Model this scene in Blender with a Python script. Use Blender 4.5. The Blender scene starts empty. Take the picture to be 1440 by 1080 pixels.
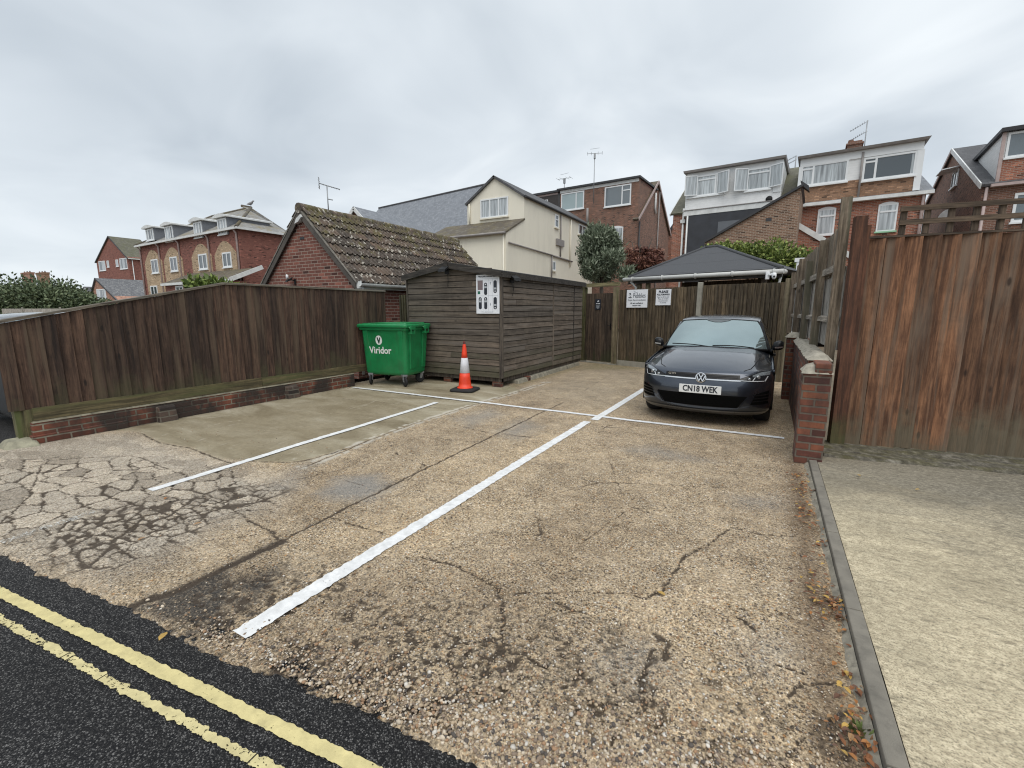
import bpy, bmesh, math, random
import numpy as np
from mathutils import Vector, Matrix, Euler, noise as mnoise
rnd = random.Random(7)
R = math.radians
scene = bpy.context.scene
scene.cycles.filter_width = 1.15
col = scene.collection

# ------------------------------------------------------------------ camera
F, HC, PITCH, YAW = 630.0, 1.55, R(9.46), R(29.7)
cam_d = bpy.data.cameras.new('camera'); cam = bpy.data.objects.new('camera', cam_d); col.objects.link(cam)
cam_d.sensor_fit = 'HORIZONTAL'; cam_d.sensor_width = 36.0; cam_d.lens = 36.0 * F / 1440.0
cam_d.clip_start = 0.05; cam_d.clip_end = 2000.0
cam.location = (0, 0, HC); cam.rotation_euler = (R(90) - PITCH, 0, YAW)
scene.camera = cam

# survey helpers: a sight line of the photograph met with a real plane of the place
def ray(px, py):
    x = (px - 720) / F; y = -(py - 540) / F
    c, s = math.cos(PITCH), math.sin(PITCH)
    f = c + y * s; u = y * c - s
    return (x * math.cos(YAW) - f * math.sin(YAW), x * math.sin(YAW) + f * math.cos(YAW), u)
def G(px, py, z=0.0):
    X, Y, U = ray(px, py); t = (z - HC) / U
    return (X * t, Y * t, z)
class Frame:
    """local frame of a building: origin on the ground, turned about z"""
    def __init__(s, ox, oy, rot=0.0, oz=0.0): s.o = (ox, oy, oz); s.r = rot
    def loc(s, v):
        c, n = math.cos(s.r), math.sin(s.r); return (v[0] * c + v[1] * n, -v[0] * n + v[1] * c, v[2])
    def fy(s, px, py, y=0.0):
        d = s.loc(ray(px, py)); o = s.loc((-s.o[0], -s.o[1], HC - s.o[2])); t = (y - o[1]) / d[1]
        return (o[0] + t * d[0], y, o[2] + t * d[2])
    def fx(s, px, py, x=0.0):
        d = s.loc(ray(px, py)); o = s.loc((-s.o[0], -s.o[1], HC - s.o[2])); t = (x - o[0]) / d[0]
        return (x, o[1] + t * d[1], o[2] + t * d[2])

# ------------------------------------------------------------------ mesh helper
class MB:
    def __init__(s): s.v = []; s.f = []; s.m = []; s.sm = []
    def add(s, vs, fs, m=0, smooth=False):
        b = len(s.v); s.v += [tuple(v) for v in vs]
        for f in fs: s.f.append(tuple(b + i for i in f)); s.m.append(m); s.sm.append(smooth)
        return s
    def box(s, x0, x1, y0, y1, z0, z1, m=0):
        return s.add([(x0,y0,z0),(x1,y0,z0),(x1,y1,z0),(x0,y1,z0),(x0,y0,z1),(x1,y0,z1),(x1,y1,z1),(x0,y1,z1)],
                     [(0,3,2,1),(4,5,6,7),(0,1,5,4),(1,2,6,5),(2,3,7,6),(3,0,4,7)], m)
    def hexa(s, b, t, m=0):  # 4 bottom + 4 top points
        return s.add(list(b) + list(t), [(0,3,2,1),(4,5,6,7),(0,1,5,4),(1,2,6,5),(2,3,7,6),(3,0,4,7)], m)
    def prism(s, pts, vec, m=0, smooth=False):
        n = len(pts); vs = [tuple(p) for p in pts] + [tuple(p[i] + vec[i] for i in range(3)) for p in pts]
        b = len(s.v); s.v += vs
        s.f.append(tuple(b + i for i in range(n))); s.m.append(m); s.sm.append(False)
        s.f.append(tuple(b + n + i for i in reversed(range(n)))); s.m.append(m); s.sm.append(False)
        for i in range(n):
            j = (i + 1) % n
            s.f.append((b + i, b + n + i, b + n + j, b + j)); s.m.append(m); s.sm.append(smooth)
        return s
    def bar(s, p, q, w, h, m=0, up=(0,0,1)):
        p = Vector(p); q = Vector(q); d = (q - p).normalized(); u = Vector(up)
        a = d.cross(u)
        if a.length < 1e-4: a = d.cross(Vector((1,0,0)))
        a.normalize(); b = a.cross(d); a *= w / 2; b *= h / 2
        return s.hexa([p-a-b, p+a-b, q+a-b, q-a-b], [p-a+b, p+a+b, q+a+b, q-a+b], m)
    def tube(s, pts, r, n=8, m=0, cap=True):
        pts = [Vector(p) for p in pts]; rs = r if isinstance(r, (list, tuple)) else [r] * len(pts)
        b0 = len(s.v); prev = None
        for i, p in enumerate(pts):
            d = (pts[min(i+1, len(pts)-1)] - pts[max(i-1, 0)]).normalized()
            if prev is None:
                a = d.cross(Vector((0,0,1)))
                if a.length < 1e-3: a = d.cross(Vector((0,1,0)))
            else: a = prev - d * prev.dot(d)
            a.normalize(); prev = a; c = d.cross(a)
            for k in range(n):
                t = 2 * math.pi * k / n; s.v.append(tuple(p + (a * math.cos(t) + c * math.sin(t)) * rs[i]))
        for i in range(len(pts) - 1):
            for k in range(n):
                k2 = (k + 1) % n
                s.f.append((b0+i*n+k, b0+i*n+k2, b0+(i+1)*n+k2, b0+(i+1)*n+k)); s.m.append(m); s.sm.append(True)
        if cap:
            s.f.append(tuple(b0 + k for k in reversed(range(n)))); s.m.append(m); s.sm.append(False)
            e = b0 + (len(pts) - 1) * n
            s.f.append(tuple(e + k for k in range(n))); s.m.append(m); s.sm.append(False)
        return s
    def lathe(s, prof, n=24, m=0, c=(0,0,0), axis='z', smooth=True):
        b0 = len(s.v)
        for r, h in prof:
            for k in range(n):
                t = 2 * math.pi * k / n; a, b = r * math.cos(t), r * math.sin(t)
                p = (a, b, h) if axis == 'z' else ((h, a, b) if axis == 'x' else (b, h, a))
                s.v.append((p[0]+c[0], p[1]+c[1], p[2]+c[2]))
        for i in range(len(prof) - 1):
            for k in range(n):
                k2 = (k + 1) % n
                s.f.append((b0+i*n+k, b0+i*n+k2, b0+(i+1)*n+k2, b0+(i+1)*n+k)); s.m.append(m); s.sm.append(smooth)
        for e, rev in ((0, True), (len(prof) - 1, False)):
            if prof[e][0] > 1e-5:
                r = range(n); s.f.append(tuple(b0 + e*n + k for k in (reversed(r) if rev else r))); s.m.append(m); s.sm.append(False)
        return s
    def grid(s, P, m=0, smooth=True, flip=False):
        b = len(s.v); nr, nc = len(P), len(P[0])
        for row in P:
            for p in row: s.v.append(tuple(p))
        for i in range(nr - 1):
            for j in range(nc - 1):
                f = (b+i*nc+j, b+i*nc+j+1, b+(i+1)*nc+j+1, b+(i+1)*nc+j)
                s.f.append(tuple(reversed(f)) if flip else f); s.m.append(m); s.sm.append(smooth)
        return s
    def build(s, name, mats, parent=None, bevel=0, fix=True, loc=None, rz=0):
        me = bpy.data.meshes.new(name); me.from_pydata(s.v, [], s.f)
        for mt in (mats if isinstance(mats, (list, tuple)) else [mats]): me.materials.append(mt)
        me.polygons.foreach_set('material_index', s.m); me.polygons.foreach_set('use_smooth', s.sm)
        if fix:
            bm = bmesh.new(); bm.from_mesh(me); bmesh.ops.recalc_face_normals(bm, faces=bm.faces); bm.to_mesh(me); bm.free()
        o = bpy.data.objects.new(name, me); col.objects.link(o)
        if parent: o.parent = parent
        if loc: o.location = loc
        if rz: o.rotation_euler.z = rz
        if bevel:
            b = o.modifiers.new('bevel', 'BEVEL'); b.width = bevel; b.segments = 2; b.limit_method = 'ANGLE'; b.angle_limit = R(40)
        return o
def tag(o, label=None, cat=None, group=None, kind=None):
    for k, v in (('label', label), ('category', cat), ('group', group), ('kind', kind)):
        if v: o[k] = v
    return o
def thing(name, loc, label, cat, rz=0, group=None):
    o = bpy.data.objects.new(name, None); col.objects.link(o); o.empty_display_size = 0.2
    o.location = loc; o.rotation_euler.z = rz
    return tag(o, label, cat, group)
def copy_thing(o, loc, label, rz=None):
    def rec(a, par):
        c = a.copy(); col.objects.link(c); c.parent = par
        for ch in a.children: rec(ch, c)
        return c
    c = rec(o, None); c.location = loc; c['label'] = label
    if rz is not None: c.rotation_euler.z = rz
    return c
def text_mb(txt, size, x, y, z, align='CENTER', bold=0.0, sx=1.0, ext=0.0015, vert=True, shear=0.0):
    """lettering as a flat solid in the xz plane, facing -y"""
    cu = bpy.data.curves.new('lettering', 'FONT'); cu.body = txt; cu.size = size; cu.align_x = align; cu.align_y = 'CENTER'
    cu.extrude = ext; cu.offset = bold; cu.resolution_u = 3; cu.shear = shear
    o = bpy.data.objects.new('lettering', cu); col.objects.link(o)
    me = bpy.data.meshes.new_from_object(o.evaluated_get(bpy.context.evaluated_depsgraph_get()))
    mb = MB(); mb.add([(x + v.co.x * sx, y - v.co.z, z + v.co.y) for v in me.vertices], [tuple(p.vertices) for p in me.polygons])
    bpy.data.objects.remove(o); bpy.data.curves.remove(cu); bpy.data.meshes.remove(me)
    return mb
def merge(*mbs):
    r = MB()
    for m in mbs:
        b = len(r.v); r.v += m.v; r.f += [tuple(b + i for i in f) for f in m.f]; r.m += m.m; r.sm += m.sm
    return r

# ------------------------------------------------------------------ materials
class NT:
    def __init__(s, name):
        s.mat = bpy.data.materials.new(name); s.mat.use_nodes = True; s.t = s.mat.node_tree
        s.b = s.t.nodes['Principled BSDF']; s.out = s.t.nodes['Material Output']
        s._tc = None
    def n(s, typ, ins=None, **props):
        nd = s.t.nodes.new('ShaderNode' + typ)
        for k, v in props.items(): setattr(nd, k, v)
        for k, v in (ins or {}).items(): s.set(nd.inputs[k], v)
        return nd
    def set(s, sock, v):
        if hasattr(v, 'is_output'): s.t.links.new(v, sock)
        else:
            if isinstance(v, (tuple, list)) and len(v) == 3 and sock.type == 'RGBA': v = (*v, 1)
            sock.default_value = v
    @property
    def obj(s):
        if not s._tc: s._tc = s.n('TexCoord')
        return s._tc.outputs['Object']
    @property
    def nrm(s):
        s.obj; return s._tc.outputs['Normal']
    def math(s, op, a, b=None, c=None, clamp=False):
        nd = s.n('Math', operation=op, use_clamp=clamp); s.set(nd.inputs[0], a)
        if b is not None: s.set(nd.inputs[1], b)
        if c is not None: s.set(nd.inputs[2], c)
        return nd.outputs[0]
    def mapr(s, v, a, b, c=0.0, d=1.0):
        nd = s.n('MapRange'); nd.clamp = True
        s.set(nd.inputs[0], v)
        for i, x in zip((1,2,3,4), (a,b,c,d)): s.set(nd.inputs[i], x)
        return nd.outputs[0]
    def mix(s, f, a, b, mode='MIX'):
        nd = s.n('Mix', data_type='RGBA', blend_type=mode); s.set(nd.inputs[0], f); s.set(nd.inputs[6], a); s.set(nd.inputs[7], b)
        return nd.outputs[2]
    def scale(s, v, sc):
        nd = s.n('Mapping'); s.set(nd.inputs[0], v); nd.inputs[3].default_value = sc; return nd.outputs[0]
    def noise(s, v, sc, det=4, rough=.55, dist=0.0):
        nd = s.n('TexNoise', {'Scale': sc, 'Detail': det, 'Roughness': rough, 'Distortion': dist}); s.set(nd.inputs['Vector'], v); return nd
    def vor(s, v, sc, feature='F1', rand=1.0):
        nd = s.n('TexVoronoi', {'Scale': sc, 'Randomness': rand}, feature=feature); s.set(nd.inputs['Vector'], v); return nd
    def ramp(s, f, stops, interp='LINEAR'):
        nd = s.n('ValToRGB'); cr = nd.color_ramp; cr.interpolation = interp
        while len(cr.elements) < len(stops): cr.elements.new(0.5)
        for e, (p, c) in zip(cr.elements, stops): e.position = p; e.color = (*c, 1) if len(c) == 3 else c
        s.set(nd.inputs[0], f); return nd.outputs[0]
    def sep(s, v):
        nd = s.n('SeparateXYZ'); s.set(nd.inputs[0], v); return nd.outputs
    def comb(s, x=0.0, y=0.0, z=0.0):
        nd = s.n('CombineXYZ'); s.set(nd.inputs[0], x); s.set(nd.inputs[1], y); s.set(nd.inputs[2], z); return nd.outputs[0]
    def island(s): return s.n('NewGeometry').outputs['Random Per Island']
    def objrand(s): return s.n('ObjectInfo').outputs['Random']
    def bump(s, h, st=0.5, dist=0.01, nrm=None):
        nd = s.n('Bump', {'Strength': st, 'Distance': dist}); s.set(nd.inputs['Height'], h)
        if nrm is not None: s.set(nd.inputs['Normal'], nrm)
        return nd.outputs[0]
    def fin(s, color=None, rough=None, bump=None, metal=None, **kw):
        if color is not None: s.set(s.b.inputs['Base Color'], color)
        if rough is not None: s.set(s.b.inputs['Roughness'], rough)
        if metal is not None: s.set(s.b.inputs['Metallic'], metal)
        if bump is not None: s.set(s.b.inputs['Normal'], bump)
        for k, v in kw.items(): s.set(s.b.inputs[k], v)
        return s.mat
    def wallvec(s):
        """(along the wall, height) for upright faces of either direction"""
        x, y, z = s.sep(s.obj); nx, ny, nz = s.sep(s.nrm)
        f = s.math('GREATER_THAN', s.math('ABSOLUTE', nx), s.math('ABSOLUTE', ny))
        u = s.math('ADD', s.math('MULTIPLY', x, s.math('SUBTRACT', 1.0, f)), s.math('MULTIPLY', y, f))
        return s.comb(u, z, 0.0), f

def plain(name, c, rough=0.6, var=0.12, sc=3.0, metal=0.0, dirt=0.0, bump=0.0, **kw):
    t = NT(name); n = t.noise(t.obj, sc, 5).outputs[0]
    lo = tuple(x * (1 - var) for x in c); hi = tuple(min(1, x * (1 + var)) for x in c)
    cc = t.ramp(n, [(.3, lo), (.7, hi)])
    if dirt:
        d = t.mapr(t.noise(t.scale(t.obj, (1, 1, .35)), sc * 1.7, 6, .65).outputs[0], .52, .75)
        cc = t.mix(t.math('MULTIPLY', d, dirt), cc, tuple(x * .35 for x in c))
    r = t.mapr(n, .3, .7, rough * .85, min(1, rough * 1.15))
    b = t.bump(t.noise(t.obj, sc * 30, 3).outputs[0], bump, .003) if bump else None
    return t.fin(cc, r, b, metal, **kw)

def brick(name, c1, c2, mortar, w=.225, h=.075, ms=.010, dark=.25, scale=1.0, bump=.6, stain=(.03,.03,.03), stainamt=.5, stsc=1.0, strange=(.5, .8)):
    t = NT(name); v, _ = t.wallvec()
    v = t.n('VectorMath', operation='ADD'); t.set(v.inputs[0], t.wallvec()[0]); wob = t.noise(t.obj, 9, 2)
    sub = t.n('VectorMath', operation='SCALE'); t.set(sub.inputs[0], wob.outputs['Color']); sub.inputs['Scale'].default_value = .008
    t.set(v.inputs[1], sub.outputs[0])
    bt = t.n('TexBrick', {'Scale': scale, 'Mortar Size': ms, 'Mortar Smooth': .25, 'Bias': 0.0, 'Brick Width': w, 'Row Height': h, 'Color1': (0,0,0), 'Color2': (1,1,1), 'Mortar': (.5,.5,.5)})
    t.set(bt.inputs['Vector'], v.outputs[0])
    cc = t.ramp(bt.outputs['Color'], [(0, tuple(x * dark for x in c1)), (.12, c1), (.55, c2), (.85, c1), (1, tuple(min(1,x*1.5) for x in c2))])
    n = t.noise(t.obj, 14, 5, .65).outputs[0]
    cc = t.mix(.55, cc, t.ramp(n, [(.25, (.35,.35,.35)), (.75, (1.25,1.2,1.15))]), 'MULTIPLY')
    mo = t.mix(t.noise(t.obj, 5, 4).outputs[0], tuple(x * .6 for x in mortar), mortar)
    cc = t.mix(bt.outputs['Fac'], cc, mo)
    big = t.mapr(t.noise(t.scale(t.obj, (1, 1, .5)), .9 * stsc, 6, .65).outputs[0], *strange)
    cc = t.mix(t.math('MULTIPLY', big, stainamt), cc, stain)
    hgt = t.math('SUBTRACT', t.math('MULTIPLY', n, .35), bt.outputs['Fac'])
    return t.fin(cc, .9, t.bump(hgt, bump, .008))

def wood(name, c1, c2, axis='z', moss=None, mosscol=(.075,.085,.03), isl=.45, grain=1.0, knots=True, streak=None, rough=.85, bump=.5, top=None, con=1.0):
    t = NT(name); rn = t.island(); x, y, z = t.sep(t.obj)
    off = t.math('MULTIPLY', rn, 37.0)
    sc = {'z': (16, 16, .9), 'x': (.9, 16, 16), 'y': (16, .9, 16)}[axis]
    nd = t.n('VectorMath', operation='ADD'); t.set(nd.inputs[0], t.scale(t.obj, sc)); t.set(nd.inputs[1], t.comb(off, off, off))
    g = t.noise(nd.outputs[0], 1.6 * grain, 7, .68, .6).outputs[0]
    fine = t.noise(nd.outputs[0], 7.0 * grain, 4, .6).outputs[0]
    f = t.math('ADD', t.math('MULTIPLY', g, .75), t.math('MULTIPLY', fine, .25))
    cc = t.ramp(f, [(.34, tuple(x * (1 - .55 * con) for x in c1)), (.45, c1), (.56, c2), (.68, tuple(min(1, x * (1 + .5 * con)) for x in c2))])
    tint = t.ramp(rn, [(0, (1 - isl,) * 3), (.5, (1, .97, .93)), (1, (1 + isl, 1 + isl * .8, 1 + isl * .62))])
    cc = t.mix(1.0, cc, tint, 'MULTIPLY')
    cc = t.mix(.6, cc, t.ramp(t.noise(t.obj, 4.5, 6, .7, .5).outputs[0], [(.3, (.55,.52,.5)), (.7, (1.4,1.38,1.35))]), 'MULTIPLY')
    if streak:
        sf = t.mapr(t.noise(nd.outputs[0], .55, 4, .6, .4).outputs[0], .5, .66)
        cc = t.mix(t.math('MULTIPLY', sf, .75), cc, streak)
    if knots:
        kd = t.n('VectorMath', operation='ADD'); t.set(kd.inputs[0], t.scale(t.obj, {'z': (7, 7, 2.4), 'x': (2.4, 7, 7), 'y': (7, 2.4, 7)}[axis])); t.set(kd.inputs[1], t.comb(off, off, off)); kv = t.vor(kd.outputs[0], 1.0)
        k = t.math('MULTIPLY', t.mapr(kv.outputs['Distance'], .07, .13, 1, 0), t.math('GREATER_THAN', t.sep(kv.outputs['Color'])[0], .62))
        cc = t.mix(t.math('MULTIPLY', k, .8), cc, tuple(x * .22 for x in c1))
    if moss:
        mn = t.noise(t.obj, 5, 6, .7).outputs[0]
        zz = t.math('ADD', t.math('ADD', z, t.math('MULTIPLY', t.math('SUBTRACT', mn, .5), moss * 1.6)), t.math('MULTIPLY', t.math('SUBTRACT', rn, .5), moss * .9))
        mf = t.mapr(zz, moss * .35, moss, 1, 0)
        cc = t.mix(t.math('MULTIPLY', mf, .72), cc, t.mix(fine, tuple(x * .5 for x in mosscol), mosscol))
    if top:
        tn = t.noise(t.obj, 7, 5, .7).outputs[0]
        cc = t.mix(t.math('MULTIPLY', t.mapr(tn, .45, .7), top[1]), cc, top[0])
    return t.fin(cc, rough, t.bump(f, bump, .006))
# ------------------------------------------------------------------ sky, sun, film
w = bpy.data.worlds.new('World'); scene.world = w; w.use_nodes = True
wt = w.node_tree; wt.nodes.clear()
SUN_EL, SUN_AZ = R(58), R(148)          # hidden high sun behind the cloud, to the left and behind the camera
def wn(typ, **p):
    nd = wt.nodes.new('ShaderNode' + typ)
    for k, v in p.items(): setattr(nd, k, v)
    return nd
sky = wn('TexSky', sky_type='NISHITA', sun_disc=False, sun_elevation=SUN_EL, sun_rotation=SUN_AZ)
bg1 = wn('Background'); bg1.inputs[1].default_value = .1; wt.links.new(sky.outputs[0], bg1.inputs[0])
tc = wn('TexCoord'); sp = wn('SeparateXYZ'); wt.links.new(tc.outputs['Generated'], sp.inputs[0])
def wm(op, a, b, clamp=False):
    nd = wn('Math', operation=op, use_clamp=clamp)
    for i, v in enumerate((a, b)):
        if hasattr(v, 'is_output'): wt.links.new(v, nd.inputs[i])
        else: nd.inputs[i].default_value = v
    return nd.outputs[0]
zc = wm('MAXIMUM', wm('ADD', sp.outputs[2], .22), .05)
cv = wn('CombineXYZ'); wt.links.new(wm('DIVIDE', sp.outputs[0], zc), cv.inputs[0]); wt.links.new(wm('DIVIDE', sp.outputs[1], zc), cv.inputs[1])
def wnoise(sc, det, rough, dist, off):
    mp = wn('Mapping'); wt.links.new(cv.outputs[0], mp.inputs[0]); mp.inputs[1].default_value = off
    nz = wn('TexNoise'); nz.inputs['Scale'].default_value = sc; nz.inputs['Detail'].default_value = det; nz.inputs['Roughness'].default_value = rough; nz.inputs['Distortion'].default_value = dist
    wt.links.new(mp.outputs[0], nz.inputs['Vector']); return nz.outputs[0]
cl = wm('ADD', wm('MULTIPLY', wnoise(.62, 3, .45, .5, (3.1, 1.7, 0)), .62), wm('MULTIPLY', wnoise(1.7, 4, .5, .6, (.4, 5.2, 0)), .38))
cr = wn('ValToRGB'); e = cr.color_ramp.elements
e[0].position = .34; e[0].color = (.435, .487, .54, 1); e[1].position = .68; e[1].color = (.80, .84, .865, 1)
k = cr.color_ramp.elements.new(.5); k.color = (.595, .645, .69, 1)
wt.links.new(cl, cr.inputs[0])
# paler towards the horizon, brighter towards the zenith as an overcast sky is
hz = wn('MapRange'); wt.links.new(sp.outputs[2], hz.inputs[0]); hz.inputs[1].default_value = .0; hz.inputs[2].default_value = .28; hz.inputs[3].default_value = .62; hz.inputs[4].default_value = 0
mx = wn('Mix', data_type='RGBA'); wt.links.new(hz.outputs[0], mx.inputs[0]); wt.links.new(cr.outputs[0], mx.inputs[6]); mx.inputs[7].default_value = (.665, .72, .765, 1)
zb = wn('MapRange', interpolation_type='SMOOTHSTEP'); wt.links.new(sp.outputs[2], zb.inputs[0]); zb.inputs[1].default_value = .55; zb.inputs[2].default_value = .95; zb.inputs[3].default_value = 1.0; zb.inputs[4].default_value = 1.5
bg2 = wn('Background'); wt.links.new(mx.outputs[2], bg2.inputs[0]); wt.links.new(zb.outputs[0], bg2.inputs[1])
ms = wn('MixShader'); ms.inputs[0].default_value = .95; wt.links.new(bg1.outputs[0], ms.inputs[1]); wt.links.new(bg2.outputs[0], ms.inputs[2])
wo = wn('OutputWorld'); wt.links.new(ms.outputs[0], wo.inputs[0])
sl = bpy.data.lights.new('sun', 'SUN'); sl.energy = 1.45; sl.angle = R(50); sl.color = (1, .95, .88)
so = bpy.data.objects.new('sun', sl); col.objects.link(so)
# lamp shines along its -z; sky sun_rotation runs clockwise from +y
sd = Vector((math.sin(SUN_AZ) * math.cos(SUN_EL), math.cos(SUN_AZ) * math.cos(SUN_EL), math.sin(SUN_EL)))
so.rotation_euler = sd.to_track_quat('Z', 'Y').to_euler(); so.location = (0, 0, 20)
vs = scene.view_settings; vs.view_transform = 'Standard'; vs.look = 'None'; vs.exposure = 0.34; vs.gamma = 1.0; vs.use_curve_mapping = False

# ------------------------------------------------------------------ ground surfaces
def vnoise(x, y, seed=0):
    xi = np.floor(x).astype(np.int64); yi = np.floor(y).astype(np.int64); fx = x - xi; fy = y - yi
    fx = fx * fx * (3 - 2 * fx); fy = fy * fy * (3 - 2 * fy)
    def h(a, b):
        n = (a * 374761393 + b * 668265263 + seed * 1442695041) & 0x7fffffff
        n = ((n ^ (n >> 13)) * 1274126177) & 0x7fffffff
        return ((n ^ (n >> 16)) & 0xffff) / 65535.0
    return (h(xi, yi) * (1 - fx) + h(xi + 1, yi) * fx) * (1 - fy) + (h(xi, yi + 1) * (1 - fx) + h(xi + 1, yi + 1) * fx) * fy
def fbm(x, y, seed=0, o=4):
    r = 0; a = .5
    for i in range(o): r = r + a * vnoise(x * 2**i, y * 2**i, seed + i * 17); a *= .5
    return r / (1 - .5**o)
def cells(x, y, s, seed):
    x = x / s; y = y / s; xi = np.floor(x); yi = np.floor(y); f1 = np.full(x.shape, 9.); f2 = np.full(x.shape, 9.); idn = np.zeros(x.shape)
    for a in (-1, 0, 1):
        for b in (-1, 0, 1):
            cx = xi + a; cy = yi + b
            jx = vnoise(cx + .0, cy * 1.0, seed); jy = vnoise(cx, cy, seed + 5); d = np.hypot(cx + jx - x, cy + jy - y)
            m = d < f1; f2 = np.where(m, f1, np.minimum(f2, d)); idn = np.where(m, vnoise(cx, cy, seed + 9), idn); f1 = np.where(m, d, f1)
    return (f2 - f1) * .5 * s, idn
def polydist(x, y, pts):
    d = np.full(x.shape, 99.)
    for (ax, ay), (bx, by) in zip(pts[:-1], pts[1:]):
        dx, dy = bx - ax, by - ay; t = np.clip(((x - ax) * dx + (y - ay) * dy) / (dx * dx + dy * dy + 1e-9), 0, 1)
        d = np.minimum(d, np.hypot(x - ax - t * dx, y - ay - t * dy))
    return d
def inside(x, y, P):
    c = np.zeros(x.shape, bool); n = len(P)
    for i in range(n):
        (ax, ay), (bx, by) = P[i], P[(i + 1) % n]
        hit = ((ay > y) != (by > y)) & (x < (bx - ax) * (y - ay) / (by - ay + 1e-12) + ax); c ^= hit
    return c
def soft(x, y, P, wd):
    d = polydist(x, y, P + [P[0]]); s = np.where(inside(x, y, P), d, -d); return np.clip(s / wd * .5 + .5, 0, 1)
def gp(*p): return [G(a, b)[:2] for a, b in p]
def road_y(x): return 1.165 + .122 * x                # the edge where asphalt meets the old concrete

xs = np.concatenate([np.arange(-7.62, -7.4, .035), np.arange(-7.4, .455, .0115)])
ys = [-.2]
while ys[-1] < 13.2: ys.append(ys[-1] + max(.0085, .0085 + .0032 * (ys[-1] - 1.0)))
ys = np.array(ys); X, Y = np.meshgrid(xs, ys)
wx = X + .05 * (fbm(X * 5, Y * 5, 1) - .5) * 2; wy = Y + .05 * (fbm(X * 5, Y * 5, 2) - .5) * 2
wx2 = X + .018 * (fbm(X * 22, Y * 22, 3, 3) - .5) * 2 + .02 * (fbm(X * 5, Y * 5, 4) - .5); wy2 = Y + .018 * (fbm(X * 22, Y * 22, 5, 3) - .5) * 2 + .02 * (fbm(X * 5, Y * 5, 6) - .5)
wx3 = wx2 + .022 * (fbm(X * 55, Y * 55, 101, 2) - .5); wy3 = wy2 + .022 * (fbm(X * 55, Y * 55, 103, 2) - .5)
crack = np.zeros(X.shape); tar = np.zeros(X.shape); pale = np.zeros(X.shape)
cracks = [ (.011, (195,608),(227,623),(267,630),(307,645),(325,651),(350,648),(403,650),(430,647),(467,637),(520,619)),
 (.010, (30,650),(100,645),(187,640)), (.007, (323,652),(330,680),(357,690),(383,684)), (.010, (320,713),(337,723),(363,737),(383,750),(393,760)),
 (.006, (746,551),(786,561)), (.006, (792,564),(860,562),(920,563)), (.005, (859,526),(820,550)), (.006, (847,586),(920,592)), (.010, (706,610),(746,615)),
 (.010, (583,781),(643,795),(703,827),(706,876),(710,911),(692,929),(674,960),(625,978),(583,999)), (.009, (710,911),(752,929),(770,939)),
 (.006, (766,837),(826,865)), (.005, (724,834),(800,832),(900,835)), (.008, (1023,744),(996,768),(962,783),(934,826),(910,841),(884,836)),
 (.015, (1040,868),(1063,884)), (.018, (925,895),(943,905),(932,925)), (.006, (1029,741),(1070,752),(1136,756)), (.009, (1107,976),(1128,961),(1183,961)),
 (.006, (1092,933),(1137,949)), (.007, (462,726),(505,740),(538,748)), (.006, (640,597),(700,612)), (.006, (240,597),(300,590)), (.006, (205,690),(180,655),(187,640)),
 (.007, (860,1040),(905,1000),(900,960),(925,895)), (.006, (1190,1000),(1140,1030),(1100,1075)), (.007, (60,650),(40,700),(0,735)), (.007,(187,640),(260,668),(322,652)),
 (.007,(380,690),(350,712),(322,713)), (.006,(530,600),(560,640),(600,655)), (.005,(480,560),(640,575)) ]
for wd, *pts in cracks:
    P = gp(*pts); d = polydist(wx3, wy3, P); n = .30 + 1.5 * fbm(X * 11, Y * 11, 31) ** 1.5
    crack = np.maximum(crack, np.exp(-(d / (wd * n)) ** 2))
e3, id3 = cells(X + .25 * (fbm(X * 1.1, Y * 1.1, 151) - .5) + .02 * (fbm(X * 30, Y * 30, 155, 2) - .5), Y + .25 * (fbm(X * 1.1, Y * 1.1, 153) - .5) + .02 * (fbm(X * 30, Y * 30, 157, 2) - .5), .85, 161)
crack = np.maximum(crack, np.exp(-(e3 / .0055) ** 2) * np.clip((fbm(X * 1.7, Y * 1.7, 163) - .44) * 5, 0, .85) * (X > -4.1) * np.clip(fbm(X * 8, Y * 8, 165) * 2 - .3, 0, 1))
# poured joints between the slabs
J1 = gp((170,862),(197,847),(250,830),(300,807),(393,762),(480,717),(581,667),(663,627),(755,583),(792,566)); d = polydist(wx2, wy2, J1)
jw = np.where(Y < 1.7, .030, .012); crack = np.maximum(crack, np.exp(-(d / jw) ** 2) * .95)
J2 = gp((430,655),(480,636),(520,618),(575,598),(663,570),(734,549),(770,537)); d = polydist(wx2, wy2, J2)
crack = np.maximum(crack, np.exp(-(d / .010) ** 2) * .8); pale = np.maximum(pale, np.exp(-((d - .05) / .035) ** 2) * (fbm(X * 14, Y * 14, 8) > .45) * .9)
# crazed slab by the road
CZ = gp((0,662),(40,655),(120,652),(200,648),(250,668),(320,662),(335,680),(400,690),(372,720),(330,722),(300,735),(240,765),(200,780),(160,800),(110,800),(60,775),(0,752)) 
CZ = gp((0,645),(60,642),(130,645),(190,642),(255,660),(320,655),(345,680),(408,690),(372,722),(330,724),(300,738),(240,770),(200,788),(160,806),(110,806),(50,785),(0,772))
CZ = CZ[:-2] + [(-5.0, .58), (-6.9, .45), (-7.3, 1.3)]
PZ = gp((195,607),(262,629),(340,650),(405,688),(372,722),(300,745),(240,785),(165,812)) + [(-4.2, .66), (-7.5, .3), (-7.5, 2.2)]
cz = soft(wx, wy, CZ, .16)
e1, id1 = cells(wx3 * 1.0, wy3 * 1.5, .27, 11); e2, id2 = cells(wx3, wy3 * 1.75, .135, 23)
fine = soft(wx, wy, gp((40,772),(90,735),(150,715),(205,700),(330,690),(400,690),(330,722),(250,742),(185,785),(110,800),(60,785)), .2)
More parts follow.
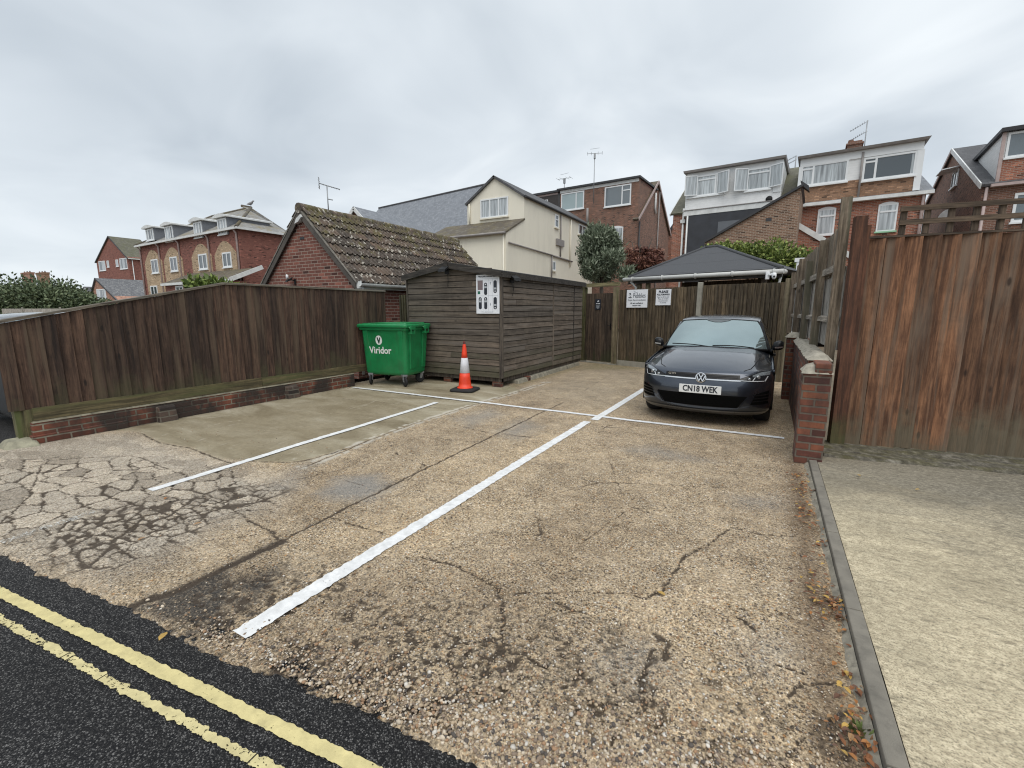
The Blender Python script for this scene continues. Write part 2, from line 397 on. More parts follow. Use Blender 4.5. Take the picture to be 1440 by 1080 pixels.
gapw = soft(wx, wy, gp((50,775),(100,738),(150,722),(215,722),(255,740),(170,790),(110,800)), .25)
wid = .0085 * (.25 + 1.6 * fbm(X * 5, Y * 5, 41)) * (1 + .35 * gapw); c1 = np.exp(-(e1 / wid) ** 2) * cz * np.clip(fbm(X * 2, Y * 2, 44) * 3 - .5, .15, 1); c2 = np.exp(-(e2 / wid) ** 3) * fine * cz * np.clip(fbm(X * 16, Y * 16, 47) * 2.4 - .15, .25, 1)
crack = np.maximum(crack, np.maximum(c1, c2))
# broken stony edge to the road, tar spilt over the joint, pits
edge = np.clip(1.25 - (Y - road_y(X)) / (.50 + .75 * fbm(X * 2.2, 3.3 + 0 * Y, 12)), 0, 1) * np.clip((X + 2.9) / .5, 0, 1)
edge = edge * np.clip((fbm(X * 3.1, Y * 3.1, 14) - .26) * 3.2, 0, 1)
pits = np.clip((fbm(X * 34, Y * 34, 51, 4) + .20 * fbm(X * 4, Y * 4, 52) - .655) * 9, 0, 1) * np.clip(edge * 1.5, 0, 1) * .8
crack = np.maximum(crack, pits)
T = soft(wx3, wy3, gp((192,852),(250,826),(316,803),(326,812),(318,850),(306,880),(282,884),(240,868)), .07); T2 = soft(wx3, wy3, gp((312,826),(345,812),(392,800),(365,836),(340,850),(318,860)), .10)
tar = np.maximum(tar, np.clip(np.maximum(T * 1.25, T2) * np.clip(2.6 * fbm(X * 9, Y * 9, 19) - .35, 0, 1.3), 0, 1) * .92)
tar = np.maximum(tar, np.exp(-(polydist(wx2, wy2, J1[:5]) / .045) ** 2) * .85)
# which slab is which
SM = gp((195,606),(227,622),(267,629),(307,644),(350,648),(403,650),(430,647),(467,637),(520,618),(575,598),(663,570),(734,549),(706,538))
SM = SM + [(-7.0, 8.2), (-7.9, 7.6), (-7.6, 2.2)]
smooth = soft(X + .3 * (wx - X), Y + .3 * (wy - Y), SM, .05)
brown = soft(wx, wy, gp((240,598),(300,640),(420,640),(560,585),(600,565),(480,550),(400,570)), .3)
grey = soft(wx, wy, gp((452,692),(480,672),(530,668),(548,684),(520,702),(470,702)), .12)
for q in (((640,588),(690,575),(706,583),(660,600)), ((700,608),(735,590),(760,600),(730,618)), ((380,690),(420,655),(440,650),(400,690)), ((880,632),(920,628),(1000,648),(940,645)), ((1040,700),(1090,700),(1090,715),(1045,712)), ((1060,900),(1100,905),(1105,935),(1070,930)), ((860,930),(900,915),(930,940),(890,955))):
    grey = np.maximum(grey, soft(wx, wy, gp(*q), .16) * .7)
far = soft(wx, wy, gp((740,548),(812,512),(870,512),(915,520),(905,548),(860,575),(800,565)), .5)
dirt = np.clip(1 - (np.abs(X - .33) / (.10 + .10 * fbm(Y * 3, X * 0, 77))), 0, 1) * (Y < 5.3)
dirt = np.maximum(dirt, np.clip(1 - (X + 7.32) / .10, 0, 1) * (Y > 1.5) * .6)
moss = np.maximum(soft(wx, wy, gp((812,520),(830,508),(905,512),(900,520)), .3) * .8, np.clip(1 - np.abs(X + 4.45) / .22, 0, 1) * (Y > 7.4) * .7)
cellv = (id1 * (1 - fine) + id2 * fine)
relief = .010 * (fbm(X * 1.3, Y * 1.3, 61) - .5) + .004 * (fbm(X * 9, Y * 9, 62) - .5)
tone = fbm(X * .9, Y * .9, 71)
Z = relief - .012 * crack - .006 * edge * fbm(X * 20, Y * 20, 66) - .004 * smooth
ragged = road_y(X) + .045 * (fbm(X * 3, X * 0, 81) - .5) * 2 + .022 * (fbm(X * 18, Y * 18, 83) - .5) * 2 + .010 * (fbm(X * 60, Y * 60, 85, 2) - .5) * 2
Z = Z - .055 * np.clip(.5 - (Y - ragged) / .05, 0, 1)
keepv = (Y > ragged - .07)
nr, nc = X.shape
idx = np.arange(nr * nc).reshape(nr, nc)
kf = keepv[:-1, :-1] & keepv[1:, :-1] & keepv[:-1, 1:] & keepv[1:, 1:]
quads = np.stack([idx[:-1, :-1], idx[:-1, 1:], idx[1:, 1:], idx[1:, :-1]], -1)[kf]
used = np.zeros(nr * nc, bool); used[quads.ravel()] = True; remap = np.cumsum(used) - 1
me = bpy.data.meshes.new('parking_ground'); nv = int(used.sum()); nf = len(quads)
me.vertices.add(nv); me.loops.add(nf * 4); me.polygons.add(nf)
me.vertices.foreach_set('co', np.stack([X, Y, Z], -1).reshape(-1, 3)[used].astype(np.float32).ravel())
me.loops.foreach_set('vertex_index', remap[quads].astype(np.int32).ravel())
me.polygons.foreach_set('loop_start', np.arange(0, nf * 4, 4, dtype=np.int32)); me.polygons.foreach_set('use_smooth', np.ones(nf, bool))
me.update(calc_edges=True); me.validate()
for nm, arr in dict(crack=crack, smooth=smooth, brown=brown, grey=grey, tar=tar, craze=soft(wx, wy, PZ, .22), edge=edge, dirt=dirt, moss=moss, pale=pale, tone=tone, far=far, cellv=cellv).items():
    a = me.attributes.new(nm, 'FLOAT', 'POINT'); a.data.foreach_set('value', arr.reshape(-1)[used].astype(np.float32))
pk = bpy.data.objects.new('parking_ground', me); col.objects.link(pk); tag(pk, kind='structure')

def park_mat():
    t = NT('old_aggregate_concrete'); A = lambda n: t.n('Attribute', attribute_name=n).outputs['Fac']
    v = t.obj
    dv = t.n('VectorMath', operation='ADD'); t.set(dv.inputs[0], v); dn = t.n('VectorMath', operation='SCALE'); t.set(dn.inputs[0], t.noise(v, 45, 3).outputs['Color']); dn.inputs['Scale'].default_value = .012; t.set(dv.inputs[1], dn.outputs[0])
    P1 = t.vor(dv.outputs[0], 50); P2 = t.vor(dv.outputs[0], 105); 
    stones = [(0, (.04,.034,.03)), (.12, (.14,.105,.072)), (.24, (.33,.235,.148)), (.40, (.48,.375,.255)), (.53, (.20,.155,.115)), (.64, (.58,.475,.345)), (.79, (.42,.235,.115)), (.85, (.78,.73,.65)), (.92, (.36,.33,.31)), (1, (.09,.075,.065))]
    s1 = t.ramp(t.sep(P1.outputs['Color'])[0], stones, 'CONSTANT'); s2 = t.ramp(t.sep(P2.outputs['Color'])[1], stones, 'CONSTANT')
    n1 = t.noise(v, 3.2, 6, .65).outputs[0]; n2 = t.noise(v, 22, 5, .7).outputs[0]; n3 = t.noise(v, 160, 3, .6).outputs[0]; n0 = t.noise(v, .7, 4, .6).outputs[0]
    matrix = t.ramp(n2, [(.26, (.18,.138,.095)), (.46, (.47,.385,.28)), (.74, (.68,.58,.45))])
    expo = t.mapr(n1, .30, .62, .35, .92)
    m1 = t.math('MULTIPLY', t.mapr(P1.outputs['Distance'], .30, .46, 1, 0), expo)
    m1 = t.math('MULTIPLY', m1, t.math('GREATER_THAN', t.sep(P1.outputs['Color'])[1], .42))
    m2 = t.math('MULTIPLY', t.mapr(P2.outputs['Distance'], .34, .5, 1, 0), expo)
    c = t.mix(m2, matrix, s2); c = t.mix(m1, c, s1)
    gapd = t.math('MULTIPLY', t.mapr(P2.outputs['Distance'], .5, .72), t.mapr(n2, .4, .66))
    c = t.mix(t.math('MULTIPLY', gapd, .85), c, (.035,.028,.021))
    nh = t.noise(v, 75, 4, .7).outputs[0]; spk = t.math('MULTIPLY', t.mapr(nh, .54, .62), t.mapr(n1, .34, .56, .35, 1.0))
    c = t.mix(t.math('MULTIPLY', spk, .78), c, (.05,.038,.028))
    c = t.mix(t.math('MULTIPLY', t.mapr(nh, .30, .38, 1, 0), .5), c, (.66,.57,.45))
    hs = t.n('HueSaturation', {'Saturation': 1.14, 'Value': 1.0}); t.set(hs.inputs['Color'], c); c = hs.outputs[0]
    c = t.mix(1.0, c, t.ramp(A('tone'), [(.25, (.80,.78,.76)), (.5, (1,1,1)), (.75, (1.16,1.14,1.10))]), 'MULTIPLY')
    blot = t.mapr(t.noise(v, 1.6, 6, .7, .4).outputs[0], .52, .72)
    c = t.mix(t.math('MULTIPLY', t.math('MULTIPLY', blot, t.mapr(nh, .42, .6, .3, 1.0)), .55), c, (.085,.064,.045))
    sp1 = t.noise(v, 17, 8, .84).outputs[0]; sp2 = t.noise(v, 62, 5, .8).outputs[0]; sp3 = t.noise(v, 5.5, 6, .7, .5).outputs[0]
    c = t.mix(1.0, c, t.ramp(sp1, [(.30, (.50,.47,.44)), (.48, (.98,.98,.98)), (.70, (1.42,1.40,1.37))]), 'MULTIPLY'); c = t.mix(.9, c, t.ramp(sp2, [(.32, (.48,.46,.43)), (.5, (1.02,1.02,1.02)), (.70, (1.45,1.43,1.4))]), 'MULTIPLY'); c = t.mix(.8, c, t.ramp(sp3, [(.30, (.72,.70,.68)), (.5, (1,1,1)), (.72, (1.22,1.2,1.17))]), 'MULTIPLY')
    # broken edge: bigger dark voids between loose stones
    c = t.mix(t.math('MULTIPLY', t.math('MULTIPLY', A('edge'), t.mapr(n2, .46, .6)), .85), c, (.035,.029,.025))
    # worn crazed slab, paler and greyer
    cz = t.mix(t.math('MULTIPLY', m2, .45), t.mix(t.mapr(nh, .5, .66), t.ramp(n2, [(.25, (.26,.225,.18)), (.5, (.46,.41,.34)), (.8, (.60,.55,.475))]), (.13,.11,.085)), s2)
    cz = t.mix(1.0, cz, t.ramp(A('cellv'), [(.1, (.72,.71,.70)), (.5, (1,1,1)), (.9, (1.22,1.2,1.17))]), 'MULTIPLY')
    cz = t.mix(.85, cz, t.ramp(sp2, [(.32, (.55,.53,.50)), (.5, (1,1,1)), (.70, (1.35,1.34,1.32))]), 'MULTIPLY'); cz = t.mix(.7, cz, t.ramp(sp1, [(.30, (.60,.57,.54)), (.5, (1.02,1.02,1.02)), (.70, (1.3,1.3,1.28))]), 'MULTIPLY')
    c = t.mix(t.math('MULTIPLY', A('craze'), .85), c, cz)
    # smooth trowelled slab
    sm = t.ramp(t.noise(t.scale(v, (.6, 1.5, 1)), 1.4, 7, .62, .8).outputs[0], [(.3, (.17,.138,.085)), (.48, (.29,.25,.172)), (.62, (.385,.343,.255)), (.75, (.50,.46,.37))])
    sm = t.mix(t.math('MULTIPLY', A('brown'), .55), sm, t.ramp(n1, [(.3, (.155,.12,.068)), (.7, (.255,.21,.135))]))
    sm = t.mix(t.math('MULTIPLY', t.mapr(n3, .45, .75), .35), sm, (.13,.11,.08))
    sm = t.mix(t.math('MULTIPLY', t.mapr(t.noise(t.scale(v, (2.5, .9, 1)), 2.1, 6, .7, 1.5).outputs[0], .6, .7), .5), sm, (.47,.43,.36))
    sm = t.mix(.6, sm, t.ramp(sp1, [(.30, (.66,.64,.60)), (.5, (1,1,1)), (.70, (1.28,1.27,1.24))]), 'MULTIPLY'); c = t.mix(A('smooth'), c, sm)
    c = t.mix(t.math('MULTIPLY', A('grey'), .7), c, t.mix(n3, (.15,.15,.145), (.34,.335,.32)))
    c = t.mix(t.math('MULTIPLY', A('far'), .35), c, t.mix(n2, (.16,.14,.11), (.36,.32,.25)))
    c = t.mix(A('pale'), c, (.50,.46,.39))
    c = t.mix(t.math('MULTIPLY', A('moss'), t.mapr(n2, .35, .6)), c, (.13,.12,.045))
    c = t.mix(t.math('MULTIPLY', A('dirt'), .7), c, t.mix(n2, (.05,.035,.025), (.20,.13,.075)))
    c = t.mix(t.math('MULTIPLY', A('tar'), t.mapr(nh, .36, .5, .55, 1)), c, t.mix(n3, (.016,.015,.015), (.085,.078,.07)))
    ck = t.mapr(t.math('MULTIPLY', A('crack'), t.mapr(n3, .2, .5, .75, 1)), .12, .62)
    c = t.mix(t.math('MULTIPLY', ck, .93), c, t.mix(nh, (.014,.011,.009), (.115,.085,.06)))
    keep = t.math('SUBTRACT', 1.0, t.math('MULTIPLY', A('smooth'), .88))
    h = t.math('MULTIPLY', t.math('ADD', t.math('SUBTRACT', t.math('MULTIPLY', m1, .8), t.math('MULTIPLY', spk, .8)), t.math('ADD', t.math('MULTIPLY', m2, .4), t.math('MULTIPLY', n2, .7))), keep)
    return t.fin(c, t.mapr(n1, .3, .7, .78, .95), t.bump(h, .8, .008), **{'Specular IOR Level': .25})
me.materials.append(park_mat())

# wide ground, road, drive
def sheet(name, x0, x1, y0, y1, z, mat, cut=None):
    mb = MB(); mb.add([(x0,y0,z),(x1,y0,z),(x1,y1,z),(x0,y1,z)], [(0,1,2,3)]); return tag(mb.build(name, mat), kind='structure')
gm = plain('earth', (.16,.13,.09), .95, .3, 1.3)
sheet('ground', -400, 400, -300, 500, -.33, gm)
def asphalt():
    t = NT('asphalt'); v = t.obj; P = t.vor(v, 185); Q = t.vor(v, 85); n = t.noise(v, 26, 5, .7).outputs[0]; big = t.noise(v, 1.1, 4).outputs[0]
    c = t.ramp(t.sep(P.outputs['Color'])[0], [(0, (.007,.0068,.0066)), (.45, (.022,.021,.0205)), (.75, (.050,.048,.046)), (.94, (.16,.155,.147))])
    c = t.mix(t.mapr(P.outputs['Distance'], .4, .7), c, (.006,.006,.007))
    c = t.mix(.5, c, t.ramp(big, [(.3, (.7,.7,.7)), (.7, (1.35,1.35,1.38))]), 'MULTIPLY')
    h = t.math('ADD', t.math('SUBTRACT', 1.0, P.outputs['Distance']), t.math('MULTIPLY', n, .9))
    return t.fin(c, .72, t.bump(h, .7, .005), **{'Specular IOR Level': .2})
rd = MB(); 
# the road runs along the edge line; it continues past both sides of the picture
def rp(x, off, z=-.012): return (x + .122 * off, road_y(x) - off, z)
rd.add([rp(-60, 7.5), rp(60, 7.5), rp(60, -.12), rp(.46, -.12), rp(-7.62, -.12), rp(-60, -.12)], [(0,1,2,3,4,5)])
tag(rd.build('road', asphalt()), kind='structure')
vp = MB(); vp.add([rp(-60, -.10, -.02), rp(-7.40, -.10, -.02), rp(-7.40, -.9, -.25), rp(-60, -.9, -.25), (-7.40, 7, -.25), (-60, 7, -.25)], [(0,1,2,3), (3,2,4,5)])
tag(vp.build('neighbour_yard', asphalt()), kind='structure')

def drive_mat():
    t = NT('drive_concrete'); v = t.obj; x, y, z = t.sep(v)
    n = t.noise(t.scale(v, (1, 1.6, 1)), 1.5, 7, .66, .6).outputs[0]; n2 = t.noise(t.scale(v, (1, 1.5, 1)), 34, 6, .75).outputs[0]; n3 = t.noise(v, 140, 3).outputs[0]
    c = t.ramp(n2, [(.26, (.15,.125,.085)), (.42, (.42,.355,.245)), (.58, (.60,.52,.365)), (.78, (.73,.645,.475))])
    c = t.mix(t.math('MULTIPLY', t.mapr(n3, .5, .66), .7), c, (.13,.112,.078))
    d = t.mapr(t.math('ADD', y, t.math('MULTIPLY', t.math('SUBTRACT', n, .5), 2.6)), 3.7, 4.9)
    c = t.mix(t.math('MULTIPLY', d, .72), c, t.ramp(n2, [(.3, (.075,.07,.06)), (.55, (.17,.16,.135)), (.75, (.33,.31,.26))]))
    bl = t.mapr(t.noise(t.scale(v, (.55, 1.6, 1)), 1.1, 7, .72, .9).outputs[0], .46, .66); c = t.mix(t.math('MULTIPLY', bl, .45), c, (.17,.145,.10))
    hl = t.mapr(t.noise(t.scale(v, (.7, 2.6, 1)), 14, 4, .7).outputs[0], .56, .66); c = t.mix(t.math('MULTIPLY', hl, .4), c, (.075,.066,.05))
    b = t.mapr(t.math('ADD', x, t.math('MULTIPLY', n, 1.4)), 1.7, 2.6)
    c = t.mix(t.math('MULTIPLY', t.math('MULTIPLY', b, t.mapr(n2, .4, .62, 1, 0)), .6), c, (.12,.11,.09))
    return t.fin(c, .9, t.bump(t.math('ADD', n2, t.math('MULTIPLY', n3, .5)), .5, .006), **{'Specular IOR Level': .2})
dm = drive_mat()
# drive slab with a slightly dished surface and its kerb edging
rows = []
for i in range(60):
    y = -.35 + i * .105
    rows.append([(.530 + j * .13, y, .040 + .012 * (float(fbm(np.array([j * .3]), np.array([i * .25]), 5)[0]) - .5)) for j in range(40)])
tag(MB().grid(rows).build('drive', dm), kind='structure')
km = plain('kerb_concrete', (.185,.168,.138), .9, .2, 9, bump=.7, dirt=.45)
kb = MB(); yy = .8
for L in (.92,) * 5 + (.60,):
    kb.hexa([(.452,yy+.003,-.05),(.528,yy+.003,-.05),(.528,yy+L-.003,-.05),(.452,yy+L-.003,-.05)], [(.458,yy+.003,.052),(.524,yy+.003,.054),(.524,yy+L-.003,.054),(.458,yy+L-.003,.052)]); yy += L
tag(kb.build('kerb', km, bevel=.006), kind='structure')
# low mortar haunch on the parking side of the kerb
hb = MB(); yy = .9; hp = []
for i in range(70):
    yv = .85 + i * .066; ww = .008 + .022 * rnd.random()
    hp.append([(.454 - ww - .02, yv, -.012), (.454 - ww, yv, .008 + .008 * rnd.random()), (.453, yv, .022 + .006 * rnd.random())])
tag(hb.grid(hp).build('kerb_haunch', plain('haunch_mortar', (.26,.235,.185), .95, .35, 14, dirt=.8, bump=.6)), kind='structure')
# raised mossy footing in front of the tall fence
lm = NT('ledge'); n = lm.noise(lm.obj, 14, 6, .7).outputs[0]; n_ = lm.noise(lm.scale(lm.obj, (1, 3, 1)), 4, 5, .7).outputs[0]
lmat = lm.fin(lm.mix(lm.mapr(n_, .42, .62), lm.ramp(n, [(.3, (.03,.026,.02)), (.5, (.10,.09,.07)), (.7, (.24,.22,.18))]), lm.ramp(n, [(.3, (.035,.03,.015)), (.6, (.10,.09,.045)), (.8, (.30,.28,.22))])), .95, lm.bump(n, .9, .012))
def fr_y(x): return 5.955 + .20 * (x - .69)
lr = []
for i in range(60):
    x = .60 + i * .08; j = .03 * (rnd.random() - .5)
    lr.append([(x, fr_y(x) - .46 - .035 * (x - .6) + j * .5, .03), (x, fr_y(x) - .43 + j, .062 + .008 * rnd.random()), (x, fr_y(x) - .2 + j, .068 + .01 * rnd.random()), (x, fr_y(x) - .16, .085 + .008 * rnd.random()), (x, fr_y(x) + .1, .085)])
tag(MB().grid(lr, flip=True).build('footing', lmat), kind='structure')

# painted lines: thin worn coats with brush-rough edges
def paint(name, c, wear=.35, rough=.7):
    t = NT(name); v = t.obj; n = t.noise(v, 60, 5, .7).outputs[0]; b = t.noise(v, 5, 4, .6).outputs[0]
    f = t.math('ADD', t.math('MULTIPLY', n, .7), t.math('MULTIPLY', b, .3))
    cc = t.mix(t.mapr(t.noise(v, 14, 6, .7).outputs[0], .35, .7), tuple(x * .70 for x in c), c)
    tr = t.n('BsdfTransparent'); mxs = t.n('MixShader'); t.fin(cc, rough, t.bump(n, .6, .004))
    t.set(mxs.inputs[0], t.mapr(f, wear - .02, wear + .02)); t.set(mxs.inputs[1], tr.outputs[0]); t.set(mxs.inputs[2], t.b.outputs[0]); t.set(t.out.inputs[0], mxs.outputs[0])
    return t.mat
def stripe(name, p, q, wid, mat, z, rag=.006, step=.012, seed=0, wid2=None, gaps=0.0):
    p = Vector((*p, 0)); q = Vector((*q, 0)); L = (q - p).length; d = (q - p) / L; nn = Vector((-d.y, d.x, 0)); k = int(L / step); mb = MB(); row = []
    tt = np.arange(k + 1) * step; wob = .010 * (fbm(tt * 1.3, tt * 0 + seed, 3) - .5)
    ra = (fbm(tt * 42, tt * 0 + seed, 91, 4) - .5) * 4 * rag; rb = (fbm(tt * 42, tt * 0 + seed + 9.5, 92, 4) - .5) * 4 * rag
    P = []
    for i in range(k + 1):
        ww = wid + ((wid2 or wid) - wid) * i / k
        a = p + d * (i * step) + nn * (wob[i] + ww / 2 + ra[i]); b = p + d * (i * step) + nn * (wob[i] - ww / 2 + rb[i])
        zz = z if not callable(z) else None
        m = [a.lerp(b, s) for s in (0, .25, .5, .75, 1)]
        P.append([(u.x, u.y, z(u.x, u.y) if callable(z) else z) for u in m])
    if gaps:
        r2 = random.Random(seed + 3); i = 0
        while i < k:
            n = r2.choice([2, 3, 3, 4, 5, 7]); j = min(k, i + n); mb.grid(P[i:j + 1]); i = j + (1 if r2.random() < gaps else 0)
    else: mb.grid(P)
    return tag(mb.build(name, mat, fix=False), kind='structure')
def park_z(x, y):
    i = min(max(int(np.searchsorted(ys, y)), 1), nr - 1); j = min(max(int(np.searchsorted(xs, x)), 1), nc - 1)
    return float(max(relief[i, j], relief[i-1, j], relief[i, j-1])) + .005
wp = paint('white_line_paint', (.80,.80,.79), .345)
stripe('parking_line', G(336,893)[:2], G(826,593)[:2], .105, wp, park_z, .006, seed=1)
stripe('parking_line', G(835,591)[:2], G(907,547)[:2], .11, wp, lambda x, y: park_z(x, y) + .002, .004, seed=2)
stripe('parking_line', G(211,690)[:2], G(614,566)[:2], .09, wp, park_z, .004, seed=3)
stripe('parking_line', G(497,545)[:2], G(1104,617)[:2], .085, wp, lambda x, y: park_z(x, y) + .003, .004, seed=4)
wf = paint('worn_white_paint', (.62,.60,.55), .535)
stripe('faded_parking_line', G(2,764)[:2], G(150,714)[:2], .085, wf, park_z, .01, seed=5)
yp = paint('yellow_line_paint', (.66,.565,.27), .375); yp2 = paint('worn_yellow_line_paint', (.66,.57,.29), .425)
a, b = Vector(G(0,832)[:2]), Vector(G(512,1078)[:2]); dd = (b - a).normalized()
stripe('yellow_line', a - dd * 3, b + dd * 3, .053, yp, -.007, .0035, .006, seed=6, gaps=.015)
a, b = Vector(G(0,869)[:2]), Vector(G(378,1078)[:2]); dd = (b - a).normalized()
stripe('yellow_line', a - dd * 3, b + dd * 3, .034, yp2, -.007, .006, .006, seed=8, gaps=.10)

# loose and half buried stones: denser along the broken road edge
def stones(name, mats, n, pick, smin, smax, sink, seed):
    g = np.random.default_rng(seed); ico = bmesh.new(); bmesh.ops.create_icosphere(ico, subdivisions=1, radius=1.0); bv = np.array([v.co[:] for v in ico.verts]); bf = np.array([[v.index for v in f.verts] for f in ico.faces]); ico.free()
    V = []; Fc = []; M = []; k = 0; tries = 0
    while k < n and tries < n * 12:
        tries += 1; px, py = g.uniform(200, 1215), g.uniform(600, 1079); p = G(px, py); x, y = p[0], p[1]
        if not (-7 < x < .36) or y < road_y(x) + .03 or g.uniform() > pick(x, y, px, py): continue
        s_ = g.uniform(smin, smax) ** 1.0 * (1 if g.uniform() < .85 else 1.5); sc = s_ * np.array([g.uniform(.7, 1.2), g.uniform(.6, 1.1), g.uniform(.4, .75)]); a = g.uniform(0, 6.28)
        q = bv * (1 + .18 * g.normal(size=(len(bv), 1))) * sc; c_, n_ = math.cos(a), math.sin(a); q = np.stack([q[:, 0] * c_ - q[:, 1] * n_, q[:, 0] * n_ + q[:, 1] * c_, q[:, 2]], 1) + np.array([x, y, park_z(x, y) - .005 + sc[2] * sink])
        Fc.append(bf + k * len(bv)); V.append(q); M += [int(g.choice(len(mats), p=[.30, .22, .16, .14, .10, .08]))] * len(bf); k += 1
    V = np.concatenate(V); Fc = np.concatenate(Fc); me = bpy.data.meshes.new(name); me.from_pydata(V.tolist(), [], Fc.tolist())
    for m_ in mats: me.materials.append(m_)
    me.polygons.foreach_set('material_index', M); me.polygons.foreach_set('use_smooth', [True] * len(M)); o = bpy.data.objects.new(name, me); col.objects.link(o); return tag(o, kind='stuff')
sm_ = [plain('stone_%d' % i, c, .85, .25, 40, bump=.3) for i, c in enumerate(((.40,.31,.21), (.24,.18,.13), (.52,.44,.34), (.09,.075,.065), (.31,.19,.11), (.56,.52,.46)))]
def pk_edge(x, y, px, py):
    d = y - road_y(x); return max(0.0, min(1, 1.05 - d / (.22 + .30 * min(1, max(0, (x + 2.2) / 2)))))* (1 if x > -2.3 else .25)
stones('loose_stones', sm_, 4200, pk_edge, .0032, .0085, .30, 5)
stones('embedded_stones', sm_, 9000, lambda x, y, px, py: 1.0 if x > -2.2 else .35, .0025, .0060, .10, 6)
# ------------------------------------------------------------------ fences, walls, shed, bin, cone
def boards(mb, p, q, zb, zt, wid, n, lap=-.005, t0=-.004, t1=.020, seed=0, jit=.004, gap=0.0):
    """upright feather-edge boards from p to q; n = outward side; zb, zt = functions of the distance along"""
    r = random.Random(seed); p = Vector((*p, 0)); q = Vector((*q, 0)); L = (q - p).length; d = (q - p) / L; nn = Vector((*n, 0)).normalized(); k = max(1, int(round(L / wid))); wd = L / k
    if not gap:
        e = p; f_ = q; o_ = -.045
        mb.hexa([(e.x+nn.x*o_, e.y+nn.y*o_, zb(0)), (f_.x+nn.x*o_, f_.y+nn.y*o_, zb(L)), (f_.x+nn.x*(o_+.006), f_.y+nn.y*(o_+.006), zb(L)), (e.x+nn.x*(o_+.006), e.y+nn.y*(o_+.006), zb(0))], [(e.x+nn.x*o_, e.y+nn.y*o_, min(zt(0), zt(L)) - .03), (f_.x+nn.x*o_, f_.y+nn.y*o_, zt(L) - .03), (f_.x+nn.x*(o_+.006), f_.y+nn.y*(o_+.006), zt(L) - .03), (e.x+nn.x*(o_+.006), e.y+nn.y*(o_+.006), min(zt(0), zt(L)) - .03)])
    for i in range(k):
        a0 = i * wd + (gap / 2 if gap else 0) + r.uniform(-.004, .004); a1 = (i + 1) * wd + (lap if not gap else -gap / 2)
        a1 = min(a1, L); j = r.uniform(-1, 1) * jit; le = r.uniform(-.006, .006)
        oa, ob = (t0, t1)
        A = p + d * a0; B = p + d * a1
        bk = min(0, t0) - .008
        def pt(P, o, z):
            o = bk if o == 0 else o
            return (P.x + nn.x * o, P.y + nn.y * o, z)
        z0a, z0b, z1a, z1b = zb(a0) + j, zb(a1) + j, zt(a0) + j, zt(a1) + j
        mb.hexa([pt(A, 0, z0a), pt(B, 0, z0b), pt(B, ob + le * .5, z0b), pt(A, oa + le * .5, z0a)], [pt(A, 0, z1a), pt(B, 0, z1b), pt(B, ob + le * .5, z1b), pt(A, oa + le * .5, z1a)])
    return mb
W_left = wood('brown_fence_wood', (.034,.019,.013), (.074,.045,.031), 'z', moss=.56, mosscol=(.085,.08,.036), isl=.42, streak=(.105,.074,.048))
W_left2 = wood('mossy_gravel_board', (.065,.055,.028), (.125,.105,.055), 'y', isl=.1, streak=(.10,.11,.04), knots=False)
W_cap = wood('fence_cap_wood', (.05,.04,.03), (.13,.115,.09), 'y', isl=.1, knots=False, streak=(.2,.19,.16))
W_post = wood('green_post_wood', (.06,.055,.028), (.13,.12,.06), 'z', isl=.1, streak=(.10,.12,.04))
W_shed = wood('shed_cladding', (.080,.066,.053), (.125,.104,.084), 'x', isl=.26, moss=.62, mosscol=(.085,.085,.045), con=.6, streak=(.135,.115,.098))
W_shedy = wood('shed_side_cladding', (.082,.068,.056), (.130,.110,.090), 'y', isl=.26, moss=.55, mosscol=(.095,.095,.052), con=.6, streak=(.16,.14,.12))
W_trim = wood('shed_trim', (.045,.038,.033), (.10,.085,.07), 'z', isl=.1, knots=False)
W_fascia = wood('shed_fascia', (.022,.020,.018), (.055,.05,.045), 'x', isl=.1, knots=False)
W_back = wood('back_fence_wood', (.062,.048,.030), (.145,.115,.075), 'z', moss=.30, mosscol=(.09,.085,.035), isl=.35, streak=(.055,.04,.027))
W_gate = wood('gate_wood', (.042,.030,.022), (.095,.070,.050), 'z', moss=.38, mosscol=(.05,.055,.022), isl=.30)
W_gpost = wood('gate_post_wood', (.12,.10,.065), (.23,.195,.13), 'z', isl=.08, streak=(.11,.11,.05))
W_right = wood('tall_fence_wood', (.095,.047,.027), (.195,.103,.058), 'z', moss=.48, mosscol=(.19,.165,.11), isl=.42, streak=(.19,.145,.108), grain=1.0, con=.8)
W_grey = wood('silvered_wood', (.24,.225,.205), (.46,.44,.405), 'z', isl=.2, grain=1.4)
W_picket = wood('weathered_picket_wood', (.115,.092,.068), (.24,.20,.155), 'z', isl=.3, streak=(.09,.09,.06))
W_rail = wood('weathered_rail_wood', (.18,.16,.135), (.34,.31,.27), 'y', isl=.2, knots=False)
W_redpost = wood('red_brown_post', (.06,.026,.015), (.115,.05,.028), 'z', moss=.5, mosscol=(.10,.11,.04), isl=.05)
B_wall = brick('low_wall_brick', (.20,.062,.036), (.27,.088,.05), (.33,.29,.22), stain=(.030,.024,.020), stainamt=.94, bump=1.0, stsc=1.1, strange=(.40,.54))
B_pier = brick('pier_brick', (.135,.046,.034), (.27,.098,.05), (.19,.155,.12), stain=(.035,.022,.02), stainamt=.75, bump=1.0, stsc=2.2, strange=(.42,.62))
mortar = plain('mortar_cap', (.34,.31,.25), .95, .35, 12, dirt=.8, bump=.8)
concrete = plain('post_concrete', (.30,.285,.24), .9, .16, 8, dirt=.4, bump=.4)
metal_grey = plain('galvanised_metal', (.30,.31,.32), .5, .15, 5, .7)
black_pl = plain('black_plastic', (.007,.007,.0075), .6, .2, 6, **{'Specular IOR Level': .3})
white_pl = plain('white_plastic', (.78,.79,.80), .35, .05, 4)

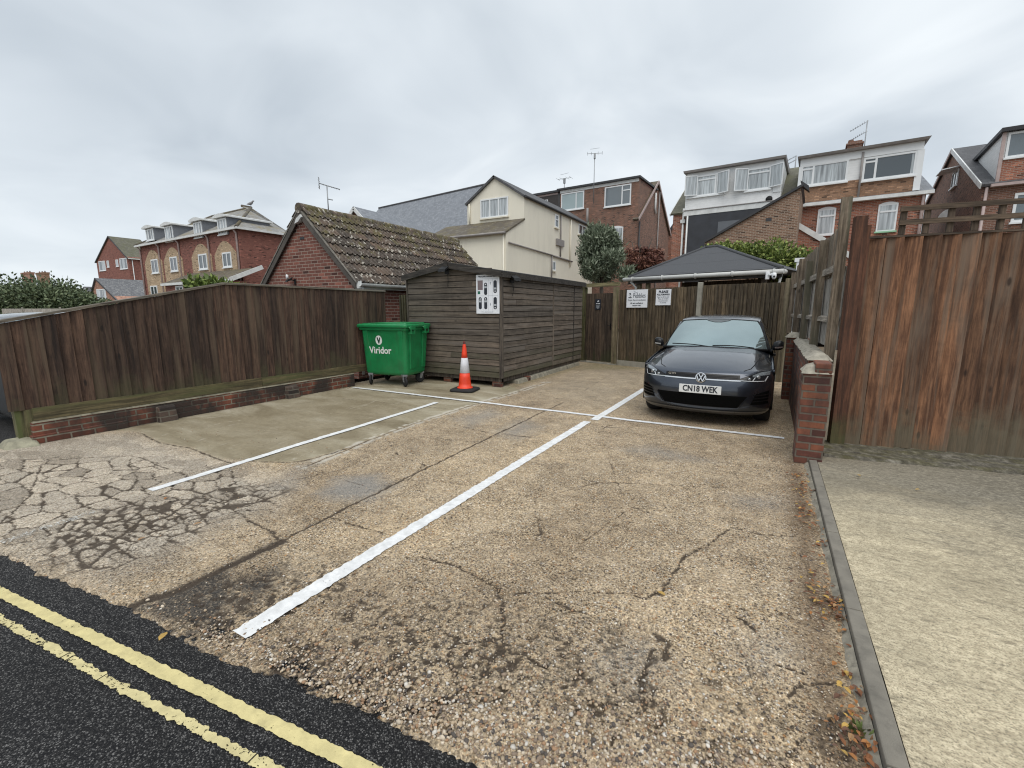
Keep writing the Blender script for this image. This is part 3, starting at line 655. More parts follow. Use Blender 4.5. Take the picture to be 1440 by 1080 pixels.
# --- left fence on its low brick wall
FX = -7.40
lf = thing('wooden_fence', (FX, 1.5, 0), 'long dark brown close boarded fence stepping down over the low brick wall', 'fence')
def ltop(a): return 1.385 + (1.93 - 1.385) * min(1, max(0, a - .03) / 2.43)
boards(MB(), (0, -.02), (0, 5.82), lambda a: .40, ltop, .128, (1, 0), seed=3, jit=.004).build('board_panel', W_left, lf)
cp = MB()
for a0, a1 in ((-.04, 2.45), (2.45, 5.83)):
    z0, z1 = ltop(a0), ltop(a1)
    cp.hexa([(-.03, a0, z0), (.035, a0, z0), (.035, a1, z1), (-.03, a1, z1)], [(-.02, a0, z0 + .035), (.03, a0, z0 + .028), (.03, a1, z1 + .028), (-.02, a1, z1 + .035)])
cp.build('capping', W_cap, lf)
gb = MB(); gb.box(-.01, .028, .16, 2.9, .262, .412); gb.box(-.01, .030, 2.905, 5.82, .262, .412); gb.build('gravel_board', W_left2, lf)
for i, yv in enumerate((.07, 2.45, 4.2, 5.78)):
    MB().box(-.12, -.012, yv - .05, yv + .05, 0 if i == 0 else .2, ltop(yv) - .01).build('post', W_post, lf)
MB().box(-.095, .010, .085, .20, -.02, .40).build('post', W_post, lf)
r_ = MB()
for zz in (.7, 1.25): r_.box(-.07, -.012, .1, 5.8, zz, zz + .08)
r_.build('rail', W_left2, lf)
lw = thing('brick_wall', (FX, 1.6, 0), 'low weathered red brick wall under the dark fence with blackened patches', 'wall')
m = MB(); m.box(-.16, .085, .02, 4.7, -.05, .245); m.box(-.165, .105, .0, .9, -.05, .10); m.build('wall', B_wall, lw, bevel=.008)
m = MB(); m.hexa([(-.15,.03,.245),(.088,.03,.245),(.088,4.7,.245),(-.15,4.7,.245)], [(-.15,.03,.258),(.06,.05,.258),(.06,4.7,.258),(-.15,4.7,.258)]); m.build('coping', plain('bed_mortar', (.20,.18,.13), .95, .4, 9, dirt=.9), lw)
for yv in (1.22, 3.15): MB().hexa([(.07,yv,-.05),(.19,yv,-.05),(.19,yv+.24,-.05),(.07,yv+.24,-.05)], [(.07,yv+.01,.215),(.165,yv+.02,.20),(.165,yv+.22,.20),(.07,yv+.23,.215)]).build('buttress', brick('buttress_brick%d' % int(yv), (.07,.05,.04), (.12,.08,.06), (.16,.14,.11), stainamt=.9), lw, bevel=.012)
# broken concrete kicker at the foot of the end post
m = MB(); m.hexa([(-.20,-.30,-.05),(.16,-.27,-.05),(.30,.02,-.05),(-.10,.06,-.05)], [(-.12,-.20,.085),(.03,-.21,.075),(.12,-.01,.05),(-.06,.03,.10)])
tag(m.build('concrete_block', plain('block_concrete', (.27,.255,.185), .95, .3, 10, dirt=.5, bump=.6), None, bevel=.02, loc=(FX + .02, 1.62, 0)), 'rounded mossy concrete lump at the foot of the fence end post', 'block')
# short return fence by the shed
sf = thing('fence_panel', (-7.42, 7.78, 0), 'short green stained fence panel in the corner between shed and long fence', 'fence')
W_corner = wood('green_corner_wood', (.04,.038,.022), (.085,.08,.045), 'z', isl=.3)
boards(MB(), (0, 0), (.72, 0), lambda a: .05, lambda a: 1.88, .075, (0, -1), seed=9).build('board_panel', W_corner, sf)
MB().box(.0, .72, .01, .05, 1.2, 1.28).build('rail', W_corner, sf)

# --- shed
SX0, SX1, SY0, SY1 = -6.99, -4.57, 7.60, 11.95
sh = thing('shed', ((SX0 + SX1) / 2, SY0, 0), 'dark weathered timber shed with shallow felt roof standing on bricks', 'shed')
hw = (SX1 - SX0) / 2; SL = SY1 - SY0
MB().box(-hw + .02, hw - .02, .02, SL - .02, .20, 2.2).build('gap_backing', plain('gap_shade_black', (.008,.007,.006), .9), sh)  # near-black box behind the boards; shade of the gaps put into its colour
f = MB(); k = 17; hgt = (2.235 - .185) / k
def front_top(x): return 2.235 + (2.43 - 2.235) * max(0, 1 - abs(x + .04) / hw)
r2 = random.Random(5)
for i in range(k + 2):
    z0 = .185 + i * hgt + .006; z1 = z0 + hgt - .012
    a0, a1 = -hw, hw
    if i >= k:
        lim = (z0 + .03 - 2.235) / (.195) * hw; a0, a1 = -hw + lim, hw - lim
        if a1 - a0 < .1: continue
        z1 = min(z1, 2.42)
    cuts = [a0] + ([r2.uniform(-.6, .6)] if r2.random() < .25 else []) + [a1]
    for c0, c1 in zip(cuts[:-1], cuts[1:]):
        tl = r2.uniform(.002, .008); f.hexa([(c0+.002,-.006-tl,z0),(c1-.002,-.006-tl,z0),(c1-.002,.02,z0),(c0+.002,.02,z0)], [(c0+.002,-.003,z1),(c1-.002,-.003,z1),(c1-.002,.02,z1),(c0+.002,.02,z1)])
f.build('front_cladding', W_shed, sh)
s_ = MB()
for i in range(k):
    z0 = .185 + i * hgt + .006; z1 = z0 + hgt - .012
    cuts = [.0] + sorted([r2.uniform(.4, 1.4)] if r2.random() < .4 else []) + [2.42, SL]
    for c0, c1 in zip(cuts[:-1], cuts[1:]):
        tl = r2.uniform(.002, .009); s_.hexa([(hw-.02,c0+.003,z0),(hw-.02,c1-.003,z0),(hw+.006+tl,c1-.003,z0),(hw+.006+tl,c0+.003,z0)], [(hw-.02,c0+.003,z1),(hw-.02,c1-.003,z1),(hw+.002,c1-.003,z1),(hw+.002,c0+.003,z1)])
s_.build('side_cladding', W_shedy, sh)
for x, y in ((hw - .012, -.016),): MB().box(x - .03, x + .036, y - .008, y + .05, .185, 2.26).build('corner_trim', W_trim, sh)
MB().box(-hw - .012, -hw + .03, -.02, .03, .185, 2.24).build('corner_trim', W_trim, sh)
for yv, wv in ((2.42, .03), (3.72, .03)): MB().box(hw - .01, hw + .020, yv - wv / 2, yv + wv / 2, .19, 2.21).build('cover_strip', wood('pale_strip%d' % int(yv), (.10,.085,.07), (.20,.17,.14), 'z', isl=0, knots=False) if yv < 3 else W_fascia, sh)
rf = MB(); ov = .09
for sgn in (-1, 1):
    e0, e1 = sgn * (hw + .05), -.04
    P = [(e0, -ov, 2.245), (e1, -ov, 2.465), (e1, SL + ov, 2.465), (e0, SL + ov, 2.245)]
    rf.hexa(P, [(a, b, c + .035) for a, b, c in P])
felt = plain('roof_felt', (.035,.034,.034), .95, .35, 5, bump=.5)
rf.build('roof', felt, sh)
for sgn in (-1, 1):
    MB().hexa([(sgn*(hw+.06),-ov-.025,2.155),(-.04,-ov-.025,2.375),(-.04,-ov-.001,2.375),(sgn*(hw+.06),-ov-.001,2.155)], [(sgn*(hw+.06),-ov-.025,2.265),(-.04,-ov-.025,2.485),(-.04,-ov-.001,2.485),(sgn*(hw+.06),-ov-.001,2.265)]).build('fascia', W_fascia, sh)
MB().box(hw + .052, hw + .078, -ov, SL + ov, 2.16, 2.262).build('fascia', W_fascia, sh)
MB().box(-.085, .005, -ov - .045, -ov - .026, 2.36, 2.52).build('finial', W_fascia, sh)
bs = MB(); bs.box(-hw + .03, hw - .02, .04, .10, .10, .185); bs.box(hw - .1, hw - .02, .02, SL, .10, .185); bs.build('bearer', W_trim, sh)
for x0, y0 in ((hw - .24, .02), (-.3, .05), (-hw + .1, .05), (hw - .12, 1.0)): MB().box(x0, x0 + .20, y0, y0 + .11, -.02, .10).build('brick_foot', B_pier, sh, bevel=.006)
pl = MB(); pl.hexa([(hw-.3,.55,-.05),(hw+.10,.55,-.05),(hw+.03,SL-.1,-.05),(hw-.3,SL-.1,-.05)], [(hw-.3,.57,.10),(hw+.05,.57,.075),(hw-.0,SL-.12,.10),(hw-.3,SL-.12,.12)])
pl.build('plinth', plain('plinth_concrete', (.24,.22,.17), .95, .35, 9, dirt=.8, bump=.7), sh, bevel=.02)
# black void sheet of soil under the shed is simply the shaded ground; small litter stones along its front
# floodlights on the shed
def floodlight(loc, label, rz, arm=.10, lampc=(.62,.63,.58)):
    t = thing('floodlight', loc, label, 'lamp', rz)
    MB().box(-.05, .05, -.02, .0, -.07, .05).build('mount', black_pl, t)
    m = MB(); m.tube([(0, -.02, 0), (0, -.06, .02), (0, -arm, .03)], .012, 6); m.tube([(.02, -.01, -.07), (.03, -.015, -.2), (.015, -.01, -.32)], .006, 5); m.build('bracket', black_pl, t)
    m = MB(); m.hexa([(-.085,-arm-.10,-.035),(.085,-arm-.10,-.035),(.085,-arm+.02,.03),(-.085,-arm+.02,.03)], [(-.085,-arm-.07,.02),(.085,-arm-.07,.02),(.085,-arm+.05,.08),(-.085,-arm+.05,.08)]); m.build('lamp_head', black_pl, t)
    m = MB(); m.add([(-.07,-arm-.098,-.0385),(.07,-arm-.098,-.0385),(.07,-arm+.008,.0165),(-.07,-arm+.008,.0165)], [(0,1,2,3)]); m.build('lens', plain('lens_%d' % len(bpy.data.objects), lampc, .25, .05), t)
    return t
floodlight((-5.80, SY0 - .10, 2.33), 'black floodlight under the ridge of the shed gable', 0, .10)
floodlight((SX1 + .03, 7.95, 2.14), 'small black floodlight with pale lens on the side of the shed', R(70), .09)

# --- parking plan sign on the shed
sg = thing('parking_sign', (-4.868, SY0 - .034, 1.845), 'white sign with a plan of dark car symbols on the shed front', 'sign')
SW, SH_ = .54, .76
sign_white = plain('sign_white', (.78,.80,.84), .4, .03, 2)
ink = plain('sign_ink', (.02,.025,.035), .5, .1); inkg = plain('sign_grey', (.42,.45,.48), .5, .1)
MB().box(-SW/2, SW/2, 0, .006, -SH_/2, SH_/2).build('board', sign_white, sg, bevel=.002)
def rrect(x0, x1, z0, z1, r, y, n=6):
    P = []
    for cx, cz, a in ((x1-r, z1-r, 0), (x0+r, z1-r, 90), (x0+r, z0+r, 180), (x1-r, z0+r, 270)):
        for i in range(n + 1):
            t = R(a + 90 * i / n); P.append((cx + r * math.cos(t), y, cz + r * math.sin(t)))
    return P
def sgx(u): return -SW/2 + SW * (u - 95) / 700.0
def sgz(v): return SH_/2 - SH_ * (v - 65) / 960.0
for (u0, u1, v0, v1, hv, gv) in ((340,432,265,565,308,375), (170,265,615,915,660,720), (338,432,615,915,660,720), (622,722,215,520,478,412), (622,722,620,915,878,812)):
    MB().prism(rrect(sgx(u0), sgx(u1), sgz(v1), sgz(v0), .034, -.0005), (0, -.001, 0)).build('car_symbol', ink, sg)
    d = MB(); cx = (sgx(u0) + sgx(u1)) / 2
    s2 = 1 if hv < gv else -1
    d.prism([(cx-.018,-.002,sgz(hv)-.010*s2), (cx+.018,-.002,sgz(hv)-.010*s2), (cx,-.002,sgz(hv)+.018*s2)], (0,-.001,0))
    d.build('arrow', sign_white, sg)
    d = MB(); d.box(cx-.028, cx+.028, -.003, -.0018, sgz(gv)-.018, sgz(gv)+.018); d.build('windscreen_symbol', inkg, sg)
MB().box(sgx(145), sgx(298), -.002, -.0002, sgz(440), sgz(205)).build('building_symbol', plain('sign_mauve', (.20,.155,.16), .5), sg)
MB().box(sgx(145), sgx(222), -.002, -.0002, sgz(540), sgz(468)).build('tree_symbol', plain('sign_green', (.02,.13,.085), .5), sg)
d = MB()
for v in (175, 585): d.box(sgx(140), sgx(752), -.0012, -.0002, sgz(v)-.0015, sgz(v)+.0015)
for u in (142, 305, 470, 600, 752): d.box(sgx(u)-.001, sgx(u)+.001, -.0012, -.0002, sgz(965), sgz(180))
for v in (285, 800):
    d.box(sgx(530)-.004, sgx(530)+.004, -.0016, -.0002, sgz(v+30), sgz(v-8)); d.prism([(sgx(530)-.012,-.0002,sgz(v)), (sgx(530)+.012,-.0002,sgz(v)), (sgx(530),-.0002,sgz(v-45))], (0,-.0016,0))
d.build('plan_line', plain('sign_line', (.22,.25,.29), .5), sg)
text_mb('Please park as indicated below', .040, 0, -.002, sgz(115), bold=.0008, sx=.86).build('lettering', ink, sg)
text_mb('All cars parked at owners risk', .024, sgx(435), -.002, sgz(978), sx=.95).build('lettering', inkg, sg)

# --- wheeled bin
def bin_green():
    t = NT('bin_green_plastic'); n = t.noise(t.obj, 4, 5, .6).outputs[0]; n2 = t.noise(t.scale(t.obj, (6, 6, .8)), 4, 5, .65).outputs[0]
    c = t.ramp(n, [(.3, (.008,.175,.055)), (.7, (.013,.245,.078))]); c = t.mix(t.math('MULTIPLY', t.mapr(n2, .50, .72), .45), c, (.035,.09,.045)); c = t.mix(t.math('MULTIPLY', t.mapr(t.noise(t.obj, 2.2, 6, .75).outputs[0], .54, .68), .35), c, (.06,.10,.055))
    return t.fin(c, t.mapr(n, .3, .7, .32, .5))
bg = bin_green()
BR = R(9); bn = thing('wheeled_bin', (-6.83, 7.0, 0), 'large green four wheeled waste bin with flat lid beside the shed', 'bin', BR)
def rsec(hx, hy, r, z, cx=0, cy=0, n=5): return [(p[0] + cx, p[2] + cy, z) for p in rrect(-hx, hx, -hy, hy, r, 0, n)]
def loft(mb, secs, m=0, smooth=True, caps=True):
    b = len(mb.v); n = len(secs[0])
    for s in secs: mb.v += [tuple(p) for p in s]
    for i in range(len(secs) - 1):
        for k in range(n):
            k2 = (k + 1) % n; mb.f.append((b+i*n+k, b+i*n+k2, b+(i+1)*n+k2, b+(i+1)*n+k)); mb.m.append(m); mb.sm.append(smooth)
    if caps:
        mb.f.append(tuple(b + k for k in reversed(range(n)))); mb.m.append(m); mb.sm.append(False)
        e = b + (len(secs) - 1) * n; mb.f.append(tuple(e + k for k in range(n))); mb.m.append(m); mb.sm.append(False)
    return mb
m = MB(); loft(m, [rsec(.44,.33,.06,.205), rsec(.472,.37,.07,.232), rsec(.482,.385,.07,.27), rsec(.493,.41,.07,.62), rsec(.505,.44,.06,1.10), rsec(.54,.48,.05,1.105), rsec(.545,.485,.05,1.15)])
m.build('body', bg, bn, bevel=.006)
for sx in (-1, 1):   # stiffening ribs and lifting pockets
    m = MB()
    m.hexa([(sx*.36-.05,-.375,.24),(sx*.36+.05,-.375,.24),(sx*.36+.05,-.34,.24),(sx*.36-.05,-.34,.24)], [(sx*.40-.055,-.462,1.10),(sx*.40+.055,-.462,1.10),(sx*.40+.055,-.41,1.10),(sx*.40-.055,-.41,1.10)])
    m.hexa([(sx*.475-.02,-.26,.33),(sx*.475+.02,-.26,.33),(sx*.475+.02,-.10,.33),(sx*.475-.02,-.10,.33)], [(sx*.522-.02,-.30,1.09),(sx*.522+.02,-.30,1.09),(sx*.522+.02,-.12,1.09),(sx*.522-.02,-.12,1.09)])
    m.hexa([(sx*.475-.02,.20,.33),(sx*.475+.02,.20,.33),(sx*.475+.02,.34,.33),(sx*.475-.02,.34,.33)], [(sx*.522-.02,.22,1.09),(sx*.522+.02,.22,1.09),(sx*.522+.02,.38,1.09),(sx*.522-.02,.38,1.09)])
    m.build('rib', bg, bn, bevel=.01)
m = MB(); loft(m, [rsec(.565,.505,.06,1.152), rsec(.575,.515,.06,1.165), rsec(.575,.515,.06,1.205), rsec(.55,.49,.05,1.222)]); m.build('lid', bg, bn, bevel=.006)
m = MB(); loft(m, [rsec(.36,.40,.04,1.221,.12,.04), rsec(.34,.38,.04,1.245,.12,.04)]); loft(m, [rsec(.10,.42,.03,1.221,-.42,.02), rsec(.09,.41,.03,1.233,-.42,.02)]); m.build('lid_panel', bg, bn)
for x, y in ((.575, -.33), (.575, .22)):
    m = MB(); m.tube([(x - .02, y - .07, 1.18), (x + .045, y - .07, 1.13), (x + .045, y - .065, 1.065), (x - .02, y - .065, 1.04)], .016, 6); m.tube([(x - .02, y + .07, 1.18), (x + .045, y + .07, 1.13), (x + .045, y + .065, 1.065), (x - .02, y + .065, 1.04)], .016, 6)
    m.box(x + .025, x + .06, y - .085, y + .085, 1.12, 1.19); m.box(x + .03, x + .058, y - .08, y + .08, 1.035, 1.06); m.build('handle', bg, bn, bevel=.006)
rub = plain('rubber', (.016,.016,.017), .8, .2); 
for x, y, rz in ((-.38, -.345, 20), (.40, -.355, 55), (.41, .30, -30), (-.40, .30, 0)):
    c = MB(); c.box(-.05, .05, -.045, .045, .20, .235); cs = c.build('castor', metal_grey, bn, loc=(x, y, 0), rz=R(rz))
    f = MB(); f.hexa([(-.032,-.05,.09),(-.024,-.05,.09),(-.024,.0,.09),(-.032,.0,.09)], [(-.035,-.03,.205),(-.027,-.03,.205),(-.027,.04,.205),(-.035,.04,.205)]); f.hexa([(.024,-.05,.09),(.032,-.05,.09),(.032,.0,.09),(.024,.0,.09)], [(.027,-.03,.205),(.035,-.03,.205),(.035,.04,.205),(.027,.04,.205)]); f.build('fork', metal_grey, cs)
    t = MB(); t.lathe([(.055, -.021), (.085, -.021), (.098, -.012), (.098, .012), (.085, .021), (.055, .021)], 20, 0, (0, -.03, .098), 'x'); t.build('wheel', rub, cs)
    h = MB(); h.lathe([(.012, -.02), (.056, -.016), (.056, .016), (.012, .02)], 14, 0, (0, -.03, .098), 'x'); h.build('hub', metal_grey, cs)
def bin_front(z): return -(.408 + (.44 - .408) * (z - .62) / .48) - .004
tw = plain('decal_white', (.80,.82,.80), .5, .03)
tilt = math.atan2(.032, .48)
em = bpy.data.objects.new('emblem_decal', None)
em_mb = MB(); em_mb.prism([(.075*math.cos(2*math.pi*k/28), 0, .092*math.sin(2*math.pi*k/28)) for k in range(28)], (0, -.002, 0))
o1 = em_mb.build('emblem', tw, bn); o1.location = (-.10, bin_front(.905) - .002, .905); o1.rotation_euler = (tilt, 0, 0)
v = MB(); v.prism([(-.045,0,.055),(-.018,0,.055),(0,0,-.005),(.018,0,.055),(.045,0,.055),(.012,0,-.062),(-.012,0,-.062)], (0,-.002,0))
o2 = v.build('emblem_letter', plain('decal_dark', (.012,.05,.035), .5), o1); o2.location = (0, -.0022, 0)
bpy.data.objects.remove(em)
o3 = text_mb('Viridor', .19, 0, 0, 0, bold=.004, sx=.92).build('lettering', tw, bn); o3.location = (-.085, bin_front(.70) - .003, .70); o3.rotation_euler = (tilt, 0, 0)
bn.scale = (1.05, .94, 1.03)

# --- traffic cone
cx_, cy_, _ = G(654, 549); cn = thing('traffic_cone', (cx_, cy_, 0), 'orange traffic cone with a white sleeve on a black base before the shed', 'cone', R(12))
m = MB(); loft(m, [rsec(.235,.235,.09,.0,n=4), rsec(.245,.245,.09,.012,n=4), rsec(.235,.235,.085,.042,n=4), rsec(.19,.19,.06,.055,n=4)]); m.build('base', rub, cn)
og = plain('cone_orange', (.78,.055,.018), .45, .1, 7, dirt=.3); wh = plain('cone_sleeve', (.66,.66,.70), .5, .12, 9, dirt=.25)
def cr_(z): return .128 - (.128 - .034) * (z - .055) / (.86 - .055)
m = MB(); m.lathe([(.155,.052),(.15,.068),(.128,.072)] + [(cr_(z), z) for z in (.072,.15,.25,.352)], 28); m.lathe([(cr_(z) , z) for z in (.632,.72,.84)] + [(.030,.865),(.030,.885),(.024,.895),(.0,.895)], 28); m.build('body', og, cn)
m = MB(); m.lathe([(cr_(.346)-.001,.346),(cr_(.348)+.003,.348),(cr_(.632)+.003,.632),(cr_(.636)-.001,.636)], 28); m.build('sleeve', wh, cn)
m = MB(); m.lathe([(.0,.955),(.017,.95),(.021,.93),(.019,.905),(.026,.892)], 14); m.build('tip', plain('cone_tip', (.12,.018,.015), .6), cn)

# --- back fence with gate
BA = math.atan2(11.20 - 12.75, .30 + 4.89); BL = math.hypot(11.20 - 12.75, .30 + 4.89)
BF = Frame(-4.89, 12.75, BA)
def bfx(px, py): return BF.fy(px, py)[0]
gl, gr = bfx(821, 450), bfx(866, 450); mid = bfx(984, 420); rt = bfx(1104, 450)
bf = thing('back_fence', (-4.89, 12.75, 0), 'brown close boarded fence with concrete posts behind the parked car', 'fence', BA)
tp = 2.085
boards(MB(), (gr + .10, 0), (mid - .05, 0), lambda a: .15, lambda a: tp - .01 + .01 * a, .092, (0, -1), seed=21, jit=.004).build('board_panel', W_back, bf)
boards(MB(), (mid + .06, 0), (rt - .05, 0), lambda a: .15, lambda a: tp + .03, .092, (0, -1), seed=22, jit=.004).build('board_panel', W_back, bf)
for x in (mid, rt): MB().hexa([(x-.055,-.07,-.05),(x+.055,-.07,-.05),(x+.055,.05,-.05),(x-.055,.05,-.05)], [(x-.05,-.055,tp+.10),(x+.05,-.055,tp+.10),(x+.05,.045,tp+.10),(x-.05,.045,tp+.10)]).build('post', concrete if x == mid else W_gpost, bf, bevel=.012)
m = MB(); m.box(gr + .1, mid - .06, -.03, .02, -.03, .148); m.build('gravel_board', concrete, bf); MB().box(mid + .06, rt - .06, -.03, .02, -.03, .148).build('gravel_board', concrete, bf)
m = MB(); m.box(gr + .1, mid - .05, .012, .06, 1.7, 1.78); m.box(gr + .1, mid - .05, .012, .06, .5, .58); m.box(mid + .05, rt - .05, .012, .06, 1.7, 1.78); m.build('rail', W_rail, bf)
gt = thing('garden_gate', (-4.89, 12.75, 0), 'dark boarded garden gate between green posts beside the shed', 'gate', BA)
boards(MB(), (gl + .09, -.02), (gr - .06, -.02), lambda a: .06, lambda a: 2.0, .098, (0, -1), seed=23, lap=-.006, t0=.010, t1=.014).build('board_panel', W_gate, gt)
MB().hexa([(gl-.06,-.07,-.05),(gl+.07,-.07,-.05),(gl+.07,.06,-.05),(gl-.06,.06,-.05)], [(gl-.06,-.07,2.18),(gl+.07,-.07,2.18),(gl+.07,.06,2.18),(gl-.06,.06,2.18)]).build('post', W_post, gt)
MB().box(gr - .065, gr + .055, -.08, .05, -.05, 2.16).build('post', W_gpost, gt)
W_lintel = wood('gate_lintel_wood', (.11,.10,.05), (.22,.20,.11), 'x', isl=0, knots=False)
MB().box(gl - .08, gr + .07, -.085, .055, 2.185, 2.285).build('lintel', W_lintel, gt)
m = MB(); m.box(gl + .09, gr - .07, .0, .04, 1.92, 1.99); m.box(gl + .09, gr - .07, .0, .04, .25, .35); m.box(gl + .09, gr - .07, .0, .04, 1.0, 1.1); m.build('ledge_rail', W_gate, gt)
m = MB(); m.box(gr - .16, gr - .13, -.045, -.033, .98, 1.16); m.tube([(gr - .145, -.045, 1.1), (gr - .145, -.085, 1.1), (gr - .20, -.085, 1.095)], .009, 6); m.build('latch', black_pl, gt)
MB().box(gl - .06, gr + .06, -.12, .03, -.04, .035).build('sill', concrete, gt)
# signs on gate and fence
def board_sign(name, px, py, ww, hh, label, mat, thick=.006, y=-.024):
    p = BF.fy(px, py, y); c, s = math.cos(BA), math.sin(BA)
    t = thing(name, (-4.89 + p[0]*c - p[1]*s, 12.75 + p[0]*s + p[1]*c, p[2]), label, 'sign', BA)
    MB().box(-ww/2, ww/2, -thick, 0, -hh/2, hh/2).build('board', mat, t, bevel=.002); return t
t = board_sign('notice_board', 841, 428, .19, .295, 'small black notice with white marks on the garden gate', ink, .006, -.040)
m = MB(); m.prism([(-.03,-.006,.065),(.0,-.006,.068),(.045,-.006,.085),(.03,-.006,.11),(-.005,-.006,.108)], (0,-.002,0)); m.build('emblem', sign_white, t)
m = MB()
for x0, x1, z in ((-.065,-.008,.02), (.008,.07,.02)): m.box(x0, x1, -.0085, -.006, z - .012, z + .012)
m.build('lettering', sign_white, t)
m = MB(); m.box(-.07, .07, -.008, -.006, -.032, -.025)
for i, wv in enumerate((.062, .055, .06, .05, .03)): m.box(-wv, wv, -.008, -.006, -.05 - i * .017, -.042 - i * .017)
m.build('small_print', inkg, t)
s1 = board_sign('name_sign', 896, 420, .62, .47, 'white guest house sign with a bird emblem on the back fence', sign_white, .02)
m = MB(); yv = -.022
m.prism([(-.235,yv,.135),(-.215,yv,.155),(-.19,yv,.145),(-.17,yv,.125),(-.185,yv,.11),(-.21,yv,.11)], (0,-.002,0)); m.prism([(-.225,yv,.095),(-.21,yv,.085),(-.19,yv,.075),(-.17,yv,.09),(-.18,yv,.06),(-.205,yv,.062)], (0,-.002,0)); m.box(-.25,-.155,-.024,-.022,.022,.042); m.build('emblem', ink, s1)
gt_ink = plain('soft_ink', (.10,.11,.13), .5)
text_mb('The', .075, -.10, yv, .165, 'LEFT').build('lettering', inkg, s1)
text_mb('Pebbles', .175, -.115, yv, .075, 'LEFT', sx=.70).build('lettering', gt_ink, s1)
text_mb('Guest Accommodation', .058, 0, yv, -.035, sx=.98).build('lettering', gt_ink, s1)
text_mb('All cars parked at', .055, 0, yv, -.118, bold=.001, sx=.95).build('lettering', ink, s1)
text_mb('owners risk', .055, 0, yv, -.178, bold=.001, sx=.95).build('lettering', ink, s1)
s2 = board_sign('forward_parking_sign', 933, 418, .41, .40, 'square white notice to pull forward, right of the guest house sign', sign_white, .012)
yv = -.014
text_mb('PLEASE', .082, 0, yv, .135, bold=.003).build('lettering', ink, s2)
text_mb('PULL FORWARD', .058, 0, yv, .065, bold=.002, sx=.80).build('lettering', ink, s2)
for i, tx in enumerate(('Please use all the space', 'Please do not block', 'our guests spaces', 'or entrance')):
    text_mb(tx, .042, 0, yv, .008 - i * .048, sx=.84).build('lettering', gt_ink, s2)

# --- right hand low wall, grey fence, tall brown fence
pw = thing('garden_wall', (.34, 5.27, 0), 'low red brick garden wall with two piers and a mortar capping beside the bay', 'wall')
def capst(mb, x0, x1, y0, y1, z, h, rough=.03, seed=1):
    r = random.Random(seed); n = max(2, int((y1 - y0) / .07)); k = max(3, int((x1 - x0) / .05)); P = []
    for i in range(n + 1):
        row = []
        for j in range(k + 1):
            e = min(i, n - i, 1) * min(j, k - j, 1)
            row.append((x0 + (x1-x0)*j/k + r.uniform(-.008,.008), y0 + (y1-y0)*i/n + r.uniform(-.008,.008), z + (h if e else .0) + r.uniform(-.4, .6) * rough * (1 if e else .3)))
        P.append(row)
    return mb.grid(P)
MB().box(-.010, .228, -.01, .36, -.05, .93).build('pier', B_pier, pw, bevel=.008)
m = MB(); m.box(.085, .228, -.008, .34, .932, 1.03); m.build('pier_cap_brick', B_pier, pw, bevel=.01)
capst(MB(), -.022, .24, -.025, .38, .925, .07, .03, 3).build('capping', mortar, pw)
MB().box(.05, .24, .36, 3.75, -.05, 1.03).build('wall', B_pier, pw, bevel=.006)
capst(MB(), .03, .26, .33, 3.80, 1.025, .05, .03, 4).build('capping', mortar, pw)
MB().box(-.06, .24, 3.75, 4.1, -.05, 1.08).build('pier', B_pier, pw, bevel=.008)
capst(MB(), -.08, .26, 3.72, 4.13, 1.075, .07, .03, 6).build('capping', mortar, pw)
GX = .665
gf = thing('grey_fence', (GX, 6.06, 0), 'silvered fence with open pickets on top running back behind the garden wall', 'fence')
LG = 5.15
def zt(a): return 2.46 - .012 * a
boards(MB(), (.02, .12), (-.24, LG), lambda a: 1.10, lambda a: 2.02, .12, (-1, 0), seed=31, t0=.01, t1=.014).build('board_panel', W_grey, gf)
boards(MB(), (.0, .16), (-.25, LG), lambda a: 1.96, lambda a: 2.52 - .014 * a, .115, (-1, 0), seed=32, gap=.04, t0=.018, t1=.018, jit=.02).build('picket', W_picket, gf)
m = MB(); m.hexa([(-.055,.12,1.98),(-.012,.12,1.98),(-.26,LG,1.98),(-.305,LG,1.98)], [(-.055,.12,2.06),(-.012,.12,2.06),(-.26,LG,2.06),(-.305,LG,2.06)]); m.hexa([(-.055,.12,1.40),(-.012,.12,1.40),(-.26,LG,1.40),(-.305,LG,1.40)], [(-.055,.12,1.45),(-.012,.12,1.47),(-.26,LG,1.47),(-.305,LG,1.45)]); m.build('rail', W_rail, gf)
for i, a in enumerate((0.06, 1.35, 2.6, 3.8, 5.1)):
    x = -.03 - .25 * a / LG; MB().box(x - .075, x + .02, a - .045, a + .045, -.05 if i == 0 else 1.06, 2.72 if i == 0 else (2.45 if i % 2 else 2.30)).build('post', W_picket, gf)
tf = thing('tall_fence', (.69, 5.955, 0), 'tall red brown feather edge fence with trellis top facing the drive', 'fence', math.atan2(.20, 1))
boards(MB(), (.13, 0), (4.4, 0), lambda a: .085, lambda a: 2.265 + .012 * a, .155, (0, -1), seed=41, jit=.009, t0=-.014, t1=.034, lap=-.018).build('board_panel', W_right, tf)
MB().box(-.015, .085, -.05, .05, .0, 2.49).build('post', W_redpost, tf); MB().box(.088, .128, -.03, .04, .0, 2.40).build('edge_batten', W_redpost, tf)
for x in (2.2, 4.3): MB().box(x - .05, x + .05, .03, .13, .0, 2.5).build('post', W_redpost, tf)
m = MB(); m.box(.12, 4.4, .055, .09, 1.0, 1.08); m.box(.12, 4.4, .055, .09, 1.9, 1.98); m.build('rail', W_redpost, tf)
W_trel = wood('trellis_wood', (.055,.040,.028), (.115,.085,.06), 'x', isl=.2, knots=False); W_trelz = wood('trellis_upright_wood', (.05,.036,.025), (.10,.075,.055), 'z', isl=.25, knots=False)
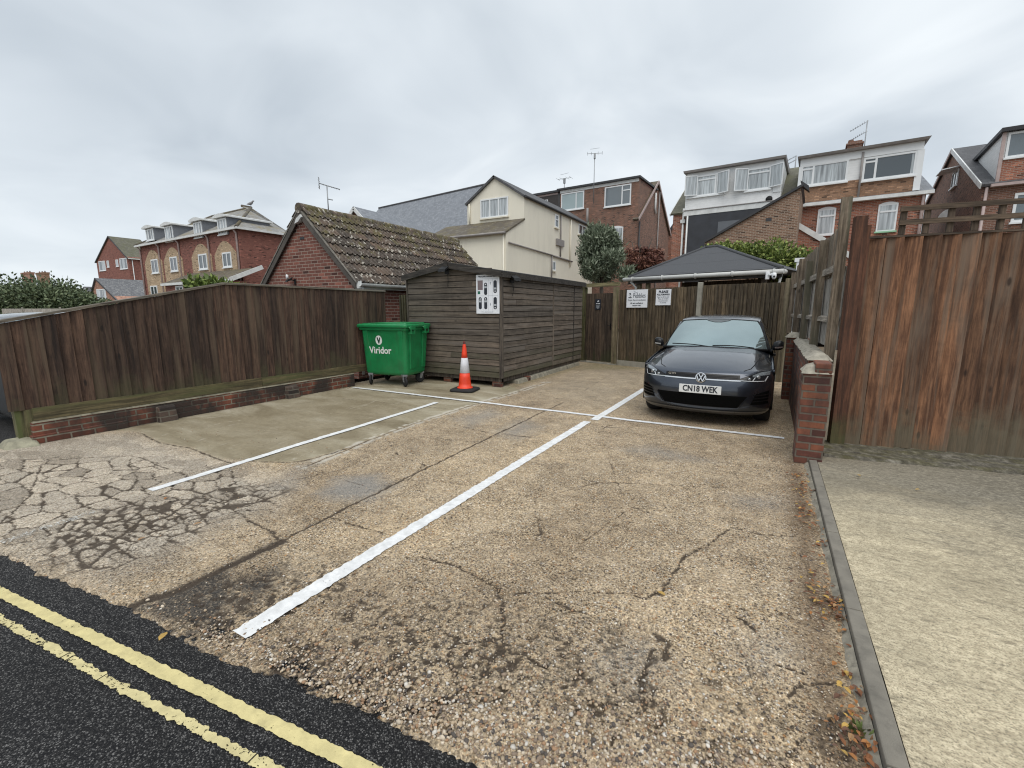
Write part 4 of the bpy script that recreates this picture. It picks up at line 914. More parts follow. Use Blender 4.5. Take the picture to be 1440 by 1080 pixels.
W_tcap = wood('tall_fence_cap', (.05,.036,.026), (.10,.075,.055), 'x', isl=0, knots=False)
MB().hexa([(.12,-.030,2.265),(4.4,-.030,2.317),(4.4,.03,2.317),(.12,.03,2.265)], [(.12,-.030,2.285),(4.4,-.030,2.337),(4.4,.03,2.337),(.12,.03,2.285)]).build('capping', W_tcap, tf)
tr = MB()
for z in (2.385, 2.515): tr.hexa([(.36,-.024,z),(4.4,-.024,z+.05),(4.4,.0,z+.05),(.36,.0,z)], [(.36,-.024,z+.048),(4.4,-.024,z+.098),(4.4,.0,z+.098),(.36,.0,z+.048)])
tr.build('trellis_rail', W_trel, tf)
x = .40
while x < 4.3: MB().box(x - .026, x + .026, .001, .022, 2.29 + .012 * x, 2.55 + .012 * x).build('trellis_upright', W_trelz, tf); x += .192
# ------------------------------------------------------------------ houses
upvc = plain('white_window_frame', (.74,.76,.77), .35, .04, 2)
trimw = plain('white_painted_trim', (.66,.67,.66), .55, .12, 3, dirt=.25)
darktrim = plain('dark_painted_trim', (.035,.036,.040), .6, .2, 3)
greytrim = plain('grey_pipe', (.26,.24,.23), .6, .15, 4)
pinkpipe = plain('pale_pipe', (.42,.33,.31), .6, .15, 4)
B_red = brick('terrace_red_brick', (.27,.095,.058), (.38,.15,.092), (.42,.34,.28), stain=(.09,.05,.04), stainamt=.35)
B_dark = brick('terrace_brown_brick', (.165,.078,.053), (.265,.126,.083), (.34,.27,.225), stain=(.06,.04,.03), stainamt=.4)
B_tan = brick('dormer_tan_brick', (.29,.165,.10), (.36,.215,.135), (.27,.20,.15), stain=(.08,.05,.035), stainamt=.35, ms=.006)
B_gar = brick('garage_brick', (.165,.062,.045), (.225,.086,.062), (.40,.30,.245), ms=.009, stain=(.09,.045,.036), stainamt=.4)
B_out = brick('outhouse_brick', (.19,.105,.068), (.27,.162,.108), (.46,.38,.30), ms=.011, stain=(.08,.05,.035), stainamt=.3)
B_apt = brick('apartment_brick', (.235,.092,.072), (.29,.118,.09), (.24,.15,.12), ms=.005, stain=(.09,.04,.03), stainamt=.25)
B_yel = brick('buff_brick', (.47,.345,.225), (.52,.395,.265), (.42,.33,.23), ms=.005, stain=(.28,.19,.11), stainamt=.3)
B_pink = brick('pink_brick', (.36,.19,.135), (.42,.23,.165), (.40,.28,.22), ms=.005, stainamt=.1)
def slate(name, c1, c2, moss=None, lich=.0, row=.22, w=.30):
    t = NT(name); x, y, z = t.sep(t.obj); nx, ny, nz = t.sep(t.nrm)
    f = t.math('GREATER_THAN', t.math('ABSOLUTE', nx), t.math('ABSOLUTE', ny))
    u = t.math('ADD', t.math('MULTIPLY', x, t.math('SUBTRACT', 1.0, f)), t.math('MULTIPLY', y, f))
    v = t.comb(u, t.math('MULTIPLY', z, 1.35), 0.0)
    bt = t.n('TexBrick', {'Scale': 1.0, 'Mortar Size': .008, 'Mortar Smooth': .1, 'Bias': 0.0, 'Brick Width': w, 'Row Height': row, 'Color1': (0,0,0), 'Color2': (1,1,1), 'Mortar': (.5,.5,.5)}); t.set(bt.inputs['Vector'], v)
    c = t.ramp(bt.outputs['Color'], [(0, tuple(a * .88 for a in c1)), (.5, c1), (1, tuple((a + b) / 2 for a, b in zip(c1, c2)))])
    n = t.noise(t.obj, 2.2, 6, .65).outputs[0]; c = t.mix(.45, c, t.ramp(n, [(.3, (.75,.75,.75)), (.7, (1.25,1.24,1.22))]), 'MULTIPLY')
    c = t.mix(t.math('MULTIPLY', bt.outputs['Fac'], .5), c, tuple(a * .3 for a in c1))
    if moss: c = t.mix(t.math('MULTIPLY', t.mapr(t.noise(t.obj, 1.3, 7, .7).outputs[0], .47, .64), .8), c, moss)
    if lich: c = t.mix(t.math('MULTIPLY', t.mapr(t.noise(t.obj, 5, 5, .75).outputs[0], .55, .66), lich), c, (.40,.39,.36))
    return t.fin(c, .75, t.bump(t.math('SUBTRACT', t.math('MULTIPLY', n, .4), bt.outputs['Fac']), .5, .015))
S_grey = slate('blue_grey_slate', (.20,.215,.24), (.275,.29,.315))
S_dark = slate('dark_slate', (.075,.075,.08), (.13,.13,.135))
S_moss = slate('mossy_slate', (.22,.215,.205), (.32,.315,.30), (.22,.18,.09), .4)
S_green = slate('green_tile', (.11,.105,.075), (.17,.16,.115), (.085,.085,.04))
S_mixed = slate('blotchy_slate', (.11,.112,.12), (.22,.22,.225), None, .85)
S_brown = slate('brown_mossy_tile', (.095,.078,.058), (.16,.135,.105), (.135,.11,.045), .3)
def render_mat(name, c):
    t = NT(name); n = t.noise(t.scale(t.obj, (1, 1, .3)), 1.2, 6, .65).outputs[0]; n2 = t.noise(t.obj, 30, 3).outputs[0]; s_ = t.noise(t.scale(t.obj, (5, 5, .25)), 1.6, 5, .6).outputs[0]
    c_ = t.mix(t.math('MULTIPLY', t.mapr(n, .45, .75), .4), c, tuple(x * .72 for x in c)); c_ = t.mix(t.math('MULTIPLY', t.mapr(s_, .60, .80), .16), c_, tuple(x * .45 for x in c))
    return t.fin(c_, .85, t.bump(n2, .3, .01))
cream = render_mat('cream_render', (.78,.735,.62))
dkclad = plain('dark_render', (.045,.048,.056), .85, .3, 2)
def siding(name, c, pitch=.12, axis='x'):
    t = NT(name); x, y, z = t.sep(t.obj); s = t.math('FRACT', t.math('DIVIDE', z, pitch)); l = t.mapr(s, .0, .10, 1, 0)
    n = t.noise(t.obj, 3, 5).outputs[0]; cc = t.mix(t.math('MULTIPLY', l, .45), t.ramp(n, [(.3, tuple(a * .88 for a in c)), (.7, c)]), tuple(a * .4 for a in c))
    return t.fin(cc, .5, t.bump(s, .5, .012))
sidingw = siding('white_cladding', (.82,.83,.83))
sidingd = siding('black_brown_cladding', (.040,.033,.030))
def pane_mat(name, curtain=.6, tint=(.05,.065,.075), lo=.0, col_c=(.46,.50,.52), seed=0.0):
    """window glass with net curtains hanging behind it"""
    t = NT(name); x, y, z = t.sep(t.obj); u = t.math('ADD', t.math('ADD', x, y), seed)
    wv = t.noise(t.comb(t.math('MULTIPLY', u, 9.0), t.math('MULTIPLY', z, .5), seed), 1.0, 4, .6)
    cc = t.ramp(wv.outputs[0], [(.32, tuple(a * .38 for a in col_c)), (.5, tuple(a * .8 for a in col_c)), (.62, tuple(min(1, a * 1.15) for a in col_c))])
    m = t.math('GREATER_THAN', t.noise(t.comb(u, 0.0, seed), .8, 1).outputs[0], 1 - curtain)
    c = t.mix(m, tint, cc) if curtain < 1 else cc
    return t.fin(c, .06, None, **{'Specular IOR Level': .9, 'Coat Weight': .4, 'Coat Roughness': .02})
P_net = pane_mat('net_curtain_glass', 1.0); P_dark = pane_mat('dark_glass', .25); P_mix = pane_mat('half_curtained_glass', .55, seed=2.3)
P_plain = plain('plain_glass', (.10,.125,.14), .05, .1, 1, **{'Specular IOR Level': 1.0, 'Coat Weight': .5})
P_blue = plain('pale_reflecting_glass', (.28,.36,.37), .08, .08, 1, **{'Specular IOR Level': 1.0, 'Coat Weight': .5})

def mapper(face, c0):
    if face == '-y': return lambda u, d, z: (u, c0 - d, z)
    if face == '+x': return lambda u, d, z: (c0 + d, u, z)
    return lambda u, d, z: (c0 - d, u, z)
def mbox(mb, M, u0, u1, d0, d1, z0, z1):
    mb.hexa([M(u0,d0,z0),M(u1,d0,z0),M(u1,d1,z0),M(u0,d1,z0)], [M(u0,d0,z1),M(u1,d0,z1),M(u1,d1,z1),M(u0,d1,z1)])
def window(par, u0, u1, z0, z1, face='-y', c0=0.0, mull=(), trans=(), glass=None, ft=.055, sill=True, arch=0.0, mat=None, tparts=None, sillmat=None):
    """frame with glazing bars; pane and sill are its pieces. mull/trans are fractions; trans entries (fraction, m0, m1)"""
    M = mapper(face, c0); m = MB(); W = u1 - u0; H = z1 - z0
    if arch:
        n = 8; out = [M(u0, 0, z0), M(u1, 0, z0)] + [M(u1 - W * i / n, 0, z1 + arch * math.sin(math.pi * i / n)) for i in range(n + 1)]
        v = Vector(M(0, .05, 0)) - Vector(M(0, 0, 0)); m.prism(out, v)
        # the arched head is solid; the light below it is glazed by a proud pane
    else:
        mbox(m, M, u0, u1, 0, .055, z1 - ft, z1); mbox(m, M, u0, u1, 0, .055, z0, z0 + ft); mbox(m, M, u0, u0 + ft, 0, .055, z0 + ft, z1 - ft); mbox(m, M, u1 - ft, u1, 0, .055, z0 + ft, z1 - ft)
    b = .054 if arch else .0; e = .085 if arch else .05
    for f in mull: mbox(m, M, u0 + W * f - ft * .5, u0 + W * f + ft * .5, b, e, z0 + ft, z1 - ft)
    for tr in trans:
        f, a0, a1 = tr if isinstance(tr, tuple) else (tr, 0, 1)
        mbox(m, M, u0 + W * a0 + ft, u0 + W * a1 - ft * .5, b, e, z0 + H * f - ft * .45, z0 + H * f + ft * .45)
    fr = m.build('window', mat or upvc, par)
    p = MB(); d = .058 if arch else .02
    p.add([M(u0 + ft * .8, d, z0 + ft * .8), M(u1 - ft * .8, d, z0 + ft * .8), M(u1 - ft * .8, d, z1 - ft * .8), M(u0 + ft * .8, d, z1 - ft * .8)], [(0,1,2,3)]); p.build('pane', glass or P_net, fr)
    if sill: s = MB(); mbox(s, M, u0 - .05, u1 + .05, 0, .12, z0 - .075, z0 - .002); s.build('sill', sillmat or upvc, fr)
    return fr
def sash(par, u, d0, ang, wd, z0, z1, c0, hinge):
    """an opened side hung casement"""
    m = MB(); ft = .05
    for a, b, c, d in ((0, wd, 0, ft), (0, wd, z1-z0-ft, z1-z0), (0, ft, ft, z1-z0-ft), (wd-ft, wd, ft, z1-z0-ft)): m.box(a, b, -.02, .02, c, d)
    o = m.build('casement', upvc, par, loc=(u, c0 - d0, z0), rz=ang); p = MB(); p.box(ft, wd - ft, -.004, .004, ft, z1 - z0 - ft); p.build('pane', P_net, o); return o
def slab(mb, a, b, c, d, th=.10):
    """roof plane as a slab hanging th below its top face a b c d"""
    a, b, c, d = map(Vector, (a, b, c, d)); n = (b - a).cross(d - a).normalized(); n = n if n.z > 0 else -n; v = -n * th
    mb.hexa([a + v, b + v, c + v, d + v], [a, b, c, d]); return mb
def gable_box(mb, x0, x1, y0, y1, z0, ze, zr, xr=None):
    xr = (x0 + x1) / 2 if xr is None else xr
    mb.prism([(x0,y0,z0),(x1,y0,z0),(x1,y0,ze),(xr,y0,zr),(x0,y0,ze)], (0, y1 - y0, 0)); return mb

# --- brick garage with mossy interlocking tiles
gx, gy = -9.83, 7.19
fr = Frame(gx, gy)
ga = thing('brick_garage', (gx, gy, 0), 'brick garage with steep mossy tiled roof behind the dark fence', 'garage')
hw, ze, zr, GL = 1.63, 2.28, 3.86, 6.05
gable_box(MB(), -hw, hw, 0, GL, -.05, ze, zr - .03).build('wall', B_gar, ga)
def tile_mat():
    t = NT('mossy_tiles'); rn = t.island(); n = t.noise(t.obj, 3.5, 7, .72).outputs[0]; n2 = t.noise(t.obj, 16, 5, .7).outputs[0]; x, y, z = t.sep(t.obj)
    c = t.ramp(n2, [(.3, (.042,.035,.030)), (.55, (.105,.086,.072)), (.75, (.21,.175,.15))])
    c = t.mix(1.0, c, t.ramp(rn, [(0, (.7,.7,.7)), (.6, (1,.96,.92)), (1, (1.45,1.25,1.12))]), 'MULTIPLY')
    mz = t.math('ADD', n, t.math('MULTIPLY', t.math('SUBTRACT', z, 3.1), .09))
    c = t.mix(t.math('MULTIPLY', t.mapr(mz, .52, .64), .85), c, t.mix(n2, (.06,.055,.022), (.175,.15,.06)))
    c = t.mix(t.math('MULTIPLY', t.mapr(t.noise(t.scale(t.obj, (1, 1.8, .8)), 9, 4, .65).outputs[0], .585, .64), .85), c, (.50,.47,.41))
    return t.fin(c, .95, t.bump(n2, .8, .012))
T_moss = tile_mat()
def pantile(side):
    m = MB(); nC = 8; ex, ez = side * (hw + .13), ze - .15; rx, rz = side * .03, zr + .06; tw = .29; nT = int((GL + .1) / tw)
    sx, sz = (ex - rx) / nC, (ez - rz) / nC; L = math.hypot(sx, sz); nx, nz = -sz / L * side, abs(sx) / L
    nx, nz = (side * abs(sz) / L, abs(sx) / L)
    r = random.Random(4)
    for c in range(nC):
        for k in range(nT):
            y0 = -.06 + k * tw; rows = []; lift = r.uniform(0, .008)
            for s_ in (0.0, .5, 1.06):
                row = []
                for j in range(13):
                    v = j / 12.0; w_ = .042 * max(0, math.sin(v * 4 * math.pi)) ** .8 + (.010 + .042 * s_ + lift)
                    row.append((rx + sx * (c + s_) + nx * w_, y0 + v * tw, rz + sz * (c + s_) + nz * w_))
                rows.append(row)
            b = [(p[0] - nx * .028, p[1], p[2] - nz * .028) for p in rows[-1]]; rows.append(b)
            m.grid(rows, smooth=False)
    return m
pantile(1).build('roof', T_moss, ga); pantile(-1).build('roof', T_moss, ga)
m = MB(); r = random.Random(6)
for k in range(14):
    y0 = -.09 + k * .443; a = [(.0, y0, zr + .035 + r.uniform(-.006, .006)), (0, y0 + .455, zr + .035 + r.uniform(-.006, .006))]; m.tube(a, .115 + r.uniform(0, .01), 10)
m.build('ridge_tile', T_moss, ga)
for s in (-1, 1):
    m = MB(); m.hexa([(s*(hw+.14),-.075,ze-.29),(0,-.075,zr-.17),(0,-.045,zr-.17),(s*(hw+.14),-.045,ze-.29)], [(s*(hw+.14),-.075,ze-.16),(0,-.075,zr+.0),(0,-.045,zr+.0),(s*(hw+.14),-.045,ze-.16)]); m.build('bargeboard', plain('barge%d' % s, (.085,.075,.065), .9, .3, 5), ga)
    m = MB(); m.hexa([(s*(hw+.17),-.085,ze-.155),(0,-.085,zr+.01),(0,.02,zr+.01),(s*(hw+.17),.02,ze-.155)], [(s*(hw+.17),-.085,ze-.12),(0,-.085,zr+.055),(0,.02,zr+.055),(s*(hw+.17),.02,ze-.12)]); m.build('verge', plain('verge%d' % s, (.20,.185,.16), .95, .35, 8, dirt=.6), ga)
gw = plain('weathered_gutter', (.70,.71,.69), .5, .12, 4, dirt=.3)
m = MB(); prof = [(.062 * math.cos(R(a)), .062 * math.sin(R(a))) for a in range(180, 361, 20)] + [(.072 * math.cos(R(a)), .072 * math.sin(R(a))) for a in range(360, 179, -20)]
m.prism([(hw + .21 + a, -.02, ze - .155 + b) for a, b in prof], (0, GL, 0)); m.box(hw + .10, hw + .128, -.03, GL, ze - .27, ze - .14); m.build('gutter', gw, ga)
m = MB(); m.box(hw + .09, hw + .20, -.045, .05, ze - .27, ze - .10); m.tube([(hw + .17, .10, ze - .20), (hw + .15, .10, ze - .32), (hw + .05, .10, ze - .42), (hw + .05, .10, .05)], .034, 8); m.build('downpipe', gw, ga)
m = MB(); m.box(-hw - .20, -hw - .08, -.05, .03, ze - .27, ze - .12); m.build('gutter_end', gw, ga)
p = fr.fy(380, 276 + 240 if False else 337, -.0); m = MB(); m.box(-.12, .03, -.012, .0, 3.20, 3.26); m.build('air_brick', darktrim, ga)
m = MB(); m.prism([(-.13, -.02, 3.55), (-.06, -.02, 3.66), (.10, -.02, 3.74), (.13, -.02, 3.68), (.0, -.02, 3.58)], (0, -.10, 0)); o = m.build('bird_box', trimw, ga)
p = fr.fy(415, 392)
fl = floodlight((gx + p[0], gy - .0, 2.24), 'black floodlight with bright white lamp on the brick garage gable', R(-20), .12, (.85,.86,.86)); m = MB(); m.lathe([(.0,-.02),(.05,-.015),(.062,.0),(.05,.02),(.0,.05)], 12, 0, (-.10, -.16, .10), 'y'); m.build('lamp_bright_part', white_pl, fl)

# --- cream rendered house
CY = 24.0
p0 = Frame(0, CY).fy(737, 273); cx0 = p0[0]; fr = Frame(cx0, CY)
ch = thing('cream_house', (cx0, CY, 0), 'cream rendered house with gable window and low tiled lean to roof', 'house')
ap = fr.fy(695.4, 248.5); lf_ = fr.fy(657, 285); zeR = fr.fy(737, 274)[2]; xl = lf_[0]; zb = fr.fy(736, 308)[2]
dl = fr.fx(711.6, 325, 0.0); dy, zl = dl[1], dl[2]; ln = 11.8
gable_box(MB(), xl, 0, 0, ln, -.05, zeR, ap[2] - .05, ap[0]).build('wall', cream, ch)
m = MB(); m.prism([(0, 0, -.05), (0, dy, -.05), (0, dy, zl), (0, 0, zb)], (xl * 1.35, 0, 0)); m.build('lean_to_wall', cream, ch)
m = MB(); slab(m, (.06, dy - .2, zl - .06), (xl * 1.42, dy - .2, zl - .06), (xl * 1.42, .0, zb + .04), (.06, .0, zb + .04), .09); m.build('lean_to_roof', S_brown, ch)
m = MB(); m.tube([(.08, dy - .26, zl - .10), (xl * 1.42, dy - .26, zl - .10)], .065, 8); m.build('gutter', greytrim, ch)
m = MB(); slab(m, (.10, -.14, zeR - .04), (.10, ln, zeR - .04), (ap[0], ln, ap[2] + .06), (ap[0], -.14, ap[2] + .06), .12); m.build('roof', S_dark, ch)
m = MB(); slab(m, (xl - .10, -.14, zeR - .08), (xl - .10, ln, zeR - .08), (ap[0], ln, ap[2] + .06), (ap[0], -.14, ap[2] + .06), .12); m.build('roof', S_dark, ch)
a, b = fr.fy(676, 279), fr.fy(715, 308)
window(ch, a[0], b[0], fr.fy(676, 308)[2], fr.fy(700, 278)[2], mull=(.34, .66), glass=P_net, ft=.075, sillmat=cream)
m = MB(); m.tube([(.14, -.1, zeR - .10), (.14, ln, zeR - .10)], .07, 8); m.build('gutter', darktrim, ch)
m = MB(); m.tube([(xl + .2, -.07, zeR - .1), (xl + .2, -.07, zb)], .05, 7); m.build('downpipe', cream, ch)
m = MB(); m.tube([(-.12, dy - .07, zl - .1), (-.12, dy - .07, 0)], .05, 7); m.build('downpipe', cream, ch)
for (px, y0, y1) in ((788, 303, 362), (802, 309, 376), (775, 360, 392)):
    q0, q1 = fr.fx(px, y0), fr.fx(px, y1); m = MB(); m.tube([(.06, q0[1], q0[2]), (.06, q0[1], q1[2])], .055, 7); m.build('downpipe', greytrim if px < 800 else cream, ch)
q0, q1 = fr.fx(714, 341), fr.fx(775, 359); m = MB(); m.tube([(.07, q0[1], q0[2]), (.07, q1[1], q1[2])], .05, 7); m.tube([(.07, q1[1], q1[2]), (.07, q1[1] + 3.5, q1[2] - .1)], .06, 7); m.build('waste_pipe', greytrim, ch)
def side_win(px0, px1, py0, py1, **k):
    q0, q1 = fr.fx(px0, py0), fr.fx(px1, py1); return window(ch, q0[1], q1[1], q1[2], fr.fx(px0, py0)[2] , '+x', 0.0, ft=.07, sillmat=cream, **k)
side_win(780, 784.5, 301, 321, trans=(.62,), glass=P_dark); side_win(813.5, 823.5, 314.5, 333, mull=(.5,), glass=P_dark); side_win(776.5, 780.5, 367, 381, glass=P_dark)
m = MB(); q0 = fr.fx(784, 341); m.box(.0, .12, q0[1] - .3, q0[1] + .9, q0[2] - .2, q0[2] + .22); m.build('meter_box', greytrim, ch)

# --- terrace behind: four houses in line, each with its own box dormer
HR = R(-4)
def wedge(mb, pts_front, y0, y1): return mb.prism([(x, y0, z) for x, z in pts_front], (0, y1 - y0, 0))
def terrace(name, px, Y, label):
    f0 = Frame(0, Y, HR); p = f0.fy(px, 300); c, s = math.cos(HR), math.sin(HR)
    ox, oy = p[0] * c, Y + p[0] * s
    return Frame(ox, oy, HR), thing(name, (ox, oy, 0), label, 'house', HR)

# brick dormer house (between cream house and white clad one)
fr, hC = terrace('brick_house', 897, 37.0, 'red brown brick house with flat roofed dormer of two windows and side gable')
zt_ = fr.fy(897, 251)[2]; xl = fr.fy(788, 266)[0]; zt_l = zt_
q = fr.fx(899.7, 308, 0); zev = q[2]; qa = fr.fx(924, 256, 0); yr, zrg = qa[1], qa[2]; y2 = 2 * yr
m = MB(); m.prism([(0, 0, -.05), (0, y2, -.05), (0, y2, zev), (0, yr, zrg), (0, 0, zev)], (xl * 1.02, 0, 0)); m.build('wall', B_dark, hC)
m = MB(); m.box(xl, -.01, .01, yr * .92, zev - .2, zt_); m.build('dormer', B_dark, hC)
m = MB(); m.box(xl - .25, .14, -.22, yr, zt_ + .02, zt_ + .17); m.build('dormer_roof', darktrim, hC)
m = MB(); m.box(xl, -.02, -.035, -.001, zt_ - .22, zt_ + .015); m.build('fascia', trimw, hC)
m = MB(); m.prism([(-.02, .3, zt_ - .03), (-.02, yr * .95, zt_ - .03), (-.02, yr * .75, zev + (zrg - zev) * .76)], (.03, 0, 0)); m.build('dormer_cheek', plain('red_cheek', (.17,.05,.05), .7), hC)
m = MB()
slab(m, (.16, -.15, zev - .08), (-.35, -.15, zev - .08), (-.35, yr, zrg + .08), (.16, yr, zrg + .08), .12); slab(m, (.16, y2 + .15, zev - .08), (xl, y2 + .15, zev - .08), (xl, yr, zrg + .08), (.16, yr, zrg + .08), .12)
m.build('roof', S_brown, hC)
m = MB()
for a, b in (((.17, -.2, zev - .16), (.17, yr, zrg + .02)), ((.17, y2 + .2, zev - .16), (.17, yr, zrg + .02))): m.bar(a, b, .05, .20)
m.build('bargeboard', pinkpipe, hC)
def fwin(par, fr, x0, x1, y0, y1, yl=0.0, **k):
    a, b = fr.fy(x0, (y0 + y1) / 2, yl), fr.fy(x1, (y0 + y1) / 2, yl); xm = (x0 + x1) / 2
    return window(par, a[0], b[0], fr.fy(xm, y1, yl)[2], fr.fy(xm, y0, yl)[2], c0=yl, **k)
fwin(hC, fr, 789.5, 821.5, 270.5, 295, mull=(.66,), glass=P_blue, ft=.09); fwin(hC, fr, 850.5, 887.5, 261, 289.5, mull=(.67,), trans=((.72, .67, 1),), glass=P_plain, ft=.09)
fwin(hC, fr, 858, 876, 320, 350, arch=.12, glass=P_mix, ft=.09)
m = MB(); a = fr.fx(925, 300, 0); m.tube([(.08, yr * 1.15, zrg - .6), (.08, yr * 1.15, 0)], .06, 7); m.build('downpipe', greytrim, hC)
m = MB(); q = fr.fx(905, 306, 0); m.tube([(.10, .25, zev - .25), (.10, .25, 0)], .06, 7); m.build('downpipe', darktrim, hC)
m = MB(); q = fr.fx(920, 287, 0); m.tube([(.10, q[1], q[2] + .9), (.10, q[1], q[2] - .3), (.10, q[1] + .2, q[2] - .8)], .09, 7); m.build('flue', trimw, hC)
m = MB(); q = fr.fy(826, 305, -.4); m.tube([(q[0], -.4, q[2] - .8), (q[0], -.4, q[2] + .7)], .10, 8); m.build('vent_pipe', greytrim, hC)
hC_frame = fr
# dark dormer house next along
fr, hK = terrace('dark_dormer_house', 788, 40.0, 'house with black clad box dormer peeping over the cream house roof')
zt_ = fr.fy(783, 271)[2]; xl = fr.fy(752, 275)[0]; zb = zt_ - 3.2
m = MB(); m.box(xl, -.3, 0, 5, zb, zt_); m.build('dormer', sidingd, hK)
m = MB(); m.box(xl - .2, -.1, -.2, 5, zt_ + .01, zt_ + .2); m.build('dormer_roof', darktrim, hK)
m = MB(); m.box(xl, -.3, -.03, -.001, zt_ - .16, zt_); m.build('fascia', pinkpipe, hK)
m = MB(); m.box(xl - 1.0, -.2, .02, 7, -.05, zb + .3); m.build('wall', B_dark, hK)
window(hK, xl + .35, xl + 1.5, zt_ - 1.5, zt_ - .5, glass=P_dark)

# white clad dormer house
fr, hD = terrace('white_clad_house', 947, 30.0, 'house with broad white clad dormer and opened casements above dark wall')
xr = fr.fy(1121, 300)[0]; zev = fr.fy(947, 301)[2]; zt_ = fr.fy(965, 245.5)[2]; xd = fr.fy(964.7, 270)[0]; xd1 = fr.fy(1100, 250)[0]; zc = fr.fy(966, 298)[2]
q = fr.fx(964, 252, 0); yr, zrg = q[1], q[2]
yr = max(yr, 4.0)
m = MB(); m.box(0, xr, 0, yr * 2, -.05, zev - .02); m.build('wall', B_red, hD)
m = MB(); slab(m, (-.14, -.15, zev), (xr, -.15, zev), (xr, yr, zrg + .1), (-.14, yr, zrg + .1), .12); slab(m, (-.14, yr * 2, zev), (xr, yr * 2, zev), (xr, yr, zrg + .1), (-.14, yr, zrg + .1), .12); m.build('roof', S_green, hD)
m = MB(); m.bar((-.15, -.18, zev - .08), (-.15, yr, zrg + .02), .05, .16); m.build('bargeboard', trimw, hD)
m = MB(); m.box(xd, xd1, -.05, yr, zc, zt_); m.build('dormer', sidingw, hD)
m = MB(); m.hexa([(xd-.12,-.30,zt_+.01),(xd1+.1,-.30,zt_+.01),(xd1+.1,yr,zt_+.01),(xd-.12,yr,zt_+.01)], [(xd-.15,-.34,zt_+.12),(xd1+.13,-.34,zt_+.12),(xd1+.13,yr,zt_+.26),(xd-.15,yr,zt_+.26)]); m.build('dormer_roof', greytrim, hD)
zf = fr.fy(970, 305)[2]; m = MB(); m.box(xd + .05, xr - .8, -.42, -.052, zf, zf + .28); m.build('fascia', trimw, hD)
m = MB(); m.box(xd, xr - .8, -.46, -.055, zf + .29, zc + .02); m.build('gutter', greytrim, hD)
m = MB(); m.box(xd + .25, xr - .5, -.40, -.01, -.05, zf - .01); m.build('rear_wall', dkclad, hD)
m = MB(); q0, q1 = fr.fy(1010, 312, -.4), fr.fy(1045, 320, -.4); m.box(q0[0], q1[0], -.43, -.402, q1[2] - .2, q0[2]); m.build('board_patch', plain('grey_board', (.13,.14,.155), .8), hD)
m = MB(); a = fr.fy(960, 330); m.tube([(a[0], -.08, zc + .2), (a[0], -.08, 0)], .06, 7); m.box(a[0] - .14, a[0] + .14, -.2, -.02, zf - .35, zf - .15); m.box(a[0] - .12, a[0] + .12, -.2, -.02, zf - 3.0, zf - 2.82); m.build('downpipe', trimw, hD)
m = MB(); m.tube([(xd + .28, -.43, zf - .02), (xd + .28, -.43, 0)], .05, 7); m.build('downpipe', trimw, hD)
fwin(hD, fr, 967.5, 1019, 246, 275, -.05, mull=(.25, .76), trans=((.78, .25, .76),), glass=P_net, ft=.085)
fwin(hD, fr, 1049, 1084, 236, 267, -.05, mull=(.0, 1.0), trans=(.78,), glass=P_net, ft=.085)
for px, ang, z0p, z1p, wd in ((980, R(-156), 275, 247, .72), (1007, R(-24), 273, 243, .74), (1051, R(-152), 268, 237, .74), (1081, R(-28), 264, 233, .74)):
    a = fr.fy(px, z0p, -.11); b = fr.fy(px, z1p, -.11); sash(hD, a[0], .06, ang, wd, a[2], b[2], -.05, 0)
m = MB(); a = fr.fy(1081.5, 280, -.06); m.lathe([(.0, -.055), (.17, -.055), (.17, -.09), (.0, -.09)], 14, 0, (a[0], 0, a[2]), 'y'); m.build('vent', black_pl, hD)
m = MB(); m.box(xd1 - .38, xd1 - .02, -.10, -.052, zc + .5, zt_ - .02); m.build('corner_board', upvc, hD)

# red brick terrace house
fr, hE = terrace('brick_house', 1122, 30.0, 'red brick terrace house with chimney and wide white framed dormer')
xr = fr.fy(1312, 275)[0]; zev = fr.fy(1122, 289)[2]; zt_ = fr.fy(1123, 226)[2]; xd = fr.fy(1123, 250)[0] + .02; xd1 = fr.fy(1294, 240)[0]; zs = fr.fy(1126, 263)[2]
q = fr.fx(1291.5, 222, xr); yr, zrg = max(3.6, q[1]), q[2]
zrg = zt_ + .15
m = MB(); m.box(0, xr - .25, 0, 9, -.05, zev - .02); m.build('wall', B_red, hE)
m = MB(); slab(m, (0, -.15, zev + .05), (xr, -.15, zev + .05), (xr, yr, zrg), (0, yr, zrg), .12); slab(m, (0, 9.1, zev), (xr, 9.1, zev), (xr, yr, zrg), (0, yr, zrg), .12); m.build('roof', S_grey, hE)
m = MB(); m.box(xd, xd1, -.06, yr, zev + .08, zs); m.build('dormer_brick', B_tan, hE)
m = MB(); m.box(xd, xd1 + .02, -.06, yr, zs + .002, zt_); m.build('dormer', sidingw, hE)
m = MB(); m.hexa([(xd-.1,-.34,zt_+.01),(xd1+.12,-.34,zt_+.01),(xd1+.12,yr,zt_+.01),(xd-.1,yr,zt_+.01)], [(xd-.14,-.40,zt_+.11),(xd1+.2,-.40,zt_+.11),(xd1+.2,yr,zt_+.22),(xd-.14,yr,zt_+.22)]); m.build('dormer_roof', greytrim, hE)
m = MB(); m.box(xd + .02, xd1, -.12, -.062, zt_ - .36, zt_ + .005); m.build('fascia', upvc, hE)
MB().box(xd1 - .20, xd1 + .06, -.13, -.058, zev + .1, zt_ - .37).build('corner_board', upvc, hE); MB().box(xd - .03, xd + .10, -.13, -.062, zs, zt_ - .37).build('corner_board', upvc, hE)
m = MB(); m.box(-.05, xr, -.30, -.02, zev - .14, zev + .02); m.build('gutter', trimw, hE)
m = MB(); m.tube([(xr - .35, -.16, zev - .1), (xr - .35, -.09, zev - .5), (xr - .35, -.09, 0)], .06, 7); m.build('downpipe', pinkpipe, hE)
